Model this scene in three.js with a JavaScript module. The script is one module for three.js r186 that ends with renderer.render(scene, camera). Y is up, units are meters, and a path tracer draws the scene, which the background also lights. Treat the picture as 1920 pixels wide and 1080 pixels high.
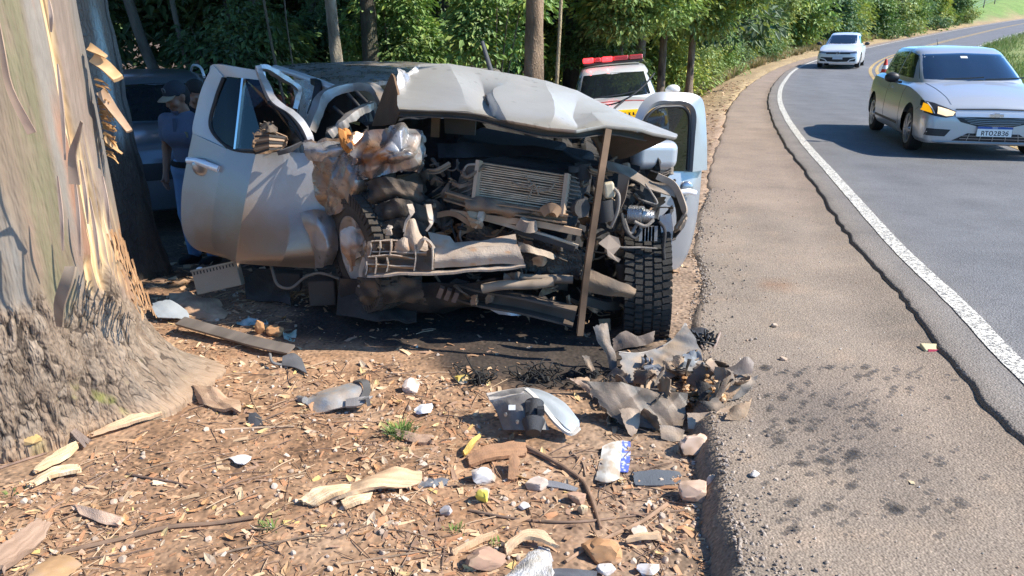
import * as THREE from 'three';
import { Sky } from 'three/addons/objects/Sky.js';
import { ImprovedNoise } from 'three/addons/math/ImprovedNoise.js';
import { mergeGeometries, mergeVertices, toCreasedNormals } from 'three/addons/utils/BufferGeometryUtils.js';
import { RoundedBoxGeometry } from 'three/addons/geometries/RoundedBoxGeometry.js';
import { MarchingCubes } from 'three/addons/objects/MarchingCubes.js';
import { Brush, Evaluator, SUBTRACTION } from 'three-bvh-csg';

// ---------------------------------------------------------------- camera, sky, sun, exposure
const scene = new THREE.Scene();
const EYE = 1.6, PITCH = 18.6 * Math.PI / 180, FOC = 1387;
const camera = new THREE.PerspectiveCamera(2 * Math.atan(540 / FOC) * 180 / Math.PI, 16 / 9, 0.05, 1500);
camera.position.set(0, EYE, 0);
camera.rotation.set(-PITCH, 0, 0);
scene.add(camera);
const renderer = new THREE.WebGLRenderer({ antialias: true });
renderer.setSize(1024, 576);
renderer.toneMapping = THREE.LinearToneMapping;
renderer.toneMappingExposure = 1.78;
renderer.shadowMap.enabled = true;
const sunDir = new THREE.Vector3(1, 0.97, 0.17).normalize();
const sky = new Sky();
sky.name = 'sky'; sky.userData.kind = 'structure';
sky.scale.setScalar(1000);
sky.material.uniforms.sunPosition.value.copy(sunDir);
sky.material.uniforms.turbidity.value = 2.5;
sky.material.uniforms.rayleigh.value = 1.2;
sky.material.uniforms.mieCoefficient.value = 0.004;
if (sky.material.uniforms.cloudCoverage) sky.material.uniforms.cloudCoverage.value = 0.12;
scene.add(sky);
scene.environmentIntensity = 0.2;
const sun = new THREE.DirectionalLight(new THREE.Color(1, 0.92, 0.79), 4.8);
sun.position.copy(sunDir).multiplyScalar(80);
sun.castShadow = true;
Object.assign(sun.shadow.camera, { left: -40, right: 40, top: 40, bottom: -40, near: 1, far: 200 });
sun.shadow.mapSize.set(4096, 4096);
scene.add(sun);

// ---------------------------------------------------------------- helpers
function mulberry(a) { return () => { a |= 0; a = a + 0x6D2B79F5 | 0; let t = Math.imul(a ^ a >>> 15, 1 | a); t = t + Math.imul(t ^ t >>> 7, 61 | t) ^ t; return ((t ^ t >>> 14) >>> 0) / 4294967296; }; }
const R = mulberry(7);
const rr = (a, b) => a + (b - a) * R();
const pick = (a) => a[Math.floor(R() * a.length)];
const PN = new ImprovedNoise();
const noise = (x, y = 0, z = 0) => PN.noise(x + 71.3, y + 13.7, z + 41.9);
const fbm = (x, y = 0, z = 0, o = 4) => { let s = 0, a = 0.5, f = 1; for (let i = 0; i < o; i++) { s += a * noise(x * f, y * f, z * f); a *= 0.5; f *= 2.03; } return s; };
const clamp = (x, a = 0, b = 1) => Math.min(b, Math.max(a, x));
const ss = (a, b, x) => { const t = clamp((x - a) / (b - a)); return t * t * (3 - 2 * t); };
const mix = (a, b, t) => a + (b - a) * t;
const mix3 = (a, b, t) => [mix(a[0], b[0], t), mix(a[1], b[1], t), mix(a[2], b[2], t)];
const v3 = (x, y, z) => new THREE.Vector3(x, y, z);
const rad = (d) => d * Math.PI / 180;
// cheap lattice hash + cellular noise (2-D) for bark plates, gravel
const hash2 = (i, j, k = 0) => { let h = Math.imul(i, 374761393) + Math.imul(j, 668265263) + Math.imul(k, 2147483647 ^ 974711); h = Math.imul(h ^ h >>> 13, 1274126177); return ((h ^ h >>> 16) >>> 0) / 4294967296; };
function cell(x, y, period = 0) { // [f1, f2, id]
  const xi = Math.floor(x), yi = Math.floor(y); let f1 = 9, f2 = 9, id = 0;
  for (let a = -1; a <= 1; a++) for (let b = -1; b <= 1; b++) {
    let ci = xi + a, cj = yi + b; const wi = period ? ((ci % period) + period) % period : ci, wj = period ? ((cj % period) + period) % period : cj;
    const dx = ci + hash2(wi, wj, 1) - x, dy = cj + hash2(wi, wj, 2) - y, d = Math.sqrt(dx * dx + dy * dy);
    if (d < f1) { f2 = f1; f1 = d; id = hash2(wi, wj, 3); } else if (d < f2) f2 = d;
  }
  return [f1, f2, id];
}
// tileable value noise
function tnoise(x, y, p, k = 0) {
  const xi = Math.floor(x), yi = Math.floor(y), fx = x - xi, fy = y - yi, u = fx * fx * (3 - 2 * fx), w = fy * fy * (3 - 2 * fy), m = (a) => ((a % p) + p) % p;
  return mix(mix(hash2(m(xi), m(yi), k), hash2(m(xi + 1), m(yi), k), u), mix(hash2(m(xi), m(yi + 1), k), hash2(m(xi + 1), m(yi + 1), k), u), w);
}
const tfbm = (x, y, p, o = 4, k = 0) => { let s = 0, a = 0.5, n = 0; for (let i = 0; i < o; i++) { s += a * tnoise(x, y, p, k + i); n += a; a *= 0.55; x *= 2; y *= 2; p *= 2; } return s / n; };
function dataTex(w, h, f, srgb = false, repeat = true) {
  const d = new Uint8Array(w * h * 4);
  for (let j = 0; j < h; j++) for (let i = 0; i < w; i++) {
    const c = f(i / w, j / h, i, j), o = (j * w + i) * 4;
    if (typeof c === 'number') { d[o] = d[o + 1] = d[o + 2] = clamp(c) * 255; } else { for (let k = 0; k < 3; k++) d[o + k] = clamp(srgb ? (c[k] <= 0.0031308 ? c[k] * 12.92 : 1.055 * Math.pow(c[k], 1 / 2.4) - 0.055) : c[k]) * 255; }
    d[o + 3] = 255;
  }
  const t = new THREE.DataTexture(d, w, h, THREE.RGBAFormat);
  t.magFilter = THREE.LinearFilter; t.minFilter = THREE.LinearMipmapLinearFilter; t.generateMipmaps = true;
  if (repeat) t.wrapS = t.wrapT = THREE.RepeatWrapping;
  if (srgb) t.colorSpace = THREE.SRGBColorSpace;
  t.needsUpdate = true;
  return t;
}
const used = {};
function numbered(n) { const k = used[n] = (used[n] ?? -1) + 1; return k ? n + '_' + String(k).padStart(3, '0') : n; }
function thing(name, label, category, pos = [0, 0, 0], group) {
  const o = new THREE.Group(); o.name = numbered(name); o.position.set(...pos); scene.add(o);
  o.userData = { label, category }; if (group) o.userData.group = group;
  return o;
}
function shadow(m) { m.castShadow = m.receiveShadow = true; return m; }
function part(name, geo, mat, parent, label) { const m = shadow(new THREE.Mesh(geo, mat)); m.name = name; parent.add(m); if (label) m.userData.label = label; return m; }
function single(name, geo, mat, label, category, pos, group) { const m = shadow(new THREE.Mesh(geo, mat)); m.name = numbered(name); if (pos) m.position.copy(pos); m.userData = { label, category }; if (group) m.userData.group = group; scene.add(m); return m; }
function struct(name, geo, mat) { const m = shadow(new THREE.Mesh(geo, mat)); m.name = name; m.userData.kind = 'structure'; scene.add(m); return m; }
// a point on the sight line of photo pixel (px, py), d metres ahead of the camera
function ray(px, py) { const x = (px - 960) / FOC, y = -(py - 540) / FOC; return [x, y * Math.cos(PITCH) - Math.sin(PITCH), Math.cos(PITCH) + y * Math.sin(PITCH)]; }
function V(px, py, d) { const r = ray(px, py), t = d / r[2]; return v3(r[0] * t, EYE + r[1] * t, -d); }
const VA = (l, d) => l.map((p) => V(p[0], p[1], p[2] ?? d));
// geometry: concatenates, everything with position / normal / uv / color, non-indexed
function norm(g, col) {
  if (g.index) g = g.toNonIndexed();
  if (!g.attributes.normal) g.computeVertexNormals();
  const n = g.attributes.position.count;
  if (!g.attributes.uv) g.setAttribute('uv', new THREE.BufferAttribute(new Float32Array(n * 2), 2));
  if (!g.attributes.color) { const c = new Float32Array(n * 3); const k = col ?? [1, 1, 1]; for (let i = 0; i < n; i++) c.set(k, i * 3); g.setAttribute('color', new THREE.BufferAttribute(c, 3)); }
  for (const k of Object.keys(g.attributes)) if (!['position', 'normal', 'uv', 'color'].includes(k)) g.deleteAttribute(k);
  g.morphAttributes = {};
  return g;
}
const merge = (l) => mergeGeometries(l.map((g) => norm(g)));
function paint(g, f) { // f(x, y, z, i) -> linear rgb
  const p = g.attributes.position, c = new Float32Array(p.count * 3);
  for (let i = 0; i < p.count; i++) c.set(f(p.getX(i), p.getY(i), p.getZ(i), i), i * 3);
  g.setAttribute('color', new THREE.BufferAttribute(c, 3)); return g;
}
const cr = (a, b, c, d, t) => 0.5 * (2 * b + (c - a) * t + (2 * a - 5 * b + 4 * c - d) * t * t + (3 * b - a - 3 * c + d) * t * t * t);
function gridPoint(P, u, v, lin) { // P rows x cols of Vector3
  const m = P.length - 1, n = P[0].length - 1, U = clamp(u) * n, W = clamp(v) * m, i = Math.min(n - 1, Math.floor(U)), j = Math.min(m - 1, Math.floor(W)), a = U - i, b = W - j;
  const out = v3(0, 0, 0);
  for (const k of ['x', 'y', 'z']) {
    const row = (r) => { const q = P[clamp(r, 0, m)], g = (c) => { if (c < 0) return 2 * q[0][k] - q[1][k]; if (c > n) return 2 * q[n][k] - q[n - 1][k]; return q[c][k]; }; return lin === 'u' ? mix(g(i), g(i + 1), a) : lin ? mix(g(i), g(i + 1), a) : cr(g(i - 1), g(i), g(i + 1), g(i + 2), a); };
    if (lin === true) { out[k] = mix(row(j), row(j + 1), b); continue; }
    const r0 = j > 0 ? row(j - 1) : 2 * row(0) - row(1), r3 = j + 2 <= m ? row(j + 2) : 2 * row(m) - row(m - 1);
    out[k] = cr(r0, row(j), row(j + 1), r3, b);
  }
  return out;
}
// a sheet of metal or plastic with thickness over a grid of control points, crumpled by creased noise
function sheet(ctrl, { nu = 40, nv = 30, thick = 0.004, amp = 0, freq = 6, seed = 0, lin = false, color, torn = 0, fine = 0, crease } = {}) {
  const P = ctrl.map((r) => r.map((p) => p.isVector3 ? p : V(...p)));
  const pts = [], nrm = [];
  for (let j = 0; j <= nv; j++) for (let i = 0; i <= nu; i++) {
    let u = i / nu, v = j / nv;
    if (torn) { const eu = Math.min(u, 1 - u), ev = Math.min(v, 1 - v); const k = torn * noise(u * 9 + seed, v * 9, 3.3 + seed); if (ev < 0.02) v += k; if (eu < 0.02) u += k; }
    pts.push(gridPoint(P, u, v, lin));
  }
  const at = (i, j) => pts[clamp(j, 0, nv) * (nu + 1) + clamp(i, 0, nu)];
  const normals = () => { nrm.length = 0; for (let j = 0; j <= nv; j++) for (let i = 0; i <= nu; i++) { const n = at(i + 1, j).clone().sub(at(i - 1, j)).cross(at(i, j + 1).clone().sub(at(i, j - 1))).normalize().negate(); nrm.push(n); } };
  normals();
  if (amp || fine) {
    const fq = mulberry(seed * 131 + 17), folds = [0.5, 0.42, 0.3, 0.22, 0.16].map((a, i) => { const x = fq() - 0.5, y = fq() - 0.5, z = fq() - 0.5, l = Math.hypot(x, y, z); return [x / l, y / l, z / l, [0.32, 0.5, 0.75, 1.1, 1.7][i], fq(), a]; });
    const moved = pts.map((p, k) => {
      const a = freq, q = [p.x * a + seed * 3.1, p.y * a + seed, p.z * a];
      const w = 0.35 * noise(q[0] * 0.7, q[1] * 0.7, q[2] * 0.7); let d = 0.5 * noise(q[0] * 0.5, q[1] * 0.5, q[2] * 0.5);
      for (const f of folds) { const t = (q[0] * f[0] + q[1] * f[1] + q[2] * f[2]) * f[3] + f[4] + w; d += f[5] * (Math.abs(t - Math.floor(t) - 0.5) * 2 - 0.5); }
      return p.clone().addScaledVector(nrm[k], d * amp + fine * noise(q[0] * 7, q[1] * 7, q[2] * 7));
    });
    moved.forEach((p, k) => pts[k].copy(p)); normals();
  }
  const W = (nu + 1) * (nv + 1), pos = new Float32Array(W * 6), uv = new Float32Array(W * 4), col = new Float32Array(W * 6), idx = [];
  const lu = P[0][0].distanceTo(P[0][P[0].length - 1]), lv = P[0][0].distanceTo(P[P.length - 1][0]);
  for (let k = 0; k < W; k++) {
    const p = pts[k], b = p.clone().addScaledVector(nrm[k], -thick), u = (k % (nu + 1)) / nu, v = Math.floor(k / (nu + 1)) / nv;
    pos.set([p.x, p.y, p.z], k * 3); pos.set([b.x, b.y, b.z], (W + k) * 3);
    uv.set([u * lu, v * lv], k * 2); uv.set([u * lu, v * lv], (W + k) * 2);
    const c = color ? color(u, v, p, nrm[k]) : [1, 1, 1]; col.set(c, k * 3); col.set(color && color.back ? color.back : c, (W + k) * 3);
  }
  const q = (a, b, c, d) => idx.push(a, c, b, a, d, c);
  for (let j = 0; j < nv; j++) for (let i = 0; i < nu; i++) { const a = j * (nu + 1) + i, b = a + 1, d = a + nu + 1, c = d + 1; q(a, b, c, d); q(W + d, W + c, W + b, W + a); }
  for (let i = 0; i < nu; i++) { q(W + i, W + i + 1, i + 1, i); const a = nv * (nu + 1) + i; q(a, a + 1, W + a + 1, W + a); }
  for (let j = 0; j < nv; j++) { const a = j * (nu + 1), b = a + nu + 1; q(a, b, W + b, W + a); const c = a + nu, e = c + nu + 1; q(W + c, W + e, e, c); }
  const g = new THREE.BufferGeometry();
  g.setAttribute('position', new THREE.BufferAttribute(pos, 3)); g.setAttribute('uv', new THREE.BufferAttribute(uv, 2)); g.setAttribute('color', new THREE.BufferAttribute(col, 3)); g.setIndex(idx);
  return toCreasedNormals(g, crease ?? (amp > 0.025 ? 0.28 : 0.6));
}
// sweep a closed 2-D section along world points
function sweep(pts, sec, { up = v3(0, 1, 0), seg = 0, scale, twist = 0 } = {}) {
  const path = seg ? new THREE.CatmullRomCurve3(pts, false, 'centripetal').getSpacedPoints(seg) : pts;
  const n = path.length, m = sec.length, pos = [], idx = [];
  for (let i = 0; i < n; i++) {
    const t = path[Math.min(n - 1, i + 1)].clone().sub(path[Math.max(0, i - 1)]).normalize();
    let s = t.clone().cross(up); if (s.lengthSq() < 1e-6) s = t.clone().cross(v3(0, 0, 1)); s.normalize();
    const w = s.clone().cross(t).normalize(), k = scale ? scale(i / (n - 1)) : 1, ca = Math.cos(twist * i / (n - 1)), sa = Math.sin(twist * i / (n - 1));
    for (const [a, b] of sec) { const x = (a * ca - b * sa) * k, y = (a * sa + b * ca) * k, p = path[i].clone().addScaledVector(s, x).addScaledVector(w, y); pos.push(p.x, p.y, p.z); }
  }
  for (let i = 0; i < n - 1; i++) for (let j = 0; j < m; j++) { const a = i * m + j, b = i * m + (j + 1) % m; idx.push(a, b, b + m, a, b + m, a + m); }
  const tri = THREE.ShapeUtils.triangulateShape(sec.map((p) => new THREE.Vector2(...p)), []);
  for (const [a, b, c] of tri) { idx.push(c, b, a); const o = (n - 1) * m; idx.push(o + a, o + b, o + c); }
  const g = new THREE.BufferGeometry(); g.setAttribute('position', new THREE.Float32BufferAttribute(pos, 3)); g.setIndex(idx);
  return norm(toCreasedNormals(g, 0.6));
}
const rect = (w, h) => [[-w / 2, -h / 2], [w / 2, -h / 2], [w / 2, h / 2], [-w / 2, h / 2]];
const oval = (w, h, n = 10) => Array.from({ length: n }, (_, i) => [w / 2 * Math.cos(i / n * 2 * Math.PI), h / 2 * Math.sin(i / n * 2 * Math.PI)]);
const chan = (w, h, t) => [[-w / 2, -h / 2], [w / 2, -h / 2], [w / 2, -h / 2 + t], [-w / 2 + t, -h / 2 + t], [-w / 2 + t, h / 2 - t], [w / 2, h / 2 - t], [w / 2, h / 2], [-w / 2, h / 2]];
const bar = (pts, w, h, o) => sweep(pts, rect(w, h), o);
const tube = (pts, r, seg = 16, rs = 7) => norm(new THREE.TubeGeometry(new THREE.CatmullRomCurve3(pts, false, 'centripetal'), seg, r, rs, false));
// a plate cut to an outline of points (each px, py, d), bent as the points say, with thickness
function plate(out, thick = 0.004, d) {
  const P = VA(out, d), n = P.length, tri = THREE.ShapeUtils.triangulateShape(out.map((p) => new THREE.Vector2(p[0], p[1])), []);
  return plateW(P, tri, thick);
}
function plateW(P, tri, thick) {
  const n = P.length, N = v3(0, 0, 0);
  for (let i = 0; i < n; i++) N.add(P[i].clone().cross(P[(i + 1) % n]));
  N.normalize(); const pos = [], idx = [];
  if (N.dot(v3(0, EYE, 0).sub(P[0])) < 0) N.negate();
  for (const p of P) pos.push(p.x, p.y, p.z);
  for (const p of P) pos.push(p.x - N.x * thick, p.y - N.y * thick, p.z - N.z * thick);
  for (const [a, b, c] of tri) { idx.push(a, c, b); idx.push(n + a, n + b, n + c); }
  for (let i = 0; i < n; i++) { const j = (i + 1) % n; idx.push(i, j, n + j, i, n + j, n + i); }
  const g = new THREE.BufferGeometry(); g.setAttribute('position', new THREE.Float32BufferAttribute(pos, 3)); g.setIndex(idx);
  return norm(toCreasedNormals(g, 0.4));
}
function boxAt(p, w, h, l, e = [0, 0, 0], r = 0) { const g = r ? new RoundedBoxGeometry(w, h, l, 2, r) : new THREE.BoxGeometry(w, h, l); g.applyMatrix4(new THREE.Matrix4().compose(p, new THREE.Quaternion().setFromEuler(new THREE.Euler(...e)), v3(1, 1, 1))); return norm(g); }
function cylAt(a, b, r1, r2 = r1, n = 14) { const dir = b.clone().sub(a), g = new THREE.CylinderGeometry(r2, r1, dir.length(), n); g.applyMatrix4(new THREE.Matrix4().compose(a.clone().add(b).multiplyScalar(0.5), new THREE.Quaternion().setFromUnitVectors(v3(0, 1, 0), dir.normalize()), v3(1, 1, 1))); return norm(g); }
function rockGeo(sx, sy, sz, seed, det = 3, rough = 0.25, cuts = 5) {
  let g = mergeVertices(new THREE.IcosahedronGeometry(1, det).deleteAttribute('normal').deleteAttribute('uv')); const p = g.attributes.position, q = mulberry(seed * 977 + 5);
  const planes = Array.from({ length: cuts }, () => { const a = q() * 6.28, z = q() * 2 - 1, s = Math.sqrt(1 - z * z); return [s * Math.cos(a), z, s * Math.sin(a), 0.5 + 0.35 * q()]; });
  for (let i = 0; i < p.count; i++) {
    let x = p.getX(i), y = p.getY(i), z = p.getZ(i);
    const k = 1 + rough * fbm(x * 1.3 + seed, y * 1.3, z * 1.3, 3) * 1.6; x *= k; y *= k; z *= k;
    for (const [a, b, c, d] of planes) { const o = a * x + b * y + c * z - d; if (o > 0) { x -= a * o * 0.94; y -= b * o * 0.94; z -= c * o * 0.94; } }
    const k2 = 1 + rough * (0.22 * noise(x * 5, y * 5, z * 5 + seed) + 0.12 * noise(x * 12, y * 12, z * 12 + seed)); x *= k2; y *= k2; z *= k2;
    p.setXYZ(i, x * sx, y * sy, z * sz);
  }
  return norm(toCreasedNormals(g, 0.32));
}
// ---------------------------------------------------------------- materials
const C = (r, g, b) => new THREE.Color().setRGB(r, g, b);
const std = (o) => new THREE.MeshStandardMaterial(o), phy = (o) => new THREE.MeshPhysicalMaterial(o);
// soil: chips, crumbs and fibres over earth
const soilH = (u, v) => { const a = tfbm(u * 12, v * 12, 12, 6, 3), c = cell(u * 190, v * 190, 190), c2 = cell(u * 70 + 5, v * 70, 0); return 0.55 * a + 0.25 * (1 - c[0]) + 0.2 * tfbm(u * 220, v * 220, 220, 2, 9); };
const soilTex = dataTex(1536, 1536, (u, v) => {
  const big = tfbm(u * 5, v * 5, 5, 5, 11), mid = tfbm(u * 40, v * 40, 40, 4, 21), fine = tfbm(u * 330, v * 330, 330, 2, 31), c = cell(u * 210, v * 210, 210);
  let k = 0.62 + 0.5 * (mid - 0.5) + 0.5 * (fine - 0.5) + 0.35 * (big - 0.5);
  let col = mix3([0.80, 0.74, 0.68], [1.0, 1.0, 1.0], clamp(mid * 1.2)).map((x) => x * k * 1.35);
  if (c[2] > 0.86 && c[0] < 0.38) col = mix3(col, [1.25, 1.2, 1.12], 0.75);
  if (c[2] < 0.12 && c[0] < 0.4) col = col.map((x) => x * 0.5);
  const f = cell(u * 120 + 0.8 * tnoise(u * 40, v * 40, 40, 5), v * 420, 0); if (f[2] > 0.82 && f[0] < 0.3) col = mix3(col, [1.15, 0.98, 0.78], 0.5);
  return col.map((x) => x * 0.72);
}, true);
const soilBump = dataTex(1024, 1024, (u, v) => soilH(u, v));
for (const t of [soilTex, soilBump]) t.repeat.set(1 / 4.5, 1 / 4.5);
const M = {};
M.soil = std({ map: soilTex, bumpMap: soilBump, bumpScale: 0.016, roughness: 0.97, vertexColors: true });
// asphalt
const aspTex = dataTex(1024, 1024, (u, v) => { const g = tfbm(u * 340, v * 340, 340, 2, 2), b = tfbm(u * 6, v * 6, 6, 4, 8), c = cell(u * 260, v * 260, 260); let k = 0.62 + 0.42 * (g - 0.5) + 0.3 * (b - 0.5); if (c[2] > 0.8 && c[0] < 0.42) k += 0.22; if (c[2] < 0.15 && c[0] < 0.4) k -= 0.2; return [k, k, k]; }, true);
const aspBump = dataTex(1024, 1024, (u, v) => { const c = cell(u * 240, v * 240, 240); return 0.6 * (1 - c[0]) + 0.4 * tfbm(u * 340, v * 340, 340, 2, 2); });
for (const t of [aspTex, aspBump]) t.repeat.set(1 / 2.2, 1 / 2.2);
M.road = std({ map: aspTex, bumpMap: aspBump, bumpScale: 0.006, roughness: 0.82, vertexColors: true });
M.shoulder = std({ map: aspTex, bumpMap: aspBump, bumpScale: 0.005, roughness: 0.93, vertexColors: true });
const wornTex = (cr0, cg, cb, wear) => dataTex(512, 512, (u, v) => { const n = tfbm(u * 60, v * 60, 60, 3, 4), g = tfbm(u * 230, v * 230, 230, 2, 6), k = ss(0.60 - wear, 0.75 - wear, 0.5 * n + 0.5 * g + 0.06); return mix3([cr0, cg, cb].map((x) => x * (0.85 + 0.3 * n)), [0.11, 0.105, 0.1], k); }, true);
M.whiteLine = std({ map: wornTex(0.70, 0.66, 0.58, 0.085), bumpMap: aspBump, bumpScale: 0.003, roughness: 0.8 }); M.whiteLine.map.repeat.set(1.2, 1.2);
M.yellowLine = std({ map: wornTex(0.55, 0.36, 0.10, 0.08), roughness: 0.8 }); M.yellowLine.map.repeat.set(1.2, 1.2);
M.stain = std({ color: C(0.035, 0.03, 0.025), roughness: 0.55, transparent: true, opacity: 0.5 });
// generic fine grain bump for metal, plastic, dirt
const grain = dataTex(512, 512, (u, v) => 0.6 * tfbm(u * 16, v * 16, 16, 5, 12) + 0.4 * tfbm(u * 120, v * 120, 120, 2, 17)); grain.repeat.set(2.5, 2.5);
const patchy = dataTex(512, 512, (u, v) => { const a = tfbm(u * 7, v * 7, 7, 6, 33); const k = 0.35 + 0.65 * ss(0.35, 0.65, a); return [0, k, 0]; }); patchy.repeat.set(2, 2);
M.paint = phy({ vertexColors: true, metalness: 0.3, roughness: 0.3, clearcoat: 0.7, clearcoatRoughness: 0.12, bumpMap: grain, bumpScale: 0.0008 });
M.bentPaint = phy({ vertexColors: true, metalness: 0.55, roughness: 0.55, roughnessMap: patchy, clearcoat: 0.25, clearcoatRoughness: 0.25, bumpMap: grain, bumpScale: 0.002 });
M.dirty = std({ vertexColors: true, metalness: 0.15, roughness: 0.82, bumpMap: grain, bumpScale: 0.004 });
M.silver = phy({ vertexColors: true, metalness: 0.5, roughness: 0.42, clearcoat: 0.3, clearcoatRoughness: 0.2, bumpMap: grain, bumpScale: 0.0012 });
M.bare = std({ vertexColors: true, metalness: 0.75, roughness: 0.42, roughnessMap: patchy, bumpMap: grain, bumpScale: 0.002 });
M.plastic = std({ vertexColors: true, roughness: 0.55, bumpMap: grain, bumpScale: 0.002 });
M.rubber = std({ color: C(0.022, 0.021, 0.021), roughness: 0.85, bumpMap: grain, bumpScale: 0.003 });
M.dusty = std({ color: C(0.075, 0.06, 0.048), roughness: 0.95, bumpMap: grain, bumpScale: 0.004 });
M.black = std({ color: C(0.018, 0.018, 0.02), roughness: 0.5 });
M.dark = std({ color: C(0.02, 0.019, 0.018), roughness: 0.9 });
M.glass = phy({ color: C(0.012, 0.016, 0.02), roughness: 0.04, metalness: 0, clearcoat: 1, clearcoatRoughness: 0.02 });
M.glassDark = phy({ color: C(0.008, 0.010, 0.010), roughness: 0.06, specularIntensity: 0.6 });
M.pane = phy({ color: C(0.10, 0.13, 0.14), roughness: 0.02, transmission: 1, thickness: 0, ior: 1.5, side: THREE.DoubleSide });
M.chrome = std({ color: C(0.7, 0.71, 0.73), metalness: 1, roughness: 0.14 });
M.alloy = std({ color: C(0.42, 0.43, 0.45), metalness: 0.85, roughness: 0.3 });
M.skin = std({ color: C(0.30, 0.155, 0.095), roughness: 0.6 });
M.wood = std({ vertexColors: true, roughness: 0.85, bumpMap: grain, bumpScale: 0.003 });
M.stone = std({ vertexColors: true, roughness: 0.95, bumpMap: grain, bumpScale: 0.006 });
const leafMat = (r, g, b, t = 0.35) => phy({ color: C(r, g, b), roughness: 0.8, transmission: t, thickness: 0, side: THREE.DoubleSide });
M.leaf = leafMat(1, 1, 1, 0.36);
M.grass = phy({ vertexColors: true, roughness: 0.9, transmission: 0.3, thickness: 0, side: THREE.DoubleSide });
const SILVER = [0.50, 0.51, 0.52], DIRT = [0.26, 0.165, 0.10], RUST = [0.19, 0.075, 0.028], SOOT = [0.03, 0.027, 0.025];
// ---------------------------------------------------------------- terrain and road
const roadKeys = [[0.6, -30], [1.05, -16], [1.5, -7], [1.95, 0], [2.17, 1.7], [2.43, 3.2], [2.65, 4.11], [2.88, 5.19], [3.25, 6.69], [3.77, 8.7], [4.43, 11.29], [5.53, 15.22], [6.95, 19.77], [9.17, 25.86], [13.08, 35.05], [18.33, 44.39], [26.1, 55.22], [37.68, 69.92], [51.39, 86.87], [72.06, 110.75], [104, 146], [140, 186]];
const roadCurve = new THREE.CatmullRomCurve3(roadKeys.map(([x, d]) => v3(x, 0, -d)), false, 'centripetal');
const RN = 420, RS = [];
{ // denser samples near the camera
  const L = roadCurve.getLength(); let s = 0; const list = [];
  while (s < L) { list.push(s); const q = roadCurve.getPointAt(clamp(s / L)), r = Math.hypot(q.x, q.z); s += clamp(r * 0.02, 0.06, 1.6); }
  list.push(L);
  for (const q of list) { const p = roadCurve.getPointAt(clamp(q / L)), t = roadCurve.getTangentAt(clamp(q / L)); RS.push({ x: p.x, z: p.z, tx: t.x, tz: t.z, nx: -t.z, nz: t.x, s: q }); }
}
const RC = RS.filter((_, i) => i % 3 === 0);
const elev = (r) => r < 12 ? 0 : r < 60 ? 0.00045 * (r - 12) ** 2 : 1.0368 + 0.0432 * (r - 60);
function offRoad(x, z) { // signed offset from the white edge line, + towards the lanes
  let b = 1e9, k = 0; for (let i = 0; i < RC.length; i++) { const p = RC[i], e = (p.x - x) ** 2 + (p.z - z) ** 2; if (e < b) { b = e; k = i; } }
  const p = RC[k]; return (x - p.x) * p.nx + (z - p.z) * p.nz;
}
const shoulderW = (d) => d < 6 ? 1.48 : d < 13 ? mix(1.48, 1.2, (d - 6) / 7) : d < 30 ? mix(1.2, 1.0, (d - 13) / 17) : 0.95;
const SH = 0.055, RD = 0.10;
function groundH(x, z) {
  const d = -z, r = Math.hypot(x, z), o = offRoad(x, z), e = elev(r), u = -o - shoulderW(d);
  if (u > -0.05) {
    const drop = 0.42 * ss(0.35, 2.6, u) * ss(4.3, 7.4, d) * (1 - ss(35, 60, r));
    const lip = mix(0.092, 0.022, ss(2.8, 4.4, d)); return e + mix(SH - lip, -0.035, ss(0.0, 0.7, u)) - drop + 0.05 * fbm(x * 1.1, z * 1.1, 0, 3) * ss(0, 0.6, u) + 0.016 * noise(x * 5, z * 5) + 0.035 * Math.max(0, r - 95) * ss(3.2, 8, -o) + 0.25 * ss(0.3, 3, u) * ss(24, 40, r);
  }
  if (o < 6.5) return e - 0.14 - 0.004 * r;
  return e + 0.02 + 0.5 * ss(6.7, 10.5, o) * ss(8, 30, r) + 0.08 * fbm(x * 0.7, z * 0.7, 4, 3);
}
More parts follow.
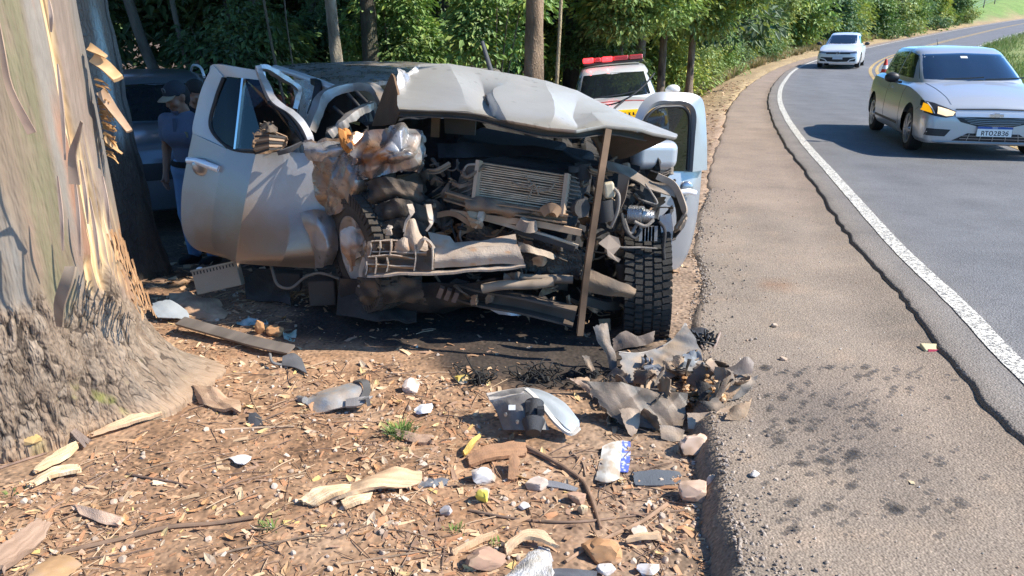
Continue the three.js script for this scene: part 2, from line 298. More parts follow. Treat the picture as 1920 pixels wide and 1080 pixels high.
{
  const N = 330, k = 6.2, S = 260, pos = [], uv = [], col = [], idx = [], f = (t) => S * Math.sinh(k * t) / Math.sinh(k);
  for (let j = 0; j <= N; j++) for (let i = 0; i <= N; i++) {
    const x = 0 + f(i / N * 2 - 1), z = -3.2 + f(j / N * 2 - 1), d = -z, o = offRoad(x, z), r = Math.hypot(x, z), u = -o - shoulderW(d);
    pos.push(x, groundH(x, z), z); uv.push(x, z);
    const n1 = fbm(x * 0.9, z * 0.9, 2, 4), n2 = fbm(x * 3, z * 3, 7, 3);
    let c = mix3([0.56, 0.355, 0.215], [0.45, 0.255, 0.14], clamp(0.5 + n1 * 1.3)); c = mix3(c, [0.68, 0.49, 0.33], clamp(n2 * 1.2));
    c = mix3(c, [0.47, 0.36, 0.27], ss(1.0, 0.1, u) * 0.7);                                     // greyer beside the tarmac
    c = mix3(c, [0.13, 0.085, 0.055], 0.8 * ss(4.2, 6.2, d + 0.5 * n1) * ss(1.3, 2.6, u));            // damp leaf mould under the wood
    const oil = Math.max(ss(0.85, 0.45, Math.hypot((x - 0.15) / 0.9, (d - 3.68) / 0.6) + 0.3 * n2), ss(1.0, 0.7, Math.hypot((x + 0.35) / 1.35, (d - 4.4) / 0.75) + 0.2 * n2)); c = mix3(c, [0.045, 0.037, 0.032], oil * 0.95);  // oil-soaked soil, enlarged and blackened to paint in the wreck's shadow
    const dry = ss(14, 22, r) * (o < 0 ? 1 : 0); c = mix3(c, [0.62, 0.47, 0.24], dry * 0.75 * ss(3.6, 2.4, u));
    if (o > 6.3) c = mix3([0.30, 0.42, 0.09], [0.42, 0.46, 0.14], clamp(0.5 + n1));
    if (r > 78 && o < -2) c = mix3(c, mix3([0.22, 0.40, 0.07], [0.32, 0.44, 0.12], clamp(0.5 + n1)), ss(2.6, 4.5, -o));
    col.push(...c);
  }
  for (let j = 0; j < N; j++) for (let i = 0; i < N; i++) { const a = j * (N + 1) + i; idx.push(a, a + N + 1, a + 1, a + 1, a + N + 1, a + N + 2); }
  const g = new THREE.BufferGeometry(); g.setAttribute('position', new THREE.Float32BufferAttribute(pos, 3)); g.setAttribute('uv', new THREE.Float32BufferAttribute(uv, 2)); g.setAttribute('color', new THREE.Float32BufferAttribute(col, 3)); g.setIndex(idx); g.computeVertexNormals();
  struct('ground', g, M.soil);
}
// point where the sight line of a photo pixel meets the ground (or tarmac)
function topH(x, z) { const d = -z, o = offRoad(x, z); if (o > -0.3 && o < 6.4) return elev(Math.hypot(x, z)) + RD; if (o > -shoulderW(d)) return elev(Math.hypot(x, z)) + SH; return groundH(x, z); }
function G(px, py, up = 0) { const r = ray(px, py); let t = 0.5; for (let i = 0; i < 2600; i++) { if (EYE + r[1] * t <= topH(r[0] * t, -r[2] * t)) break; t *= 1.0025; } return v3(r[0] * t, topH(r[0] * t, -r[2] * t) + up, -r[2] * t); }
function strip(offs, h, skirts, colf, jag) { // offs: functions of sample -> offset, from left to right
  const pos = [], uv = [], col = [], idx = [], m = offs.length;
  RS.forEach((p, i) => {
    const r0 = Math.hypot(p.x, p.z);
    offs.forEach((f, j) => { const o = f(p, -p.z), x = p.x + p.nx * o, z = p.z + p.nz * o, e = elev(Math.hypot(x, z)); const y = e + (typeof h === 'function' ? h(j, p, x, z) : h); pos.push(x, y, z); uv.push(x, z); col.push(...colf(x, z, o, j)); });
    if (i) for (let j = 0; j < m - 1; j++) { const a = (i - 1) * m + j, b = a + 1, c = a + m, d = c + 1; idx.push(a, b, d, a, d, c); }
  });
  const g = new THREE.BufferGeometry(); g.setAttribute('position', new THREE.Float32BufferAttribute(pos, 3)); g.setAttribute('uv', new THREE.Float32BufferAttribute(uv, 2)); g.setAttribute('color', new THREE.Float32BufferAttribute(col, 3)); g.setIndex(idx); g.computeVertexNormals();
  if (g.attributes.normal.getY(m * 20 + (m >> 1)) < 0) { g.setIndex(idx.map((_, k) => idx[k - k % 3 + [0, 2, 1][k % 3]])); g.computeVertexNormals(); }
  return g;
}
const jagR = (s) => 0.02 * noise(s * 2.1, 5) + 0.018 * noise(s * 9, 9) + 0.012 * noise(s * 31, 2), jagS = (s) => 0.05 * noise(s * 1.1, 15) + 0.02 * noise(s * 6, 19) + 0.012 * noise(s * 22, 12);
const acr = (a, b, n) => Array.from({ length: n + 1 }, (_, i) => (p) => mix(a, b, i / n));
{
  const cShoulder = (x, z) => { const n = fbm(x * 1.2, z * 0.8, 3, 4), q = fbm(x * 6, z * 6, 8, 3), d = -z; let c = mix3([0.42, 0.325, 0.245], [0.35, 0.28, 0.215], clamp(0.5 + 1.6 * n)); c = mix3(c, [0.50, 0.36, 0.25], clamp(q * 1.4 - 0.1)); c = mix3(c, [0.43, 0.315, 0.235], ss(5, 9, d) * 0.6);
    const wet = ss(1.0, 0.0, Math.hypot((x - 1.35) / 0.5, (d - 2.9) / 0.9) + 0.6 * q); c = mix3(c, [0.24, 0.19, 0.155], 0.75 * wet); const red = ss(1, 0, Math.hypot((x - 1.75) / 0.16, (d - 4.65) / 0.2)); return mix3(c, [0.36, 0.20, 0.11], red * 0.8); };
  const lefts = (p, d) => -shoulderW(d) + jagS(p.s);
  const soffs = [(p, d) => lefts(p, d) - 0.10 - 0.03 * noise(p.s * 9), (p, d) => lefts(p, d) - 0.035 - 0.02 * noise(p.s * 17), lefts, ...Array.from({ length: 14 }, (_, i) => (p, d) => mix(lefts(p, d) + 0.03, -0.18, i / 13))];
  const sg = strip(soffs, (j, p, x, z) => j === 0 ? -0.09 : j === 1 ? SH - 0.045 + 0.03 * noise(x * 23, z * 23) : j === 2 ? SH - 0.012 + 0.012 * noise(x * 31, z * 31) : SH + 0.006 * fbm(x * 3, z * 3) + (j < 5 ? 0.008 * noise(x * 25, z * 25) : 0) + (j > 13 ? 0.0125 * (j - 13) : 0), 0, cShoulder);
  struct('shoulder', sg, M.shoulder);
  const cRoad = (x, z, o) => { const n = fbm(x * 0.5, z * 0.25, 6, 4); let k = 0.225 + 0.05 * n; let c = [k, k * 1.0, k * 1.03]; const tr = Math.exp(-(((o - 0.85) / 0.35) ** 2)) + Math.exp(-(((o - 2.3) / 0.35) ** 2)); c = mix3(c, [0.175, 0.175, 0.18], 0.4 * tr); return mix3(c, [0.33, 0.27, 0.215], 0.8 * ss(0.25, -0.2, o)); };
  const re = (p) => -0.29 + jagR(p.s);
  const g = strip([(p) => re(p) - 0.008, re, (p) => re(p) + 0.025, ...Array.from({ length: 22 }, (_, i) => (p) => mix(-0.2, 6.28, i / 21)), (p) => 6.34 + jagR(p.s + 50), (p) => 6.36 + jagR(p.s + 50)], (j, p, x, z) => j === 0 || j === 26 ? -0.15 : j === 1 ? RD - 0.014 : RD + 0.004 * noise(x, z), 0, cRoad);
  struct('road', g, M.road);
  const line = (a, b, n, m) => struct(n, strip([(p) => a - 0.004 + 0.006 * noise(p.s * 14), (p) => (a + b) / 2, (p) => b + 0.006 * noise(p.s * 14 + 40)], (j, p, x, z) => RD + 0.004 * noise(x, z) + 0.005, 0, () => [1, 1, 1]), m);
  line(-0.055, 0.055, 'edge_line', M.whiteLine); line(2.87, 2.99, 'center_line', M.yellowLine); line(3.12, 3.24, 'center_line_001', M.yellowLine); line(6.0, 6.1, 'edge_line_001', M.whiteLine);
}
{ // oil drops spattered on the shoulder: thin dark spots
  const list = [], q = mulberry(91);
  for (let i = 0; i < 230; i++) {
    const a = q(), px = 1430 + 430 * q() * (0.5 + a * 0.5), py = 690 + 320 * Math.pow(q(), 1.4); if (px < 1400 + (py - 690) * 0.1) continue;
    const p = G(px, py), big = q() < 0.16 ? 1.9 : 1, s = (0.004 + 0.0075 * q()) * big, n = 12, sh = [];
    for (let k = 0; k < n; k++) { const t = k / n * 6.283, w = s * (1 + 0.35 * noise(i * 3 + Math.cos(t), Math.sin(t))); sh.push(p.x + 1.25 * w * Math.cos(t), p.y + 0.011, p.z + w * 1.35 * Math.sin(t)); }
    const g = new THREE.BufferGeometry(); const pos = [p.x, p.y + 0.011, p.z, ...sh], idx = []; for (let k = 0; k < n; k++) idx.push(0, 1 + (k + 1) % n, 1 + k);
    g.setAttribute('position', new THREE.Float32BufferAttribute(pos, 3)); g.setIndex(idx); list.push(norm(g));
  }
  const m = struct('oil_stain', merge(list), M.stain); m.userData.kind = 'stuff'; m.userData.label = 'dark oil drops spattered over the brown tarmac shoulder'; m.userData.category = 'oil stain';
}
// ---------------------------------------------------------------- trees
function leafClump(seed, n = 12, rad0 = 0.3, len = 0.12, wid = 0.055) {
  const q = mulberry(seed), pos = [], idx = [];
  for (let i = 0; i < n; i++) {
    const a = q() * 6.283, z = q() * 2 - 1, s = Math.sqrt(1 - z * z), rr0 = rad0 * Math.cbrt(q()), c = v3(s * Math.cos(a) * rr0, z * rr0 * 0.75, s * Math.sin(a) * rr0);
    const dir = v3(Math.cos(a) + 0.6 * (q() - 0.5), -0.45 + 0.7 * (q() - 0.5), Math.sin(a) + 0.6 * (q() - 0.5)).normalize(), side = dir.clone().cross(v3(q() - 0.5, 1, q() - 0.5)).normalize(), up = side.clone().cross(dir), k = 0.7 + 0.7 * q(), L = len * k, W = wid * k;
    const P = [c, c.clone().addScaledVector(dir, L * 0.45).addScaledVector(side, W / 2).addScaledVector(up, W * 0.16), c.clone().addScaledVector(dir, L).addScaledVector(up, -L * 0.1), c.clone().addScaledVector(dir, L * 0.45).addScaledVector(side, -W / 2).addScaledVector(up, W * 0.16)];
    const o = pos.length / 3; for (const p of P) pos.push(p.x, p.y, p.z); idx.push(o, o + 1, o + 2, o, o + 2, o + 3);
  }
  const g = new THREE.BufferGeometry(); g.setAttribute('position', new THREE.Float32BufferAttribute(pos, 3)); g.setIndex(idx);
  const ng = g.toNonIndexed(); ng.computeVertexNormals(); return ng;
}
const CL = { near: leafClump(3, 20, 0.27, 0.105, 0.05), mid: leafClump(5, 24, 0.38, 0.12, 0.06), far: leafClump(8, 16, 0.6, 0.27, 0.14), shade: leafClump(11, 14, 0.55, 0.28, 0.14) };
function crownMesh(name, blobs, geo, colf, parent, seed, lobes = 9) {
  const q = mulberry(seed), mats = [], cols = [], m4 = new THREE.Matrix4(), e = new THREE.Euler(), Q = new THREE.Quaternion();
  for (const b of blobs) {
    const sub = Array.from({ length: b.lobes ?? lobes }, () => { const a = q() * 6.283, z = q() * 2 - 1, s = Math.sqrt(1 - z * z), k = 0.35 + 0.6 * q(); return [b.c[0] + s * Math.cos(a) * k * b.r[0], b.c[1] + z * k * b.r[1], b.c[2] + s * Math.sin(a) * k * b.r[2], 0.3 + 0.28 * q()]; });
    for (let i = 0; i < b.n; i++) {
      const l = sub[i % sub.length], a = q() * 6.283, z = q() * 2 - 1, s = Math.sqrt(1 - z * z), k = Math.pow(q(), 0.42) * l[3];
      const p = v3(l[0] + s * Math.cos(a) * k * b.r[0], l[1] + z * k * b.r[1], l[2] + s * Math.sin(a) * k * b.r[2]);
      if (b.minY !== undefined && p.y < b.minY) continue;
      e.set(q() * 0.9 - 0.45, q() * 6.283, q() * 0.9 - 0.45); const sc = (b.s ?? 1) * (0.7 + 0.7 * q());
      mats.push(m4.clone().compose(p, Q.setFromEuler(e).clone(), v3(sc, sc, sc))); cols.push(colf(p, q));
    }
  }
  const im = new THREE.InstancedMesh(geo, M.leaf, mats.length); const c = new THREE.Color();
  mats.forEach((m, i) => { im.setMatrixAt(i, m); im.setColorAt(i, c.setRGB(...cols[i])); });
  im.name = name; im.castShadow = im.receiveShadow = true; im.userData.kind = 'stuff'; parent.add(im); return im;
}
const greens = (base, yel = 0.25) => (p, q) => { const n = noise(p.x * 0.8, p.y * 0.8, p.z * 0.8), k = 1.6 * (0.75 + 0.5 * q() + 0.35 * n); let c = base.map((x) => x * k); if (q() < yel) c = [c[0] * 1.55, c[1] * 1.2, c[2] * 0.85]; return c; };
function trunkGeo(path, r0, r1, seed, { seg = 26, rs = 14, flare = 0.35, rough = 0.06, col } = {}) {
  const curve = new THREE.CatmullRomCurve3(path, false, 'centripetal'), pts = curve.getPoints(seg), pos = [], idx = [], cs = [], uv = [];
  for (let i = 0; i <= seg; i++) {
    const t = i / seg, p = pts[i], rad1 = mix(r0, r1, Math.pow(t, 0.8)) * (1 + flare * Math.exp(-p.distanceTo(pts[0]) / (r0 * 2.2)));
    const dir = pts[Math.min(seg, i + 1)].clone().sub(pts[Math.max(0, i - 1)]).normalize(), a = dir.clone().cross(v3(0.1, 0.02, 1)).normalize(), b = a.clone().cross(dir);
    for (let j = 0; j < rs; j++) { const w = j / rs * 6.283, k = rad1 * (1 + rough * (noise(Math.cos(w) * 2 + seed, p.y * 3, Math.sin(w) * 2) + 0.7 * noise(Math.cos(w) * 6 + seed, p.y * 5, Math.sin(w) * 6))), x = p.clone().addScaledVector(a, Math.cos(w) * k).addScaledVector(b, Math.sin(w) * k); pos.push(x.x, x.y, x.z); uv.push(w * r0, p.y); cs.push(...(col ? col(w, p.y, x) : [0.2, 0.16, 0.12])); }
  }
  for (let i = 0; i < seg; i++) for (let j = 0; j < rs; j++) { const a = i * rs + j, b = i * rs + (j + 1) % rs; idx.push(a, b, b + rs, a, b + rs, a + rs); }
  const g = new THREE.BufferGeometry(); g.setAttribute('position', new THREE.Float32BufferAttribute(pos, 3)); g.setAttribute('uv', new THREE.Float32BufferAttribute(uv, 2)); g.setAttribute('color', new THREE.Float32BufferAttribute(cs, 3)); g.setIndex(idx); g.computeVertexNormals(); return norm(g);
}
const barkBump = dataTex(512, 1024, (u, v) => { const c = cell(u * 14 + 0.6 * tnoise(u * 8, v * 8, 8, 3), v * 9, 0), e = clamp((c[1] - c[0]) * 3); return 0.6 * e + 0.4 * tfbm(u * 40, v * 20, 20, 4, 7); });
barkBump.repeat.set(2.2, 1.6);
M.bark = std({ vertexColors: true, roughness: 0.95, bumpMap: barkBump, bumpScale: 0.012 });
const barkCol = (base, moss = 0.2) => (w, y, p) => { const n = fbm(p.x * 5, p.y * 1.5, p.z * 5, 3), f = noise(p.x * 19, p.y * 6, p.z * 19); let c = base.map((x) => x * (0.8 + 0.9 * n + 0.4 * f)); return mix3(c, [0.09, 0.11, 0.05], moss * ss(0.05, 0.4, fbm(p.x * 2, p.y * 0.8, p.z * 2 + 9, 3) + 0.1)); };

// ---- the struck eucalyptus in front
{
  const cx = -2.31, cz = -3.12, r0 = 0.535;
  const t = thing('eucalyptus_tree', 'huge peeling tree with the gashed trunk, nearest the left edge of the photo', 'tree', [cx, 0, cz]);
  const theta0 = rad(53);
  const tOf = (th) => { let f = theta0 - th; while (f > Math.PI) f -= 6.2832; while (f < -Math.PI) f += 6.2832; if (Math.abs(f) > 1.9) return f > 0 ? 1.1 : -0.4; return (Math.sin(f) - 0.2) / 0.8 + (f > 1.57 ? 0.3 * (f - 1.57) : 0); };
  const wound = (tt, h) => { // 0..1 bare wood
    const w = 0.018 * noise(h * 3, 2) + 0.012 * noise(h * 9, 7), a = ss(0.05, 0.018, Math.abs(tt - 0.63 - w - 0.05 * (1.5 - h) * 0.4)) * ss(0.42, 0.6, h), b = ss(0.11, 0.06, Math.abs(tt - 0.70 - w * 1.5)) * ss(0.55, 0.7, h) * ss(1.3, 1.05, h), c = ss(0.10, 0.05, Math.abs(tt - 0.84 - w)) * ss(0.5, 0.6, h) * ss(0.98, 0.8, h), e = ss(0.05, 0.02, Math.abs(tt - 0.55 + w)) * ss(0.5, 0.58, h) * ss(0.75, 0.68, h);
    const fib = 0.5 + 0.5 * noise(tt * 40, h * 2.2, 3); return clamp(Math.max(a, b * ss(0.35, 0.6, fib), c * ss(0.3, 0.5, fib), e));
  };
  const rimH = (th) => 0.60 + 0.10 * noise(th * 5, 3) + 0.07 * noise(th * 17, 9) - 0.16 * ss(0.7, 1.0, tOf(th));
  const plates = (th, h) => { const x = th * 15 + 0.9 * noise(h * 5, th * 4) + 0.6 * noise(h * 13, th * 11, 4), y = h * 9 + 0.9 * noise(th * 6, h * 5, 8) + 0.4 * noise(th * 17, h * 14, 2), q = cell(x, y); return [clamp((q[1] - q[0]) * 1.8 + 0.45 * noise(th * 7, h * 6, 5) + 0.25 * noise(th * 30, h * 26, 6)), q[2]]; };
  const rough = (th, h) => ss(0.05, -0.06, h - rimH(th));
  const colour = (th, h) => {
    const tt = tOf(th), wv = tt + 0.035 * noise(h * 1.6, th * 2) + 0.02 * noise(h * 5, th * 9);
    const n = fbm(th * 9, h * 2.4, 1, 4), f = noise(th * 44, h * 2.2, 5), f2 = noise(th * 26, h * 7, 8);
    let c = [0.34, 0.245, 0.165];
    c = mix3(c, [0.22, 0.24, 0.10], ss(0.10, 0.22, wv) * ss(0.46, 0.36, wv) * clamp(0.55 + 1.2 * n));
    c = mix3(c, [0.37, 0.335, 0.29], ss(0.38, 0.46, wv) * ss(0.60, 0.54, wv) * 0.9);
    c = mix3(c, [0.42, 0.27, 0.20], ss(0.0, 0.35, n) * 0.7);
    c = mix3(c, [0.56, 0.24, 0.12], ss(0.48, 0.54, wv) * ss(0.62, 0.57, wv) * ss(0.55, 0.75, h) * ss(1.5, 1.2, h) * 0.8);
    c = mix3(c, [0.38, 0.28, 0.23], ss(0.66, 0.72, wv) * ss(0.9, 0.82, wv) * 0.8);
    c = mix3(c, [0.29, 0.265, 0.24], ss(0.82, 0.92, wv) * ss(0.8, 1.1, h) * 0.85);
    c = mix3(c, [0.25, 0.25, 0.235], ss(0.12, -0.02, wv) * ss(1.25, 0.9, h) * clamp(0.6 + 1.5 * n));
    c = mix3(c, [0.55, 0.29, 0.15], ss(0.86, 0.95, wv) * ss(0.85, 0.72, h));
    c = mix3(c, [0.33, 0.25, 0.175], 0.25).map((x) => x * 0.64 * (1 + 0.07 * f + 0.12 * f2 + 0.35 * fbm(th * 5, h * 1.1, 44, 4)));
    const cr1 = ss(0.82, 0.9, Math.abs(noise(th * 22, h * 2, 14)) * 2.4); c = mix3(c, [0.16, 0.12, 0.09], 0.2 * cr1);
    const w = wound(tt, h); if (w > 0) { const wood = mix3([0.70, 0.53, 0.30], [0.55, 0.34, 0.16], clamp(0.5 + 0.9 * f + 0.6 * f2)); c = mix3(c, wood, w); c = mix3(c, [0.08, 0.05, 0.03], 0.85 * ss(0.62, 0.78, Math.abs(noise(th * 34, h * 1.8, 24)) * 1.7) * w * 0.9); }
    const k = rough(th, h); if (k > 0) {
      const q = plates(th, h), e = q[0];
      let b = mix3([0.085, 0.06, 0.042], mix3([0.22, 0.155, 0.105], [0.29, 0.22, 0.16], q[1]), ss(0.0, 0.16, e)); b = b.map((x) => x * (0.85 + 0.5 * n + 0.3 * noise(th * 50, h * 40)));
      b = mix3(b, [0.20, 0.19, 0.05], ss(0.2, 0.38, fbm(th * 4, h * 6, 33, 3)) * ss(0.5, 0.2, h)); b = mix3(b, [0.38, 0.25, 0.155], ss(0.08, 0.0, h) * 0.6); c = mix3(c, b, k);
    }
    return c;
  };
  const tex = dataTex(1536, 1536, (u, v) => colour(u * 2.4 - 0.9, v * 2.4), true, false);          // the side towards the road
  tex.wrapS = THREE.ClampToEdgeWrapping; tex.wrapT = THREE.ClampToEdgeWrapping;
  const bump = dataTex(1024, 1024, (u, v) => { const th = u * 2.4 - 0.9, h = v * 2.4, k = rough(th, h), a = 0.5 + 0.16 * noise(th * 30, h * 3, 2) + 0.14 * noise(th * 70, h * 22, 5); const q = plates(th * 1.7, h * 1.5); return mix(a, 0.35 + 0.25 * clamp(q[0]) + 0.22 * noise(th * 34, h * 20) + 0.2 * noise(th * 90, h * 60), k); }, false, false);
  const mat = std({ map: tex, bumpMap: bump, bumpScale: 0.014, roughness: 0.9 });
  const build = (ths, hs) => {
    const pos = [], uv = [], idx = [], n = ths.length;
    for (const h of hs) for (const th of ths) {
      const lobes = 0.5 + 0.5 * Math.cos(th * 5 - 0.4) + 0.5 * noise(th * 2.2, 4);
      let r = r0 * (1 - 0.012 * h) - 0.02 * ss(0.8, 0.45, h) + 0.095 * (1 - 0.95 * ss(0.05, 0.5, th) * ss(2.6, 1.6, th)) * Math.exp(-Math.max(0, h) / 0.19) * (1 + 0.55 * lobes) + 0.27 * Math.exp(-((th + 0.42) ** 2) / 0.10) * Math.exp(-Math.max(0, h) / 0.15) + 0.07 * Math.exp(-((th - 0.15) ** 2) / 0.1) * Math.exp(-Math.max(0, h) / 0.14);
      r += 0.012 * noise(th * 3, h * 1.2) + 0.006 * noise(th * 14, h * 1.5);
      const k = rough(th, h); if (k > 0) { const q = plates(th, h); r += k * (0.012 * ss(-0.1, 0.45, q[0]) + 0.006 * q[1] + 0.022 * noise(th * 5, h * 7) + 0.008 * noise(th * 22, h * 14) + 0.005 * noise(th * 50, h * 40)); }
      r -= 0.022 * wound(tOf(th), h);
      pos.push(r * Math.cos(th), h, r * Math.sin(th)); uv.push((th + 0.9) / 2.4, clamp(h / 2.4, 0, 0.999));
    }
    for (let j = 0; j < hs.length - 1; j++) for (let i = 0; i < n - 1; i++) { const a = j * n + i; idx.push(a, a + n, a + 1, a + 1, a + n, a + n + 1); }
    const g = new THREE.BufferGeometry(); g.setAttribute('position', new THREE.Float32BufferAttribute(pos, 3)); g.setAttribute('uv', new THREE.Float32BufferAttribute(uv, 2)); g.setIndex(idx); g.computeVertexNormals(); return norm(g);
  };
  const ths = [], hs = []; for (let i = 0; i <= 240; i++) ths.push(-0.9 + 2.4 * i / 240); for (let i = 1; i <= 48; i++) ths.push(1.5 + (6.2832 - 2.4) * i / 48);
  for (let i = 0; i <= 100; i++) hs.push(-0.15 + 1.05 * i / 100); for (let i = 1; i <= 50; i++) hs.push(0.9 + 1.4 * i / 50); for (let i = 1; i <= 16; i++) hs.push(2.3 + 14 * i / 16);
  part('trunk', build(ths, hs), mat, t);
  const inv = (p) => p.clone().sub(t.position), W = (px, py, d) => inv(V(px, py, d));
  const woodC = (g, a, b, s) => paint(g, (x, y, z) => mix3(a, b, clamp(0.5 + noise(x * 30 + s, y * 6, z * 30) * 1.1)));
  const chip = (name, pts, w, h, label, a = [0.72, 0.47, 0.24], b = [0.5, 0.29, 0.13], sc = (u) => 1 - 0.55 * u) => part(name, woodC(sweep(pts, [[-w / 2, -h / 2], [0, -h * 0.7], [w / 2, -h / 2], [w / 2, h / 2], [0, h * 0.3], [-w / 2, h / 2]], { seg: 10, scale: sc, up: v3(0.3, 0.2, 1), twist: 0.4 }), a, b, w * 99), M.wood, t, label);
  chip('splinter', [W(168, 88, 3.27), W(184, 97, 3.25), W(199, 106, 3.23)], 0.035, 0.016, 'short splinter high on the trunk');
  chip('splinter', [W(176, 108, 3.27), W(196, 122, 3.24), W(222, 148, 3.2)], 0.05, 0.02, 'broad splinter sticking out of the trunk', undefined, undefined, (u) => 1 - 0.15 * u);
  chip('splinter', [W(190, 172, 3.28), W(215, 208, 3.22), W(243, 246, 3.17)], 0.045, 0.02, 'long tan splinter pointing down to the right', [0.50, 0.34, 0.22], [0.40, 0.25, 0.15], (u) => 1 - 0.45 * u);
  chip('splinter', [W(196, 258, 3.28), W(212, 275, 3.24), W(229, 288, 3.22)], 0.02, 0.012);
  for (let i = 0; i < 46; i++) { const y = 150 + 150 * R(), x = 183 + (y - 150) * 0.155 + 3 * R(), l = 6 + 14 * R(); chip('wood_fibre', [W(x - 6, y - 4, 3.3), W(x + l * 0.5, y + 4 * rr(-1, 1), 3.26), W(x + l, y + l * rr(0, 0.9), 3.23)], 0.009, 0.006, undefined, [0.70, 0.42, 0.18], [0.42, 0.22, 0.08]); }
  for (let i = 0; i < 46; i++) { const y = 470 + 130 * R(), x = 196 + (y - 470) * 0.5 + 30 * R(), l = 14 + 34 * R(); chip('wood_fibre', [W(x - 4, y - l, 2.83 + 0.35 * (x - 196) / 90), W(x + 3, y - l * 0.4, 2.78 + 0.33 * (x - 196) / 90), W(x + rr(2, 14), y + 8, 2.76 + 0.33 * (x - 196) / 90)], 0.007, 0.004, undefined, [0.50, 0.28, 0.13], [0.28, 0.15, 0.07]); }
  chip('bark_flap', [W(140, 345, 2.73), W(136, 290, 2.71), W(146, 255, 2.68), W(153, 228, 2.64)], 0.034, 0.01, 'curled flap of bark at mid trunk', [0.40, 0.28, 0.2], [0.28, 0.19, 0.13], (u) => 1.1 - 0.8 * u);
  chip('bark_flap', [W(111, 612, 2.46), W(112, 570, 2.42), W(128, 520, 2.40), W(133, 500, 2.42)], 0.042, 0.012, 'loose upright slab of bark', [0.32, 0.24, 0.17], [0.22, 0.16, 0.11], (u) => 0.45 + 0.9 * u * (1.5 - u));
  chip('bark_flap', [W(60, 250, 2.66), W(18, 165, 2.66), W(4, 90, 2.66), W(-6, 30, 2.66)], 0.03, 0.01, undefined, [0.45, 0.3, 0.2], [0.2, 0.13, 0.1]);
  for (const [x0, y0, x1, y1, d] of [[118, 470, 108, 330, 2.66], [150, 480, 140, 330, 2.72], [186, 505, 168, 370, 2.82], [205, 430, 192, 330, 2.9], [165, 420, 150, 300, 2.75], [122, 300, 108, 120, 2.70], [96, 60, 92, 0, 2.68]]) chip('bark_strip', [W(x0, y0, d + 0.012), W((x0 + x1) / 2 + 2, (y0 + y1) / 2, d - 0.004), W(x1, y1, d + 0.012)], 0.02, 0.01, undefined, [0.46, 0.33, 0.25], [0.34, 0.23, 0.17], (u) => 0.25 + 1.5 * u * (1 - u));
  const limbs = []; for (let i = 0; i < 7; i++) { const a = i * 0.95; limbs.push(trunkGeo([v3(0, 9 + i * 0.7, 0), v3(Math.cos(a) * 1.2, 10.5 + i * 0.7, Math.sin(a) * 1.2), v3(Math.cos(a) * 2.8, 12 + i * 0.6, Math.sin(a) * 2.8)], 0.16, 0.05, i, { seg: 8, rs: 8, col: barkCol([0.36, 0.3, 0.25], 0) })); }
  part('limb', merge(limbs), M.bark, t);
  crownMesh('crown', [{ c: [0, 13.5, 0], r: [4.2, 3.2, 4.2], n: 900 }], CL.shade, greens([0.075, 0.11, 0.05]), t, 21, 16);
}
// ---- second trunk, half hidden behind it
{
  const p = v3(-3.3, -0.15, -5.6), t = thing('eucalyptus_tree', 'shaded dark-barked tree with a peeled bluish patch, just behind the gashed trunk', 'tree', p.toArray());
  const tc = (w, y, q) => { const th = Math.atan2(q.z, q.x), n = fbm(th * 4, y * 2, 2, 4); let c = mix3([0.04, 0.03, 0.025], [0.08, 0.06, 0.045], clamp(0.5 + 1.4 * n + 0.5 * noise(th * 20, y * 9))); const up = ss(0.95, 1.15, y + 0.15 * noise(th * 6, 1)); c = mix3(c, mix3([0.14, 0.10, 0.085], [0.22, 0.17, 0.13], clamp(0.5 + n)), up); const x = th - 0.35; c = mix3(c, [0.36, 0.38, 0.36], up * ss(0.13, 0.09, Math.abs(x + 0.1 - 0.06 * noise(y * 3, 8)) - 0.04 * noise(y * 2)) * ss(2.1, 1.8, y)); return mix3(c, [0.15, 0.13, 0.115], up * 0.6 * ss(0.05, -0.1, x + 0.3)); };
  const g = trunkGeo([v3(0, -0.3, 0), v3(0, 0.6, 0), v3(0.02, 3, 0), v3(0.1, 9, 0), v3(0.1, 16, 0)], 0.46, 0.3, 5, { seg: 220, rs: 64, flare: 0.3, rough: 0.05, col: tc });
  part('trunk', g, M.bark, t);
  crownMesh('crown', [{ c: [0, 13, 0], r: [4, 3.4, 4], n: 700 }], CL.shade, greens([0.06, 0.10, 0.04]), t, 23, 14);
}
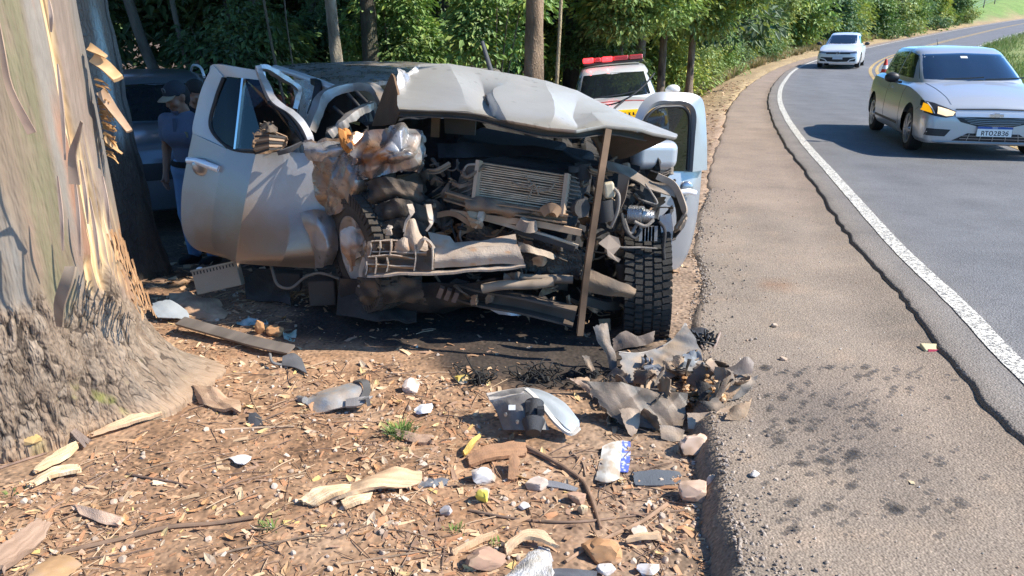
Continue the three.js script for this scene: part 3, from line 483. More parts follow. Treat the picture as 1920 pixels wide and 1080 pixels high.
// ---- the wood behind
const at = (px, d) => { const x = (px - 960) / FOC * (d * Math.cos(PITCH) + 0.45), z = -d; return v3(x, groundH(x, z) - 0.05, z); };
function woodTree({ px, d, r, lean = 0, h = 12, base = [0.13, 0.105, 0.08], label, crown, leaf = [0.05, 0.095, 0.022], moss = 0.2, geo = CL.mid, yel = 0.2, name = 'tree' }, i) {
  const p = at(px, d), t = thing(name, label, 'tree', p.toArray(), 'trees of the roadside wood');
  const L = lean / FOC * d, path = [v3(0, -0.1, 0), v3(L * 0.4, 1, 0), v3(L * 1.15, 2.3, 0.03), v3(L * 1.7, 4.5, rr(-0.2, 0.2)), v3(L * 2.2 + rr(-0.3, 0.3), h, rr(-0.3, 0.3))];
  const tg = [trunkGeo(path, r, r * 0.45, i * 3.7, { seg: 60, rs: r > 0.1 ? 22 : 9, col: barkCol(base, moss), rough: 0.09, flare: 0.25 })];
  for (let k = 0; k < (r > 0.08 ? 5 : 2); k++) { const a = rr(0, 6.28), y0 = h * rr(0.35, 0.8); tg.push(trunkGeo([v3(L * 1.9, y0, 0), v3(L * 1.9 + Math.cos(a) * 0.8, y0 + 0.7, Math.sin(a) * 0.8), v3(L * 1.9 + Math.cos(a) * 2, y0 + 1.4, Math.sin(a) * 2)], r * 0.35, r * 0.1, k + i, { seg: 7, rs: 6, col: barkCol(base, moss) })); }
  part('trunk', merge(tg), M.bark, t);
  const blobs = (crown ?? [{ c: [L * 2, h * 0.72, 0], r: [2.4, h * 0.3, 2.4], n: 420, s: 1.4 }]);
  if (!crown && h < 8) { blobs[0].s = 0.9; blobs[0].c[1] = h + 0.6; blobs[0].r = [1, 1, 1]; blobs[0].n = 160; }
  crownMesh('crown', blobs, crown ? geo : h < 8 ? CL.mid : CL.shade, greens(leaf, yel), t, 100 + i);
}
const wood = [
  { px: 1000, d: 11, r: 0.185, base: [0.36, 0.24, 0.155], moss: 0.08, h: 13, label: 'stout pale brown trunk rising straight behind the crumpled bonnet', geo: CL.shade, crown: [{ c: [0.7, 5.7, 6.1], r: [1.25, 0.9, 1.25], n: 260, s: 0.8 }, { c: [2.1, 6.6, 5.3], r: [1.3, 0.9, 1.3], n: 260, s: 0.8 }, { c: [1.3, 7.8, 3.4], r: [2.9, 2.2, 2.6], n: 520 }, { c: [-1.5, 8, 1.5], r: [3, 2.4, 3], n: 520 }, { c: [-1, 9, -1], r: [3.2, 2.6, 3], n: 420 }] },  // first crown blobs: unseen foliage added to shade second trunk, man and door
  { px: 1036, d: 10.4, r: 0.034, lean: 8, h: 6, base: [0.42, 0.32, 0.19], moss: 0, label: 'thin bare tan pole right beside the stout pale trunk', name: 'sapling' },
  { px: 1070, d: 18, r: 0.24, base: [0.07, 0.06, 0.05], label: 'dark trunk to the right of the bare tan pole' },
  { px: 1098, d: 19, r: 0.16, base: [0.22, 0.20, 0.175], lean: 4, label: 'grey trunk just left of the police car roof' },
  { px: 650, d: 12, r: 0.125, lean: -9, base: [0.34, 0.29, 0.22], moss: 0.05, label: 'mottled trunk with a pale sunlit foot behind the truck roof' },
  { px: 703, d: 13, r: 0.19, base: [0.10, 0.085, 0.065], label: 'thick dark trunk right of the mottled pale one' },
  { px: 340, d: 13, r: 0.12, lean: -46, base: [0.12, 0.105, 0.085], label: 'leaning speckled trunk above the roof-railed car' },
  { px: 392, d: 13, r: 0.06, lean: -28, base: [0.12, 0.105, 0.085], label: 'slim leaning trunk between the roof-railed car and the opened door' },
  { px: 500, d: 14, r: 0.15, base: [0.09, 0.075, 0.06], label: 'dark trunk half veiled by leaves above the twisted door frame' },
  { px: 550, d: 11.5, r: 0.028, lean: -22, h: 6, base: [0.15, 0.13, 0.10], label: 'thin slanting stem above the twisted door frame', name: 'sapling' },
  { px: 572, d: 11.6, r: 0.016, lean: -12, h: 5, base: [0.15, 0.13, 0.10], label: 'thinnest stem, beside the slanting one', name: 'sapling' },
  { px: 886, d: 13, r: 0.055, base: [0.30, 0.24, 0.18], label: 'thin pale stem behind the truck aerial', lean: 3 },
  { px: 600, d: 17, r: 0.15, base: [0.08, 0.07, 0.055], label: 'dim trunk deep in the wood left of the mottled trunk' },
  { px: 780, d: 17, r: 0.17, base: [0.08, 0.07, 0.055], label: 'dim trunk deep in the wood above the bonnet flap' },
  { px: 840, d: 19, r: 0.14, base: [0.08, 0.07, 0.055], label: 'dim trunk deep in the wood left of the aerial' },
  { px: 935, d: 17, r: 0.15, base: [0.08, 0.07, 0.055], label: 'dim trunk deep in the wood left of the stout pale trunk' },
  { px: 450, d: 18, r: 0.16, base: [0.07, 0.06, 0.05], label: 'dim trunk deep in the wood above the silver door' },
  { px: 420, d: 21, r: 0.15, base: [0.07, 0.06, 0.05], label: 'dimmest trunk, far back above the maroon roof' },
  { px: 1196, d: 19, r: 0.16, base: [0.2, 0.15, 0.115], label: 'brown trunk behind the red light bar of the police car', crown: [{ c: [-0.2, 3.6, 0.8], r: [1.5, 1.3, 1.4], n: 900, lobes: 14, minY: 1.4 }, { c: [0, 7, 0], r: [2.2, 2.2, 2.2], n: 300, s: 1.5 }], leaf: [0.12, 0.19, 0.036], yel: 0.3 },
  { px: 1238, d: 21, r: 0.13, base: [0.26, 0.2, 0.15], label: 'pale brown trunk right of the police car mirror', crown: [{ c: [0.2, 3.6, 0.6], r: [1.4, 1.4, 1.4], n: 800, lobes: 12, minY: 1.5 }, { c: [0, 7, 0], r: [2.2, 2.2, 2.2], n: 300, s: 1.5 }], leaf: [0.125, 0.20, 0.04], yel: 0.35 },
  { px: 1291, d: 20.5, r: 0.115, base: [0.30, 0.22, 0.16], label: 'bare lower trunk standing at the edge of the bank, right of the police car', crown: [{ c: [0.1, 3.2, 0.3], r: [1.5, 1.4, 1.3], n: 900, lobes: 12, minY: 1.15 }, { c: [0, 6, 0], r: [2, 2, 2], n: 260, s: 1.5 }], leaf: [0.13, 0.20, 0.04], yel: 0.35 },
  { px: 1160, d: 16.5, r: 0.05, base: [0.2, 0.16, 0.12], label: 'slender stem above the police car windscreen', crown: [{ c: [-0.2, 3.0, 0.4], r: [1.2, 1.0, 1.0], n: 620, lobes: 12, minY: 1.55 }], leaf: [0.12, 0.19, 0.036], yel: 0.3, geo: CL.near },
];
wood.forEach(woodTree);
function shrub({ px, d, h, w, n, leaf = [0.05, 0.1, 0.022], label, geo = CL.near, yel = 0.2, y0 = 0, grp = 'leafy understory shrubs' }, i) {
  const p = at(px, d), t = thing('shrub', label, 'shrub', p.toArray(), grp), st = [];
  for (let k = 0; k < 5; k++) { const a = rr(0, 6.28), q = w * 0.35; st.push(trunkGeo([v3(0, 0, 0), v3(Math.cos(a) * q * 0.4, h * 0.4, Math.sin(a) * q * 0.4), v3(Math.cos(a) * q, h * 0.85, Math.sin(a) * q)], 0.022, 0.008, k + i, { seg: 7, rs: 6, col: barkCol([0.15, 0.12, 0.09], 0.1) })); }
  part('stem', merge(st), M.bark, t);
  crownMesh('foliage', [{ c: [0, y0 + (h - y0) * 0.55, 0], r: [w / 2, (h - y0) * 0.55, w / 2], n }], geo, greens(leaf, yel), t, 400 + i);
}
[
  { px: 490, d: 13.0, h: 2.3, w: 1.5, n: 330, y0: 0.8, leaf: [0.04, 0.085, 0.018], label: 'dark leafy shrub above the twisted door frame' },
  { px: 600, d: 15, h: 2.6, w: 1.6, n: 300, y0: 0.9, leaf: [0.035, 0.075, 0.016], label: 'dark shrub left of the mottled pale trunk' },
  { px: 740, d: 13.6, h: 3.0, w: 1.5, n: 300, y0: 1.5, leaf: [0.11, 0.19, 0.035], label: 'bright leaf spray above the thick dark trunk' },
  { px: 808, d: 14, h: 2.1, w: 1.3, n: 330, y0: 0.6, leaf: [0.12, 0.20, 0.04], label: 'bright green bush above the left end of the bonnet' },
  { px: 752, d: 16.5, h: 2.5, w: 1.8, n: 380, y0: 0.6, label: 'green bush behind the thick dark trunk' },
  { px: 925, d: 12.2, h: 3.0, w: 1.3, n: 230, y0: 1.6, leaf: [0.12, 0.20, 0.04], label: 'hanging bright leaves left of the stout pale trunk' },
  { px: 925, d: 16.5, h: 2.2, w: 2.0, n: 420, y0: 0.4, leaf: [0.08, 0.14, 0.03], label: 'low green bush between the aerial and the stout pale trunk' },
  { px: 850, d: 17, h: 2.6, w: 1.8, n: 380, y0: 0.6, leaf: [0.07, 0.13, 0.028], label: 'green bush behind the thin pale stem' },
  { px: 680, d: 18, h: 2.6, w: 2, n: 360, y0: 0.6, leaf: [0.04, 0.08, 0.018], label: 'dark bush behind the mottled pale trunk' },
  { px: 440, d: 12.6, h: 2.7, w: 1.4, n: 160, y0: 1.2, leaf: [0.035, 0.075, 0.016], label: 'sparse dark shrub above the maroon car roof' },
  { px: 1130, d: 17.5, h: 2.6, w: 1.6, n: 380, y0: 0.9, leaf: [0.06, 0.115, 0.025], label: 'green bush between the grey trunk and the red light bar' },
].forEach(shrub);
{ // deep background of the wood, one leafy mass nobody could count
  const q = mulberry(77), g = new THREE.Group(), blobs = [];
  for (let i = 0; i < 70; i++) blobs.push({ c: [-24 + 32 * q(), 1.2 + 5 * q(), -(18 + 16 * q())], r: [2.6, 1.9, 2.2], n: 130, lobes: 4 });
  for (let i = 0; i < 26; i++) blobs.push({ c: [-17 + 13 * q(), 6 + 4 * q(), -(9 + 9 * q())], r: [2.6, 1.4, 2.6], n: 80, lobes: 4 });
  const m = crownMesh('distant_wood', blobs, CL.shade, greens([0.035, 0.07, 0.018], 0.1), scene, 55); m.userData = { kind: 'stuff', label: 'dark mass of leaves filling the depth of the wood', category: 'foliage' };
}
const ordinal = (i) => { const a = ['first', 'second', 'third', 'fourth', 'fifth', 'sixth', 'seventh', 'eighth', 'ninth', 'tenth', 'eleventh', 'twelfth', 'thirteenth', 'fourteenth', 'fifteenth', 'sixteenth', 'seventeenth', 'eighteenth', 'nineteenth']; return i < 19 ? a[i] : i === 19 ? 'twentieth' : i < 29 ? 'twenty-' + a[i - 20] : i === 29 ? 'thirtieth' : i < 39 ? 'thirty-' + a[i - 30] : i === 39 ? 'fortieth' : 'forty-' + a[(i - 40) % 9]; };
{ // thicket along the far side of the road's left verge
  const names = ['yellow-green', 'mid green', 'dark green', 'bluish green', 'pale green'], tone = [[0.17, 0.22, 0.04], [0.115, 0.185, 0.036], [0.065, 0.125, 0.028], [0.075, 0.14, 0.05], [0.15, 0.20, 0.06]];
  let i = 0;
  for (let d = 23; d < 96; i++) {
    const s = RS.reduce((b, p) => Math.abs(-p.z - d) < Math.abs(-b.z - d) ? p : b), k = i % 5, depth = i % 2, o = -(3.5 + shoulderW(d) * 0.3 + 1.0 + depth * 1.9 + 0.7 * noise(i * 1.7)), x = s.x + s.nx * o, z = s.z + s.nz * o;
    const h = (d < 40 ? 5.6 : d < 60 ? 5.0 : 4.2) * rr(0.75, 1.1), w = rr(2.8, 4.2) * (1 + d / 150), near = d < 42;
    const t = thing('roadside_bush', ['front-row ', 'back-row '][depth] + names[k] + ' bush, ' + ordinal(i) + ' from the police car along the bend', 'bush', [x, groundH(x, z) - 0.1, z], 'thicket along the bend');
    const st = []; for (let m = 0; m < 4; m++) { const a = rr(0, 6.28); st.push(trunkGeo([v3(rr(-0.3, 0.3), 0, rr(-0.3, 0.3)), v3(Math.cos(a) * 0.4, h * 0.4, Math.sin(a) * 0.4), v3(Math.cos(a) * 0.9, h * 0.8, Math.sin(a) * 0.9)], 0.06, 0.02, m, { seg: 6, rs: 6, col: barkCol([0.22, 0.18, 0.13], 0.1) })); }
    part('stem', merge(st), M.bark, t);
    crownMesh('foliage', [{ c: [0, h * 0.52, 0], r: [w / 2, h * 0.52, w / 2], n: near ? 950 : 520, lobes: 16 }, { c: [0.4, h * 0.2, 0.5], r: [w * 0.5, h * 0.24, w * 0.5], n: near ? 420 : 220, lobes: 9 }], near ? CL.mid : CL.far, greens(tone[k], 0.25), t, 700 + i);
    d += near ? 1.55 : 2.1 + d * 0.006;
  }
}
// ---------------------------------------------------------------- vehicles
const csg = new Evaluator(); csg.attributes = ['position', 'normal']; csg.useGroups = false;
const caster = new THREE.Raycaster();
function loftBody(st, N = 70) { // st: [z, halfWidth, y0, y1, crown]
  const ring = [[-0.70, 0], [-0.93, 0.015], [-0.985, 0.12], [-1, 0.34], [-0.992, 0.58], [-0.968, 0.8], [-0.925, 0.93], [-0.84, 0.99], [-0.66, 1.0, 0.35], [-0.36, 1.0, 0.8], [0, 1.0, 1]];
  const full = [...ring, ...ring.slice(0, -1).reverse().map(([a, b, c]) => [-a, b, c])], m = full.length, n = st.length, pos = [], idx = [];
  const get = (t) => { const u = t * (n - 1), i = Math.min(n - 2, Math.floor(u)), f = u - i, q = (k) => st[clamp(k, 0, n - 1)]; return st[0].map((_, k) => cr(q(i - 1)[k], q(i)[k], q(i + 1)[k], q(i + 2)[k], f)); };
  for (let i = 0; i <= N; i++) { const [z, w, y0, y1, c] = get(i / N); for (const [a, b, e = 0] of full) pos.push(a * w, mix(y0, y1, b) + e * c, z); }
  for (let i = 0; i < N; i++) for (let j = 0; j < m; j++) { const a = i * m + j, b = i * m + (j + 1) % m; idx.push(a, a + m, b, b, a + m, b + m); }
  for (const [i, flip] of [[0, 0], [N, 1]]) { // caps: shrinking rings that bulge a little
    const s = get(i / N), cy = (s[2] + s[3]) / 2; let prev = i * m;
    const dz = (i ? -1 : 1);
    for (const [k, bz] of [[0.75, 0.015], [0.4, 0.025]]) { const base = pos.length / 3; for (let j = 0; j < m; j++) { const o = (i * m + j) * 3; pos.push(pos[o] * mix(1, k, 1), cy + (pos[o + 1] - cy) * k, s[0] + dz * bz); } for (let j = 0; j < m; j++) { const a = prev + j, b = prev + (j + 1) % m, c = base + j, d = base + (j + 1) % m; flip ? idx.push(a, c, b, b, c, d) : idx.push(a, b, c, b, d, c); } prev = base; }
    const ctr = pos.length / 3; pos.push(0, cy, s[0] + dz * 0.028); for (let j = 0; j < m; j++) { const a = prev + j, b = prev + (j + 1) % m; flip ? idx.push(a, ctr, b) : idx.push(a, b, ctr); }
  }
  const g = new THREE.BufferGeometry(); g.setAttribute('position', new THREE.Float32BufferAttribute(pos, 3)); g.setIndex(idx); return g;
}
function loftCabin(lv) { // lv: [y, zFront, zRear, halfWidthFront, halfWidthRear]
  const S = 40, pos = [], idx = [];
  const N = lv.length;
  lv.forEach(([y, zf, zr, wf, wr]) => { for (let j = 0; j < S; j++) { const t = j / S * 6.28319, c = Math.cos(t), s = Math.sin(t), e = 0.36, sx = Math.sign(c) * Math.pow(Math.abs(c), e), sz = Math.sign(s) * Math.pow(Math.abs(s), e); const k = (sz + 1) / 2, w = mix(wr, wf, k), z = mix(zr, zf, k) + (sz > 0.6 ? 0.05 * (1 - sx * sx) : 0); pos.push(sx * w, y + (0.0) * s, z); } });
  for (let i = 0; i < N - 1; i++) for (let j = 0; j < S; j++) { const a = i * S + j, b = i * S + (j + 1) % S; idx.push(a, a + S, b, b, a + S, b + S); }
  const top = pos.length / 3, l = lv[N - 1]; pos.push(0, l[0] + 0.012, (l[1] + l[2]) / 2); for (let j = 0; j < S; j++) idx.push((N - 1) * S + j, top, (N - 1) * S + (j + 1) % S);
  const bot = pos.length / 3; pos.push(0, lv[0][0], 0); for (let j = 0; j < S; j++) idx.push((j + 1) % S, bot, j);
  const g = new THREE.BufferGeometry(); g.setAttribute('position', new THREE.Float32BufferAttribute(pos, 3)); g.setIndex(idx); return g;
}
// a fitted panel: ruled between two edges, each point dropped onto the body along an axis
function fitted(meshes, axis, edgeA, edgeB, { nu = 16, nv = 8, off = 0.004, thick = 0.02 } = {}) {
  const line = (e, t) => { const n = e.length - 1, u = t * n, i = Math.min(n - 1, Math.floor(u)), f = u - i; return [mix(e[i][0], e[i + 1][0], f), mix(e[i][1], e[i + 1][1], f)]; };
  const dirs = { '+z': [v3(0, 0, -1), (a, b) => v3(a, b, 6)], '-z': [v3(0, 0, 1), (a, b) => v3(a, b, -6)], '+x': [v3(-1, 0, 0), (a, b) => v3(6, b, a)], '-x': [v3(1, 0, 0), (a, b) => v3(-6, b, a)], '+y': [v3(0, -1, 0), (a, b) => v3(a, 6, b)] }, [dir, org] = dirs[axis];
  const P = []; let last = 6;
  for (let j = 0; j <= nv; j++) for (let i = 0; i <= nu; i++) { const A = line(edgeA, i / nu), B = line(edgeB, i / nu), o = org(mix(A[0], B[0], j / nv), mix(A[1], B[1], j / nv)); caster.set(o, dir); const h = caster.intersectObjects(meshes, false); if (h.length) last = h[0].distance; P.push(o.addScaledVector(dir, last - off)); }
  const W = P.length, pos = [], idx = []; P.forEach((p) => pos.push(p.x, p.y, p.z)); P.forEach((p) => { const q = p.clone().addScaledVector(dir, thick); pos.push(q.x, q.y, q.z); });
  const at = (i, j) => j * (nu + 1) + i;
  for (let j = 0; j < nv; j++) for (let i = 0; i < nu; i++) idx.push(at(i, j), at(i + 1, j), at(i + 1, j + 1), at(i, j), at(i + 1, j + 1), at(i, j + 1));
  for (let i = 0; i < nu; i++) { idx.push(at(i, 0), W + at(i, 0), at(i + 1, 0), at(i + 1, 0), W + at(i, 0), W + at(i + 1, 0)); idx.push(at(i, nv), at(i + 1, nv), W + at(i, nv), at(i + 1, nv), W + at(i + 1, nv), W + at(i, nv)); }
  for (let j = 0; j < nv; j++) { idx.push(at(0, j), at(0, j + 1), W + at(0, j), at(0, j + 1), W + at(0, j + 1), W + at(0, j)); idx.push(at(nu, j), W + at(nu, j), at(nu, j + 1), at(nu, j + 1), W + at(nu, j), W + at(nu, j + 1)); }
  const g = new THREE.BufferGeometry(); g.setAttribute('position', new THREE.Float32BufferAttribute(pos, 3)); g.setIndex(idx);
  const e1 = P[1].clone().sub(P[0]), e2 = P[nu + 1].clone().sub(P[0]); if (e1.cross(e2).dot(dir) > 0) { for (let k = 0; k < idx.length; k += 3) { const t = idx[k + 1]; idx[k + 1] = idx[k + 2]; idx[k + 2] = t; } g.setIndex(idx); }
  return norm(toCreasedNormals(g, 0.7));
}
const tyreProfile = (r, w, rim) => [[rim, -w * 0.42], [rim + 0.02, -w * 0.5], [r - 0.05, -w * 0.5], [r - 0.015, -w * 0.44], [r, -w * 0.3], [r, w * 0.3], [r - 0.015, w * 0.44], [r - 0.05, w * 0.5], [rim + 0.02, w * 0.5], [rim, w * 0.42]].map(([a, b]) => new THREE.Vector2(a, b));
const wheelGeoCache = {};
function wheelParts(r, w, spokes, key) {
  return wheelGeoCache[key] ??= (() => {
    const rim = r * 0.66, ty = norm(new THREE.LatheGeometry(tyreProfile(r, w, rim), 40)); ty.rotateZ(Math.PI / 2);
    const l = []; const rg = new THREE.LatheGeometry([[rim - 0.02, -w * 0.4], [rim, -w * 0.42], [rim + 0.012, -w * 0.5], [rim - 0.012, -w * 0.49], [rim - 0.03, -w * 0.3], [rim - 0.035, w * 0.4]].map((p) => new THREE.Vector2(...p)), 40); l.push(norm(rg));
    for (let i = 0; i < spokes; i++) for (const k of [-0.09, 0.09]) { const a = i / spokes * 6.283 + k; l.push(bar([v3(Math.cos(a) * 0.03, -w * 0.45, Math.sin(a) * 0.03), v3(Math.cos(a + k) * rim * 0.6, -w * 0.46, Math.sin(a + k) * rim * 0.6), v3(Math.cos(a + k * 1.6) * rim * 0.97, -w * 0.42, Math.sin(a + k * 1.6) * rim * 0.97)], 0.028, 0.024)); }
    l.push(cylAt(v3(0, -w * 0.5, 0), v3(0, -w * 0.3, 0), 0.045, 0.06)); const rg2 = merge(l); rg2.rotateZ(-Math.PI / 2);
    const back = norm(new THREE.CylinderGeometry(rim * 0.96, rim * 0.96, 0.02, 28)); back.rotateZ(Math.PI / 2);
    return { ty, rg: rg2, back };
  })();
}
function car(S) {
  const t = thing(S.name, S.label, S.category ?? 'car', S.pos, S.group); t.rotation.set(0, S.yaw, S.roll ?? 0, 'YXZ');
  const wz = S.wz, wr = S.wr ?? 0.31, tw = S.tw ?? 0.2, tr = S.track / 2;
  let lower = new Brush(loftBody(S.body)); lower.geometry.computeVertexNormals(); lower.updateMatrixWorld();
  for (const z of wz) for (const s of [-1, 1]) { const c = new Brush(new THREE.CylinderGeometry(wr + 0.045, wr + 0.045, 0.42, 36)); c.rotation.z = Math.PI / 2; c.position.set(s * (tr + 0.05), wr + 0.01, z); c.updateMatrixWorld(); lower = csg.evaluate(lower, c, SUBTRACTION); lower.updateMatrixWorld(); }
  let lg = lower.geometry; lg.deleteAttribute('normal'); if (lg.index === null) lg = mergeVertices(lg); lg = norm(toCreasedNormals(mergeVertices(lg, 1e-4), 0.55));
  let cg = norm(toCreasedNormals(loftCabin(S.cabin), 0.5));
  const mL = new THREE.Mesh(loftBody(S.body), new THREE.MeshBasicMaterial({ side: THREE.DoubleSide })), mC = new THREE.Mesh(loftCabin(S.cabin), mL.material); mL.updateMatrixWorld(); mC.updateMatrixWorld();
  const col = S.color, bodyGeo = merge([lg, cg]); paint(bodyGeo, S.paint ?? (() => col));
  part('body', bodyGeo, S.mat ?? M.paint, t);
  const both = [mL, mC], P = (name, mesh, axis, a, b, mat, o, label) => { const g = fitted(mesh, axis, a, b, o); return part(name, o?.color ? paint(g, () => o.color) : g, mat, t, label); };
  for (const z of wz) for (const s of [-1, 1]) {
    const w = new THREE.Group(); w.name = 'wheel'; w.position.set(s * (tr + 0.01), wr, z); t.add(w); const wp = wheelParts(wr, tw, 5, wr + '_' + tw);
    const a = part('tyre', wp.ty, M.rubber, w), b = part('rim', wp.rg, S.rimMat ?? M.alloy, w); part('brake_disc', wp.back, M.dark, w); w.rotation.y = s > 0 ? Math.PI : 0; if (z > 0 && S.steer) w.rotation.y += S.steer;
  }
  part('underbody', boxAt(v3(0, 0.24, 0), S.track * 0.86, 0.12, wz[0] - wz[1] + 0.5), M.dark, t);
  return { t, mL, mC, both, P };
}
const plateTex = (() => {
  const c = document.createElement('canvas'); c.width = 512; c.height = 168; const x = c.getContext('2d');
  x.fillStyle = '#e9e9e6'; x.fillRect(0, 0, 512, 168); x.fillStyle = '#1d4f9c'; x.fillRect(0, 0, 512, 40); x.fillStyle = '#e8ecf2'; x.font = 'bold 24px sans-serif'; x.textAlign = 'center'; x.fillText('BRASIL', 256, 29);
  x.fillStyle = '#22262c'; x.font = 'bold 104px sans-serif'; x.save(); x.translate(262, 146); x.scale(0.92, 1); x.fillText('RTO2B36', 0, 0); x.restore(); x.strokeStyle = '#55595f'; x.lineWidth = 5; x.strokeRect(3, 3, 506, 162);
  const t = new THREE.CanvasTexture(c); t.colorSpace = THREE.SRGBColorSpace; return t;
})();
const lit = (r, g, b, k) => std({ color: C(r, g, b), emissive: C(r, g, b), emissiveIntensity: k, roughness: 0.25 });
M.lens = phy({ color: C(0.28, 0.28, 0.28), roughness: 0.08, metalness: 0.6, clearcoat: 1 });
M.warmLamp = lit(1, 0.72, 0.42, 0.45); M.amber = lit(1, 0.45, 0.01, 0.45); M.redLamp = lit(1, 0.05, 0.06, 1.3); M.redLens = phy({ color: C(0.5, 0.05, 0.06), roughness: 0.2, clearcoat: 1 });
const mirrorG = (s, x, y, z, k = 1) => { const g = new THREE.SphereGeometry(0.1, 18, 12); g.scale(1.05 * k, 0.72 * k, 0.72 * k); g.translate(s * x, y, z); return merge([norm(g), bar([v3(s * (x - 0.14), y - 0.07, z - 0.02), v3(s * (x - 0.02), y - 0.05, z)], 0.05, 0.035)]); };
// ---- silver hatchback coming towards us
{
  const S = { name: 'silver_car', label: 'silver hatchback with lit headlight, passing close at the right edge of the photo', pos: [6.74, elev(13) + RD, -11.7], yaw: Math.atan2(-0.25, 0.97), color: [0.47, 0.485, 0.50], wz: [1.24, -1.26], track: 1.46, wr: 0.30, tw: 0.19, steer: 0,
    body: [[2.03, 0.70, 0.20, 0.56, 0.03], [1.99, 0.77, 0.185, 0.635, 0.035], [1.90, 0.815, 0.18, 0.685, 0.04], [1.72, 0.845, 0.18, 0.75, 0.05], [1.3, 0.86, 0.18, 0.84, 0.05], [0.8, 0.862, 0.18, 0.90, 0.05], [0.2, 0.862, 0.18, 0.905, 0.02], [-0.8, 0.865, 0.18, 0.93, 0.0], [-1.5, 0.855, 0.2, 0.95, 0.0], [-1.85, 0.81, 0.24, 0.93, 0], [-1.98, 0.74, 0.28, 0.86, 0]],
    cabin: [[0.84, 1.04, -1.86, 0.75, 0.70], [0.95, 0.88, -1.84, 0.735, 0.70], [1.10, 0.58, -1.78, 0.685, 0.655], [1.25, 0.27, -1.68, 0.63, 0.60], [1.315, 0.12, -1.6, 0.60, 0.57], [1.36, -0.05, -1.5, 0.555, 0.53], [1.385, -0.32, -1.35, 0.45, 0.43], [1.395, -0.55, -1.1, 0.25, 0.25]] };
  const { t, mL, mC, both, P } = car(S);
  P('windshield', [mC], '+z', [[-0.655, 0.955], [0, 0.945], [0.655, 0.955]], [[-0.565, 1.285], [0, 1.305], [0.565, 1.285]], M.glass, { nu: 24, nv: 12 });
  P('toll_tag', [mC], '+z', [[-0.06, 1.235], [0.03, 1.235]], [[-0.06, 1.262], [0.03, 1.262]], M.plateWhite ?? (M.plateWhite = std({ color: C(0.75, 0.75, 0.73), roughness: 0.5 })), { nu: 3, nv: 2, off: 0.008 });
  for (const [ax, s] of [['-x', -1], ['+x', 1]]) {
    P('front_side_window', [mC], ax, [[0.56, 0.955], [0.0, 0.965], [-0.30, 0.97]], [[0.12, 1.265], [-0.1, 1.30], [-0.30, 1.315]], M.glass, { nu: 12, nv: 8 });
    P('rear_side_window', [mC], ax, [[-0.38, 0.97], [-0.8, 0.985], [-1.25, 1.0]], [[-0.38, 1.315], [-0.8, 1.31], [-1.15, 1.25]], M.glass, { nu: 12, nv: 8 });
    P('door_trim', [mL], ax, [[0.62, 0.30], [-0.9, 0.30]], [[0.62, 0.335], [-0.9, 0.335]], M.black, { nu: 20, nv: 2, thick: 0.01 });
    P('door_handle', [mL], ax, [[-0.05, 0.78], [-0.2, 0.78]], [[-0.05, 0.805], [-0.2, 0.805]], M.paint, { nu: 5, nv: 2, off: 0.02, thick: 0.03, color: S.color });
    P('door_seam', [mL], ax, [[-0.34, 0.26], [-0.34, 0.9]], [[-0.346, 0.26], [-0.346, 0.9]], M.dark, { nu: 12, nv: 1, off: 0.002 });
    P('door_seam', [mL], ax, [[0.72, 0.28], [0.66, 0.6], [0.70, 0.88]], [[0.714, 0.28], [0.654, 0.6], [0.694, 0.88]], M.dark, { nu: 14, nv: 1, off: 0.002 });
    part('mirror', mirrorG(s, 0.98, 0.96, 0.52), M.black, t);
    const hl = [[s * 0.80, 0.72], [s * 0.70, 0.70], [s * 0.56, 0.645], [s * 0.455, 0.60]], hb = [[s * 0.84, 0.585], [s * 0.72, 0.545], [s * 0.58, 0.525], [s * 0.50, 0.545]];
    P('headlight', [mL], '+z', hb, hl, M.black, { nu: 20, nv: 8, off: 0.006 });
    P('headlight_lens', [mL], '+z', [[s * 0.685, 0.575], [s * 0.58, 0.545], [s * 0.50, 0.555]], [[s * 0.675, 0.66], [s * 0.57, 0.632], [s * 0.478, 0.60]], s < 0 ? M.warmLamp : M.lens, { nu: 14, nv: 7, off: 0.016 });
    P('turn_signal', [mL], '+z', [[s * 0.825, 0.60], [s * 0.735, 0.575]], [[s * 0.795, 0.69], [s * 0.765, 0.675]], s < 0 ? M.amber : M.lens, { nu: 8, nv: 6, off: 0.015 });
    P('daytime_strip', [mL], '+z', [[s * 0.722, 0.575], [s * 0.71, 0.575]], [[s * 0.775, 0.705], [s * 0.76, 0.70]], M.plateWhite, { nu: 2, nv: 8, off: 0.018 });
    P('fog_recess', [mL], '+z', [[s * 0.79, 0.29], [s * 0.56, 0.285]], [[s * 0.775, 0.385], [s * 0.50, 0.375]], M.black, { nu: 10, nv: 5, off: 0.003 });
  }
  P('bonnet_gap', [mL], '+z', [[-0.47, 0.625], [0, 0.632], [0.47, 0.625]], [[-0.47, 0.64], [0, 0.65], [0.47, 0.64]], M.black, { nu: 24, nv: 2 });
  P('grille_bar', [mL], '+z', [[-0.47, 0.545], [0, 0.545], [0.47, 0.545]], [[-0.48, 0.60], [0, 0.60], [0.48, 0.60]], M.paint, { nu: 24, nv: 4, off: 0.02, thick: 0.04, color: [0.66, 0.67, 0.68] });
  P('grille', [mL], '+z', [[-0.40, 0.475], [-0.2, 0.425], [0, 0.418], [0.2, 0.425], [0.40, 0.475]], [[-0.455, 0.53], [-0.2, 0.54], [0, 0.54], [0.2, 0.54], [0.455, 0.53]], M.black, { nu: 28, nv: 6, off: 0.006 });
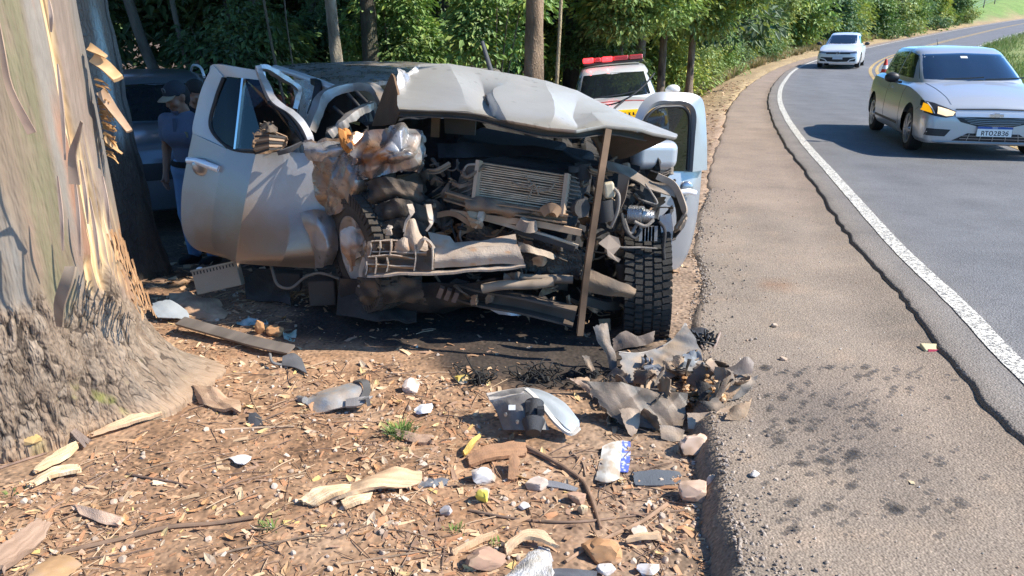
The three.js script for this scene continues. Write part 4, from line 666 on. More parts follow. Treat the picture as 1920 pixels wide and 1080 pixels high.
  for (let k = 0; k < 4; k++) { const y = 0.447 + k * 0.023, w = 0.29 + 0.035 * k; P('grille_slat', [mL], '+z', [[-w, y + 0.012], [-w / 2, y - 0.004], [0, y - 0.008], [w / 2, y - 0.004], [w, y + 0.012]], [[-w, y + 0.019], [-w / 2, y + 0.004], [0, y], [w / 2, y + 0.004], [w, y + 0.019]], M.slat ?? (M.slat = std({ color: C(0.2, 0.2, 0.21), metalness: 0.6, roughness: 0.35 })), { nu: 24, nv: 1, off: 0.016 }); }
  const bow = [[-0.075, 0.557], [-0.028, 0.557], [-0.024, 0.547], [0.03, 0.547], [0.028, 0.557], [0.075, 0.557], [0.068, 0.585], [0.022, 0.585], [0.02, 0.597], [-0.034, 0.597], [-0.032, 0.585], [-0.082, 0.585]];
  { const sh = new THREE.Shape(bow.map((p) => new THREE.Vector2(...p))); const g = new THREE.ExtrudeGeometry(sh, { depth: 0.012, bevelEnabled: true, bevelSize: 0.003, bevelThickness: 0.003, bevelSegments: 1 }); g.translate(0, 0, 2.075); part('badge', norm(g), M.chrome, t); }
  P('lower_grille', [mL], '+z', [[-0.47, 0.235], [0, 0.23], [0.47, 0.235]], [[-0.30, 0.335], [0, 0.335], [0.30, 0.335]], M.black, { nu: 24, nv: 5 });
  for (const y of [0.262, 0.298]) P('grille_slat', [mL], '+z', [[-0.38, y], [0.38, y]], [[-0.38, y + 0.006], [0.38, y + 0.006]], M.alloy, { nu: 18, nv: 1, off: 0.012 });
  for (let k = -2; k <= 2; k++) P('grille_slat', [mL], '+z', [[k * 0.15, 0.24], [k * 0.15 + 0.006, 0.24]], [[k * 0.14, 0.33], [k * 0.14 + 0.006, 0.33]], M.alloy, { nu: 1, nv: 4, off: 0.012 });
  P('front_lip', [mL], '+z', [[-0.68, 0.185], [0, 0.182], [0.68, 0.185]], [[-0.70, 0.215], [0, 0.212], [0.70, 0.215]], M.alloy, { nu: 24, nv: 2, off: 0.03, thick: 0.05 });
  const pg = new THREE.BoxGeometry(0.41, 0.132, 0.012); const pm = std({ map: plateTex, roughness: 0.4 }); const pl = part('number_plate', pg, pm, t); pl.position.set(0, 0.365, 2.085);
  for (const [x0, z0, x1, z1] of [[-0.62, 0.93, -0.52, 1.93], [0.62, 0.93, 0.52, 1.93]]) P('bonnet_crease', [mL], '+y', [[x0, z0], [x1, z1]], [[x0 + 0.012, z0], [x1 + 0.012, z1]], M.paint, { nu: 20, nv: 1, off: 0.005, color: [0.40, 0.41, 0.42] });
  for (const x of [-0.4, 0.12]) part('wiper', bar([v3(x, 0.965, 1.0), v3(x + 0.30, 0.975, 0.95), v3(x + 0.52, 0.99, 0.905)], 0.012, 0.018), M.black, t);
  part('roof_aerial', cylAt(v3(0, 1.39, -1.2), v3(0, 1.5, -1.33), 0.006, 0.003), M.black, t);
}
// ---- white hatchback farther off
{
  const p = v3(15.0, 0, -35.2); p.y = elev(Math.hypot(p.x, p.z)) + RD;
  const S = { name: 'white_car', label: 'small white hatchback following round the bend, well behind the silver car', pos: p.toArray(), yaw: Math.atan2(-0.47, 0.88), color: [0.78, 0.79, 0.80], wz: [1.26, -1.26], track: 1.5, wr: 0.31,
    body: [[2.02, 0.72, 0.2, 0.62, 0.03], [1.97, 0.79, 0.185, 0.70, 0.035], [1.85, 0.83, 0.18, 0.76, 0.04], [1.4, 0.865, 0.18, 0.88, 0.05], [0.8, 0.872, 0.18, 0.95, 0.04], [-0.8, 0.872, 0.18, 0.96, 0], [-1.8, 0.83, 0.24, 0.96, 0], [-1.98, 0.76, 0.3, 0.88, 0]],
    cabin: [[0.88, 1.0, -1.86, 0.76, 0.71], [1.0, 0.85, -1.84, 0.745, 0.70], [1.2, 0.48, -1.74, 0.67, 0.64], [1.38, 0.12, -1.6, 0.605, 0.57], [1.44, -0.1, -1.5, 0.55, 0.52], [1.465, -0.4, -1.3, 0.44, 0.42], [1.475, -0.6, -1.1, 0.25, 0.25]] };
  const { t, mL, mC, P } = car(S);
  P('windshield', [mC], '+z', [[-0.67, 1.0], [0, 0.99], [0.67, 1.0]], [[-0.57, 1.36], [0, 1.375], [0.57, 1.36]], M.glass, { nu: 20, nv: 10 });
  for (const [ax, s] of [['-x', -1], ['+x', 1]]) {
    P('side_window', [mC], ax, [[0.5, 1.0], [-1.25, 1.03]], [[0.1, 1.33], [-1.15, 1.3]], M.glass, { nu: 14, nv: 8 });
    part('mirror', mirrorG(s, 0.99, 1.0, 0.52), M.black, t);
    P('headlight', [mL], '+z', [[s * 0.80, 0.62], [s * 0.48, 0.60]], [[s * 0.79, 0.72], [s * 0.48, 0.665]], M.lens, { nu: 10, nv: 5, off: 0.008 });
    P('bumper_fin', [mL], '+z', [[s * 0.75, 0.40], [s * 0.5, 0.33], [s * 0.44, 0.24]], [[s * 0.77, 0.44], [s * 0.5, 0.37], [s * 0.40, 0.27]], M.paint, { nu: 8, nv: 2, off: 0.03, color: S.color });
  }
  P('grille', [mL], '+z', [[-0.48, 0.575], [0.48, 0.575]], [[-0.48, 0.655], [0.48, 0.655]], M.black, { nu: 18, nv: 4 });
  part('badge', norm(new THREE.TorusGeometry(0.055, 0.01, 6, 20).translate(0, 0.625, 2.07)), M.chrome, t);
  P('lower_grille', [mL], '+z', [[-0.7, 0.28], [0, 0.25], [0.7, 0.28]], [[-0.74, 0.45], [0, 0.44], [0.74, 0.45]], M.black, { nu: 18, nv: 4 });
  part('number_plate', boxAt(v3(0, 0.42, 2.07), 0.4, 0.12, 0.012), std({ color: C(0.6, 0.62, 0.66), roughness: 0.4 }), t);
}
// ---- police car with red light bar
function suvSpec(o) {
  return { wz: [1.34, -1.34], track: 1.56, wr: 0.34, tw: 0.22,
    body: [[2.16, 0.74, 0.3, 0.82, 0.03], [2.11, 0.83, 0.27, 0.92, 0.035], [2.0, 0.87, 0.26, 0.98, 0.04], [1.5, 0.905, 0.26, 1.05, 0.05], [0.85, 0.91, 0.26, 1.09, 0.04], [-0.8, 0.91, 0.26, 1.1, 0], [-1.9, 0.88, 0.3, 1.1, 0], [-2.12, 0.82, 0.36, 1.02, 0]],
    cabin: [[1.0, 1.12, -2.0, 0.80, 0.77], [1.12, 0.95, -1.98, 0.785, 0.76], [1.34, 0.6, -1.92, 0.715, 0.70], [1.52, 0.3, -1.85, 0.66, 0.645], [1.60, 0.1, -1.78, 0.61, 0.6], [1.635, -0.25, -1.6, 0.5, 0.5], [1.65, -0.6, -1.3, 0.3, 0.3]], ...o };
}
function suvGlass({ t, mC, P }, roofRails) {
  P('windshield', [mC], '+z', [[-0.70, 1.14], [0, 1.13], [0.70, 1.14]], [[-0.60, 1.51], [0, 1.53], [0.60, 1.51]], M.glass, { nu: 22, nv: 10 });
  for (const ax of ['-x', '+x']) { P('front_side_window', [mC], ax, [[0.62, 1.13], [-0.3, 1.14]], [[0.22, 1.47], [-0.3, 1.53]], M.glass, { nu: 12, nv: 8 }); P('rear_side_window', [mC], ax, [[-0.38, 1.14], [-1.6, 1.16]], [[-0.38, 1.53], [-1.5, 1.48]], M.glass, { nu: 12, nv: 8 }); }
}
{
  const x = 2.05, z = -14.6; const S = suvSpec({ name: 'police_car', label: 'white police car with yellow bonnet band and red light bar on its roof', category: 'police car', pos: [x, groundH(x, z) - 0.14, z], yaw: Math.atan2(-0.12, 1) + 0.0, roll: 0.085, color: [0.80, 0.81, 0.82] });
  const r = car(S), { t, mL, mC, P } = r; suvGlass(r);
  const tex = (() => { const c = document.createElement('canvas'); c.width = 1024; c.height = 256; const q = c.getContext('2d'); q.fillStyle = '#f2b705'; q.fillRect(0, 0, 1024, 256); q.fillStyle = '#1b1a18'; q.font = 'bold 118px sans-serif'; q.textAlign = 'center'; q.textBaseline = 'middle'; q.fillText('POLÍCIA MILITAR', 512, 128, 980); const k = new THREE.CanvasTexture(c); k.colorSpace = THREE.SRGBColorSpace; return k; })();
  const band = fitted([mL], '+z', [[-0.78, 0.86], [0, 0.86], [0.78, 0.86]], [[-0.80, 0.985], [0, 1.0], [0.80, 0.985]], { nu: 30, nv: 8, off: 0.006 });
  { const p = band.attributes.position, uv = band.attributes.uv; for (let i = 0; i < p.count; i++) uv.setXY(i, clamp((p.getX(i) + 0.8) / 1.6), clamp((p.getY(i) - 0.86) / 0.14)); }
  part('bonnet_band', band, std({ map: tex, roughness: 0.4 }), t, 'yellow lettered band across the bonnet');
  P('bonnet_stripe', [mL], '+y', [[-0.72, 1.45], [0.72, 1.45]], [[-0.70, 1.52], [0.70, 1.52]], std({ color: C(0.35, 0.03, 0.03), roughness: 0.4 }), { nu: 16, nv: 2 });
  for (const [ax, s] of [['-x', -1], ['+x', 1]]) {
    P('door_stripe', [mL], ax, [[1.9, 0.75], [-1.9, 0.75]], [[1.9, 0.95], [-1.9, 0.95]], std({ color: C(0.75, 0.45, 0.02), roughness: 0.45 }), { nu: 24, nv: 3 });
    part('mirror', mirrorG(s, 1.05, 1.16, 0.62, 1.25), M.plateWhite, t);
    P('headlight', [mL], '+z', [[s * 0.83, 0.70], [s * 0.52, 0.68]], [[s * 0.82, 0.86], [s * 0.55, 0.80]], M.lens, { nu: 12, nv: 6, off: 0.008 });
    P('turn_signal', [mL], '+z', [[s * 0.845, 0.74], [s * 0.80, 0.72]], [[s * 0.84, 0.86], [s * 0.79, 0.86]], M.amber, { nu: 3, nv: 4, off: 0.014 });
  }
  P('grille', [mL], '+z', [[-0.5, 0.62], [0.5, 0.62]], [[-0.52, 0.80], [0.52, 0.80]], M.black, { nu: 16, nv: 5 });
  const lb = new THREE.Group(); lb.name = 'light_bar'; lb.position.set(0, 1.73, -0.3); t.add(lb);
  part('bar_housing', boxAt(v3(0, -0.035, 0), 1.14, 0.04, 0.26, [0, 0, 0], 0.015), M.black, lb);
  for (const [a, b, m, n] of [[-0.57, -0.36, M.redLamp, 'red_lamp'], [-0.35, -0.22, M.redLens, 'red_lens'], [-0.21, 0.0, M.redLamp, 'red_lamp'], [0.01, 0.3, M.redLens, 'red_lens'], [0.31, 0.57, M.redLens, 'red_lens']]) part(n, boxAt(v3((a + b) / 2, 0.035, 0), b - a, 0.09, 0.24, [0, 0, 0], 0.025), m, lb);
  for (const x0 of [-0.46, -0.1]) { const l = new THREE.PointLight(C(1, 0.05, 0.05), 0.06, 0, 2); l.position.set(x0, 0.06, 0.18); l.castShadow = true; lb.add(l); }
  part('windscreen_wiper', bar([v3(-0.45, 1.14, 1.02), v3(0.1, 1.17, 0.97), v3(0.5, 1.22, 0.88)], 0.014, 0.02), M.black, t);
}
// ---- parked cars behind the man on the left
{
  const x = -4.62, z = -9.9; const S = suvSpec({ name: 'parked_car', label: 'grey estate car with white roof rails, parked behind the man in the blue shirt', pos: [x, groundH(x, z) + 0.02, z], yaw: rad(28), color: [0.12, 0.135, 0.155] });
  const r = car(S); suvGlass(r);
  for (const s of [-1, 1]) part('roof_rail', tube([v3(s * 0.60, 1.58, 0.1), v3(s * 0.60, 1.67, -0.05), v3(s * 0.60, 1.68, -1.2), v3(s * 0.60, 1.60, -1.5)], 0.018, 20, 6), std({ color: C(0.75, 0.75, 0.75), roughness: 0.35 }), r.t);
  for (const s of [-1, 1]) { part('mirror', mirrorG(s, 1.04, 1.16, 0.62), M.black, r.t); r.P('headlight', [r.mL], '+z', [[s * 0.83, 0.70], [s * 0.52, 0.68]], [[s * 0.82, 0.86], [s * 0.55, 0.80]], M.lens, { nu: 10, nv: 5, off: 0.008 }); }
  r.P('grille', [r.mL], '+z', [[-0.5, 0.62], [0.5, 0.62]], [[-0.52, 0.80], [0.52, 0.80]], M.black, { nu: 12, nv: 4 });
}
{
  const x = -4.72, z = -12.9; const S = suvSpec({ name: 'parked_car', label: 'maroon car of which only the rounded roof shows above the opened silver door', pos: [x, groundH(x, z) + 0.13, z], yaw: rad(12), color: [0.16, 0.05, 0.07] });
  const r = car(S); suvGlass(r);
  for (const s of [-1, 1]) part('mirror', mirrorG(s, 1.04, 1.16, 0.62), M.black, r.t);
}
{ // traffic cone on the centre line
  const p = G(1657, 143); const t = thing('traffic_cone', 'small red traffic cone on the centre line behind the silver car', 'traffic cone', p.toArray());
  part('cone_body', norm(new THREE.LatheGeometry([[0.001, 0.62], [0.03, 0.62], [0.04, 0.6], [0.15, 0.04], [0.15, 0.03]].map((q) => new THREE.Vector2(...q)), 24)), std({ color: C(0.6, 0.05, 0.025), roughness: 0.55 }), t);
  part('cone_base', boxAt(v3(0, 0.02, 0), 0.38, 0.035, 0.38, [0, 0, 0], 0.012), M.black, t);
  part('reflective_band', norm(new THREE.CylinderGeometry(0.079, 0.112, 0.14, 24, 1, true).translate(0, 0.33, 0)), M.plateWhite, t);
}
{ // fence along the field
  const t = thing('field_fence', 'wooden post and wire fence along the green field at the top right', 'fence'), tops = [];
  const px = [[1774, 50], [1793, 40], [1817, 38], [1840, 34], [1860, 30], [1880, 25], [1902, 22]];
  for (const [a, b] of px) { const r = ray(a, b); const d = 92 + (a - 1774) * 0.45, x = r[0] / r[2] * d, y = groundH(x, -d); const p = v3(x, y, -d); part('post', cylAt(v3(x, y - 0.3, -d), v3(x + 0.04, y + 1.25, -d), 0.085, 0.075, 7), std({ color: C(0.16, 0.13, 0.1), roughness: 0.95 }), t); tops.push(p); }
  for (const h of [0.5, 0.85, 1.15]) part('wire', tube(tops.map((p) => p.clone().add(v3(0.08, h, 0))), 0.012, 40, 4), M.alloy, t);
}
// ---------------------------------------------------------------- the wrecked pickup
const TAN = [0.42, 0.285, 0.18], TAN2 = [0.28, 0.175, 0.105], DGREY = [0.05, 0.043, 0.038], GREY = [0.185, 0.145, 0.11], PALE = [0.50, 0.40, 0.30];
const wreck = thing('wrecked_pickup', 'silver pickup truck with crushed front, standing against the trees with both front doors open', 'pickup truck', [-0.4, 0, -4.8]);
const W0 = wreck.position;
const wp = (name, geo, mat, parent = wreck, label) => { geo = norm(geo); if (geo.attributes.position.array.__moved !== true) { geo.translate(-W0.x, -W0.y, -W0.z); } return part(name, geo, mat, parent, label); };
const solid = (g, c, v = 0.35, f = 9, dirt = 0) => paint(norm(g), (x, y, z) => { const n = fbm(x * f, y * f, z * f, 3); let k = c.map((q) => q * (1 + v * 2.4 * n)); if (dirt) k = mix3(k, DIRT.map((q) => q * 1.25), dirt * ss(-0.1, 0.25, fbm(x * f * 0.5 + 9, y * f * 0.5, z * f * 0.5, 3))); return k; });
const body = (dirt = 0.3, rust = 0.0, base = [0.50, 0.505, 0.51]) => (u, v, p) => { const n = fbm(p.x * 3.1, p.y * 3.1, p.z * 3.1, 4), m = fbm(p.x * 11 + 4, p.y * 11, p.z * 11, 3); let c = base.map((q) => q * (1 + 0.12 * m)); c = mix3(c, [0.36, 0.25, 0.165], clamp(dirt * (0.9 + 2.2 * n + 1.1 * m))); if (rust) c = mix3(c, RUST, clamp(rust * (2.6 * fbm(p.x * 5 + 20, p.y * 5, p.z * 5, 3) + 0.25))); const s = noise(p.x * 25, p.y * 25, p.z * 25); return s > 0.5 && dirt > 0.1 ? c.map((q) => q * 0.55) : c; };
// roof and cab
wp('roof', sheet([
  [[516, 126, 6.9], [600, 117.5, 7.1], [700, 116.5, 7.3], [800, 117.5, 7.5], [930, 128, 7.8]],
  [[545, 134, 6.4], [630, 123, 6.6], [720, 121, 6.8], [820, 124, 7.0], [940, 136, 7.2]],
  [[590, 150, 5.85], [660, 138, 6.05], [740, 134, 6.2], [830, 138, 6.4], [945, 152, 6.6]],
  [[628, 165, 5.45], [690, 157, 5.6], [765, 152, 5.8], [840, 156, 6.0], [940, 170, 6.2]],
], { nu: 60, nv: 40, thick: 0.03, amp: 0.02, freq: 2.5, seed: 3, color: body(0.42, 0, [0.40, 0.41, 0.41]) }), M.bentPaint);
wp('roof_rail', sweep(VA([[516, 127, 6.9], [560, 141, 6.2], [600, 155, 5.75], [632, 168, 5.42]]), oval(0.07, 0.05), { seg: 24 }).clone(), M.bentPaint);
const silverBar = (name, pts, w, h, dirt = 0.25, parent = wreck, o = {}) => { const g = sweep(VA(pts), [[-w / 2, -h / 2], [0, -h * 0.62], [w / 2, -h / 2], [w * 0.55, 0], [w / 2, h / 2], [-w / 2, h / 2]], { seg: 40, scale: (t) => 1 + 0.35 * noise(t * 7 + w * 99, 3) + 0.15 * noise(t * 19, 7), ...o }); return wp(name, paint(g, (x, y, z) => body(dirt)(0, 0, v3(x, y, z))), M.bentPaint, parent); };
wp('cab_pillar', sheet([[[547, 150, 6.1], [572, 150, 5.9], [590, 153, 5.8]], [[552, 175, 6.05], [570, 180, 5.85], [585, 182, 5.75]], [[556, 205, 6.0], [566, 210, 5.85], [574, 212, 5.7]], [[558, 300, 5.9], [566, 300, 5.8], [570, 300, 5.7]]], { nu: 14, nv: 24, thick: 0.03, amp: 0.008, color: body(0.15) }), M.bentPaint);
wp('door_seal', sweep(VA([[588, 152, 5.7], [597, 160, 5.6], [593, 185, 5.55], [583, 215, 5.5]]), rect(0.05, 0.04), { seg: 14 }), M.black);
silverBar('windscreen_pillar', [[580, 245, 5.2], [592, 214, 5.25], [604, 186, 5.3], [628, 170, 5.35], [662, 163, 5.45], [696, 164, 5.4], [712, 178, 5.3], [722, 200, 5.1]], 0.075, 0.06, 0.6);
silverBar('windscreen_pillar', [[618, 252, 4.75], [642, 234, 4.78], [668, 212, 4.85], [702, 196, 4.95]], 0.06, 0.05, 0.45);
silverBar('windscreen_pillar', [[930, 168, 6.2], [945, 200, 5.7], [960, 240, 5.2]], 0.08, 0.06, 0.2);
for (const [a, b] of [[[652, 176], [690, 240]], [[668, 172], [705, 230]], [[625, 200], [660, 250]]]) wp('broken_trim', tube(VA([[...a, 5.3], [(a[0] + b[0]) / 2 + 8, (a[1] + b[1]) / 2, 5.25], [...b, 5.2]]), 0.014, 12, 6), M.black);
wp('cabin_interior', sheet([[[560, 168, 6.6], [700, 160, 6.9], [900, 170, 7.2]], [[560, 300, 6.5], [700, 300, 6.8], [900, 300, 7.1]], [[560, 420, 6.4], [700, 420, 6.6], [900, 420, 6.9]]], { nu: 24, nv: 18, thick: 0.03, amp: 0.05, color: () => [0.02, 0.02, 0.021] }), M.plastic);
wp('dashboard', sheet([[[612, 236, 5.1], [700, 226, 5.2], [800, 222, 5.3], [930, 236, 5.5]], [[610, 262, 4.95], [700, 255, 5.0], [800, 250, 5.1], [930, 260, 5.25]], [[610, 330, 4.95], [700, 330, 5.0], [800, 330, 5.1], [930, 330, 5.2]]], { nu: 40, nv: 18, thick: 0.02, amp: 0.04, color: () => [0.03, 0.03, 0.032] }), M.plastic);
for (const [x, d] of [[640, 5.9], [760, 6.3]]) { wp('seat', boxAt(V(x, 260, d), 0.5, 0.65, 0.16, [-0.15, -0.45, 0], 0.06), M.dark); wp('headrest', boxAt(V(x, 190, d - 0.02), 0.27, 0.2, 0.12, [-0.1, -0.45, 0], 0.05), M.dark); }
// the opened and folded door on the left
{
  const door = new THREE.Group(); door.name = 'front_door'; door.userData.label = 'buckled silver door swung wide open on the left of the truck'; wreck.add(door);
  const lowerCol = (u, v, p) => { const n = fbm(p.x * 3, p.y * 3, p.z * 3, 4), m = noise(p.x * 14, p.y * 14, p.z * 14); let c = [0.44, 0.45, 0.46]; const k = clamp(0.3 + 0.85 * ss(0.15, 0.75, v + 0.25 * n) * ss(-0.1, 0.5, u + 0.2) + 0.18 * m * v); return mix3(c, [0.34, 0.24, 0.165], k); };  // browner downward and rightward: ground reflection painted in along with dirt
  wp('door_panel', sheet([
    [[361, 250, 4.78], [425, 279, 4.64], [479, 288, 4.45], [530, 284, 4.44], [580, 288, 4.46]],
    [[350, 308, 4.79], [412, 330, 4.62], [468, 336, 4.41], [536, 332, 4.42], [597, 338, 4.42]],
    [[342, 368, 4.79], [402, 386, 4.61], [457, 392, 4.38], [540, 393, 4.38], [617, 388, 4.40]],
    [[343, 425, 4.77], [396, 440, 4.61], [448, 444, 4.37], [542, 440, 4.31], [629, 430, 4.38]],
    [[362, 462, 4.73], [404, 473, 4.62], [442, 482, 4.39], [532, 482, 4.27], [628, 474, 4.36]],
    [[398, 477, 4.70], [424, 484, 4.62], [443, 494, 4.40], [522, 500, 4.34], [592, 504, 4.37]],
  ], { nu: 100, nv: 80, thick: 0.03, amp: 0.010, freq: 2.2, seed: 8, lin: 'u', color: lowerCol }), M.silver, door);
  wp('door_panel', sheet([[[566, 400, 4.33], [590, 395, 4.30], [622, 402, 4.34]], [[572, 430, 4.27], [600, 425, 4.22], [632, 430, 4.3]], [[585, 470, 4.28], [612, 465, 4.2], [636, 468, 4.28]], [[590, 503, 4.34], [606, 503, 4.27], [624, 498, 4.32]]], { nu: 34, nv: 34, thick: 0.012, amp: 0.035, freq: 7, seed: 31, color: body(0.6, 0.1, [0.34, 0.34, 0.34]) }), M.silver, door);
  const fr = body(0.05);
  wp('window_frame', sheet([[[399, 122, 4.78], [418, 143, 4.76]], [[379, 164, 4.79], [404, 182, 4.76]], [[366, 212, 4.79], [393, 236, 4.74]], [[361, 250, 4.78], [402, 256, 4.71]], [[382, 268, 4.75], [427, 281, 4.64]]], { nu: 12, nv: 40, thick: 0.04, amp: 0.004, color: fr }), M.silver, door);
  wp('window_frame', sheet([[[392, 138, 4.785], [399, 121, 4.79], [440, 125, 4.73], [489, 133, 4.66]], [[410, 158, 4.77], [418, 145, 4.77], [450, 146, 4.71], [492, 151, 4.65]]], { nu: 30, nv: 10, thick: 0.04, amp: 0.004, color: fr }), M.silver, door);
  silverBar('window_frame', [[484, 128, 4.68], [488, 140, 4.66], [500, 165, 4.6], [513, 190, 4.56], [548, 215, 4.52], [570, 240, 4.48], [582, 268, 4.46], [584, 292, 4.45]], 0.034, 0.062, 0.35, door, { up: v3(0.5, 0.4, 1) });
  silverBar('window_frame', [[486, 126, 4.68], [500, 128, 4.72], [530, 146, 4.85], [550, 158, 4.92], [560, 168, 4.95], [557, 188, 4.95], [553, 205, 4.93]], 0.028, 0.045, 0.1, door, { up: v3(0.5, 0.4, 1) });
  wp('window_seal', tube(VA([[419, 146, 4.74], [405, 185, 4.74], [395, 238, 4.72], [428, 276, 4.64], [478, 284, 4.44]]), 0.012, 40, 6), M.black, door);
  wp('window_seal', tube(VA([[503, 192, 4.55], [530, 210, 4.52], [555, 240, 4.48], [572, 272, 4.45]]), 0.012, 24, 6), M.black, door);
  wp('window_pane', plate([[418, 145, 4.75], [457, 148, 4.69], [442, 280, 4.60], [428, 277, 4.64], [395, 240, 4.72]], 0.004), M.glassDark, door);
  M.tint = phy({ color: C(0.38, 0.40, 0.41), roughness: 0.03, transmission: 1, thickness: 0, side: THREE.DoubleSide });
  wp('window_pane', plate([[459, 148, 4.69], [490, 150, 4.65], [512, 192, 4.57], [548, 222, 4.52], [570, 270, 4.46], [500, 286, 4.44], [443, 281, 4.60]], 0.004), M.tint, door);
  wp('window_divider', bar(VA([[457, 147, 4.68], [442, 281, 4.59]]), 0.02, 0.02), M.chrome, door);
  const h = new THREE.Group(); h.name = 'handle'; door.add(h);
  wp('handle_bar', sweep(VA([[352, 301, 4.74], [366, 302, 4.70], [390, 310, 4.64], [410, 317, 4.62]]), oval(0.035, 0.045), { seg: 16 }), M.paint, h); wp('handle_bowl', (() => { const g = new THREE.SphereGeometry(0.058, 20, 14); g.scale(1, 1, 0.3); const p = V(377, 313, 4.69); g.translate(p.x, p.y, p.z); return g; })(), M.alloy, h);
  // smashed mirror
  const m = new THREE.Group(); m.name = 'mirror'; m.userData.label = 'smashed mirror with bare ribs'; door.add(m);
  for (let i = 0; i < 5; i++) wp('mirror_rib', solid(bar(VA([[478, 256 + i * 8, 4.30], [505, 254 + i * 7.4 - i, 4.25], [535 - i * 2, 258 + i * 6 - i, 4.31]]), 0.006, 0.012), i % 2 ? TAN : [0.05, 0.045, 0.04]), M.dirty, m);
  wp('mirror_shell', sheet([[[476, 250, 4.36], [500, 243, 4.33], [538, 256, 4.36]], [[474, 272, 4.3], [500, 268, 4.36], [540, 268, 4.38]], [[480, 290, 4.34], [505, 288, 4.36], [530, 282, 4.38]]], { nu: 20, nv: 16, thick: 0.008, amp: 0.03, freq: 9, torn: 0.15, color: () => TAN2 }), M.dirty, m);
  wp('mirror_arm', sheet([[[520, 285, 4.3], [545, 276, 4.34], [566, 266, 4.4]], [[522, 292, 4.32], [548, 284, 4.36], [568, 270, 4.41]]], { nu: 16, nv: 6, thick: 0.01, amp: 0.01, color: () => [0.06, 0.06, 0.065] }), M.plastic, m);
  wp('mirror_rag', sheet([[[487, 232, 4.36], [505, 226, 4.35], [520, 240, 4.36]], [[484, 250, 4.34], [503, 250, 4.3], [522, 256, 4.36]]], { nu: 18, nv: 14, thick: 0.006, amp: 0.05, freq: 10, torn: 0.2, color: () => [0.13, 0.10, 0.075] }), M.dirty, m);
}
// crushed left wing
wp('left_wing', sheet([
  [[570, 262, 4.42], [606, 262, 4.36], [650, 258, 4.3], [690, 244, 4.34]],
  [[577, 300, 4.4], [618, 296, 4.2], [660, 298, 4.1], [704, 288, 4.2]],
  [[596, 350, 4.38], [634, 348, 4.14], [664, 344, 4.06], [692, 332, 4.14]],
  [[620, 402, 4.36], [640, 398, 4.2], [658, 388, 4.14], [674, 374, 4.2]],
], { nu: 64, nv: 60, thick: 0.005, amp: 0.075, freq: 6.5, seed: 12, torn: 0.05, color: body(0.85, 0.5, [0.36, 0.36, 0.36]) }), M.bentPaint);
wp('left_wing', sheet([
  [[650, 268, 4.16], [700, 238, 4.12], [745, 232, 4.1], [796, 262, 4.16]],
  [[662, 302, 4.04], [712, 284, 3.95], [760, 282, 3.94], [800, 290, 4.08]],
  [[672, 338, 4.04], [716, 332, 3.97], [766, 320, 3.98], [784, 326, 4.08]],
], { nu: 70, nv: 50, thick: 0.005, amp: 0.085, freq: 8, seed: 5, torn: 0.07, color: body(0.6, 1.1, [0.28, 0.31, 0.34]) }), M.bentPaint);
wp('left_wing', sheet([[[568, 268, 4.4], [610, 264, 4.3], [655, 262, 4.24]], [[570, 284, 4.32], [615, 282, 4.2], [660, 276, 4.2]], [[576, 300, 4.34], [610, 302, 4.24], [652, 292, 4.24]]], { nu: 40, nv: 26, thick: 0.005, amp: 0.03, freq: 7, seed: 22, torn: 0.05, color: body(0.3) }), M.bentPaint);
wp('left_wing', sheet([[[690, 332, 4.2], [740, 330, 4.16], [790, 322, 4.2]], [[684, 362, 4.16], [742, 356, 4.1], [800, 356, 4.2]], [[690, 392, 4.2], [735, 376, 4.22], [770, 392, 4.3]]], { nu: 46, nv: 30, thick: 0.005, amp: 0.07, freq: 7, seed: 41, torn: 0.10, color: (u, v, p) => mix3([0.10, 0.085, 0.07], TAN2, clamp(0.5 + 2 * fbm(p.x * 6, p.y * 6, p.z * 6, 3))) }), M.dirty);
{ const c = V(650, 264, 4.2), l = []; for (let i = 0; i < 9; i++) { const g = rockGeo(0.022 * rr(0.6, 1.3), 0.04 * rr(0.6, 1.4), 0.02, i + 4, 2, 0.5); g.translate(c.x + rr(-0.03, 0.03), c.y + rr(-0.05, 0.05), c.z + rr(-0.02, 0.03)); l.push(solid(g, [0.48, 0.20, 0.05], 0.5)); } wp('torn_foam', merge(l), M.dirty, wreck, 'tuft of orange torn wood fibre caught in the metal'); }
wp('glass_shard', plate([[655, 230, 4.45], [672, 226, 4.5], [690, 240, 4.55], [662, 252, 4.42]], 0.005), M.pane);
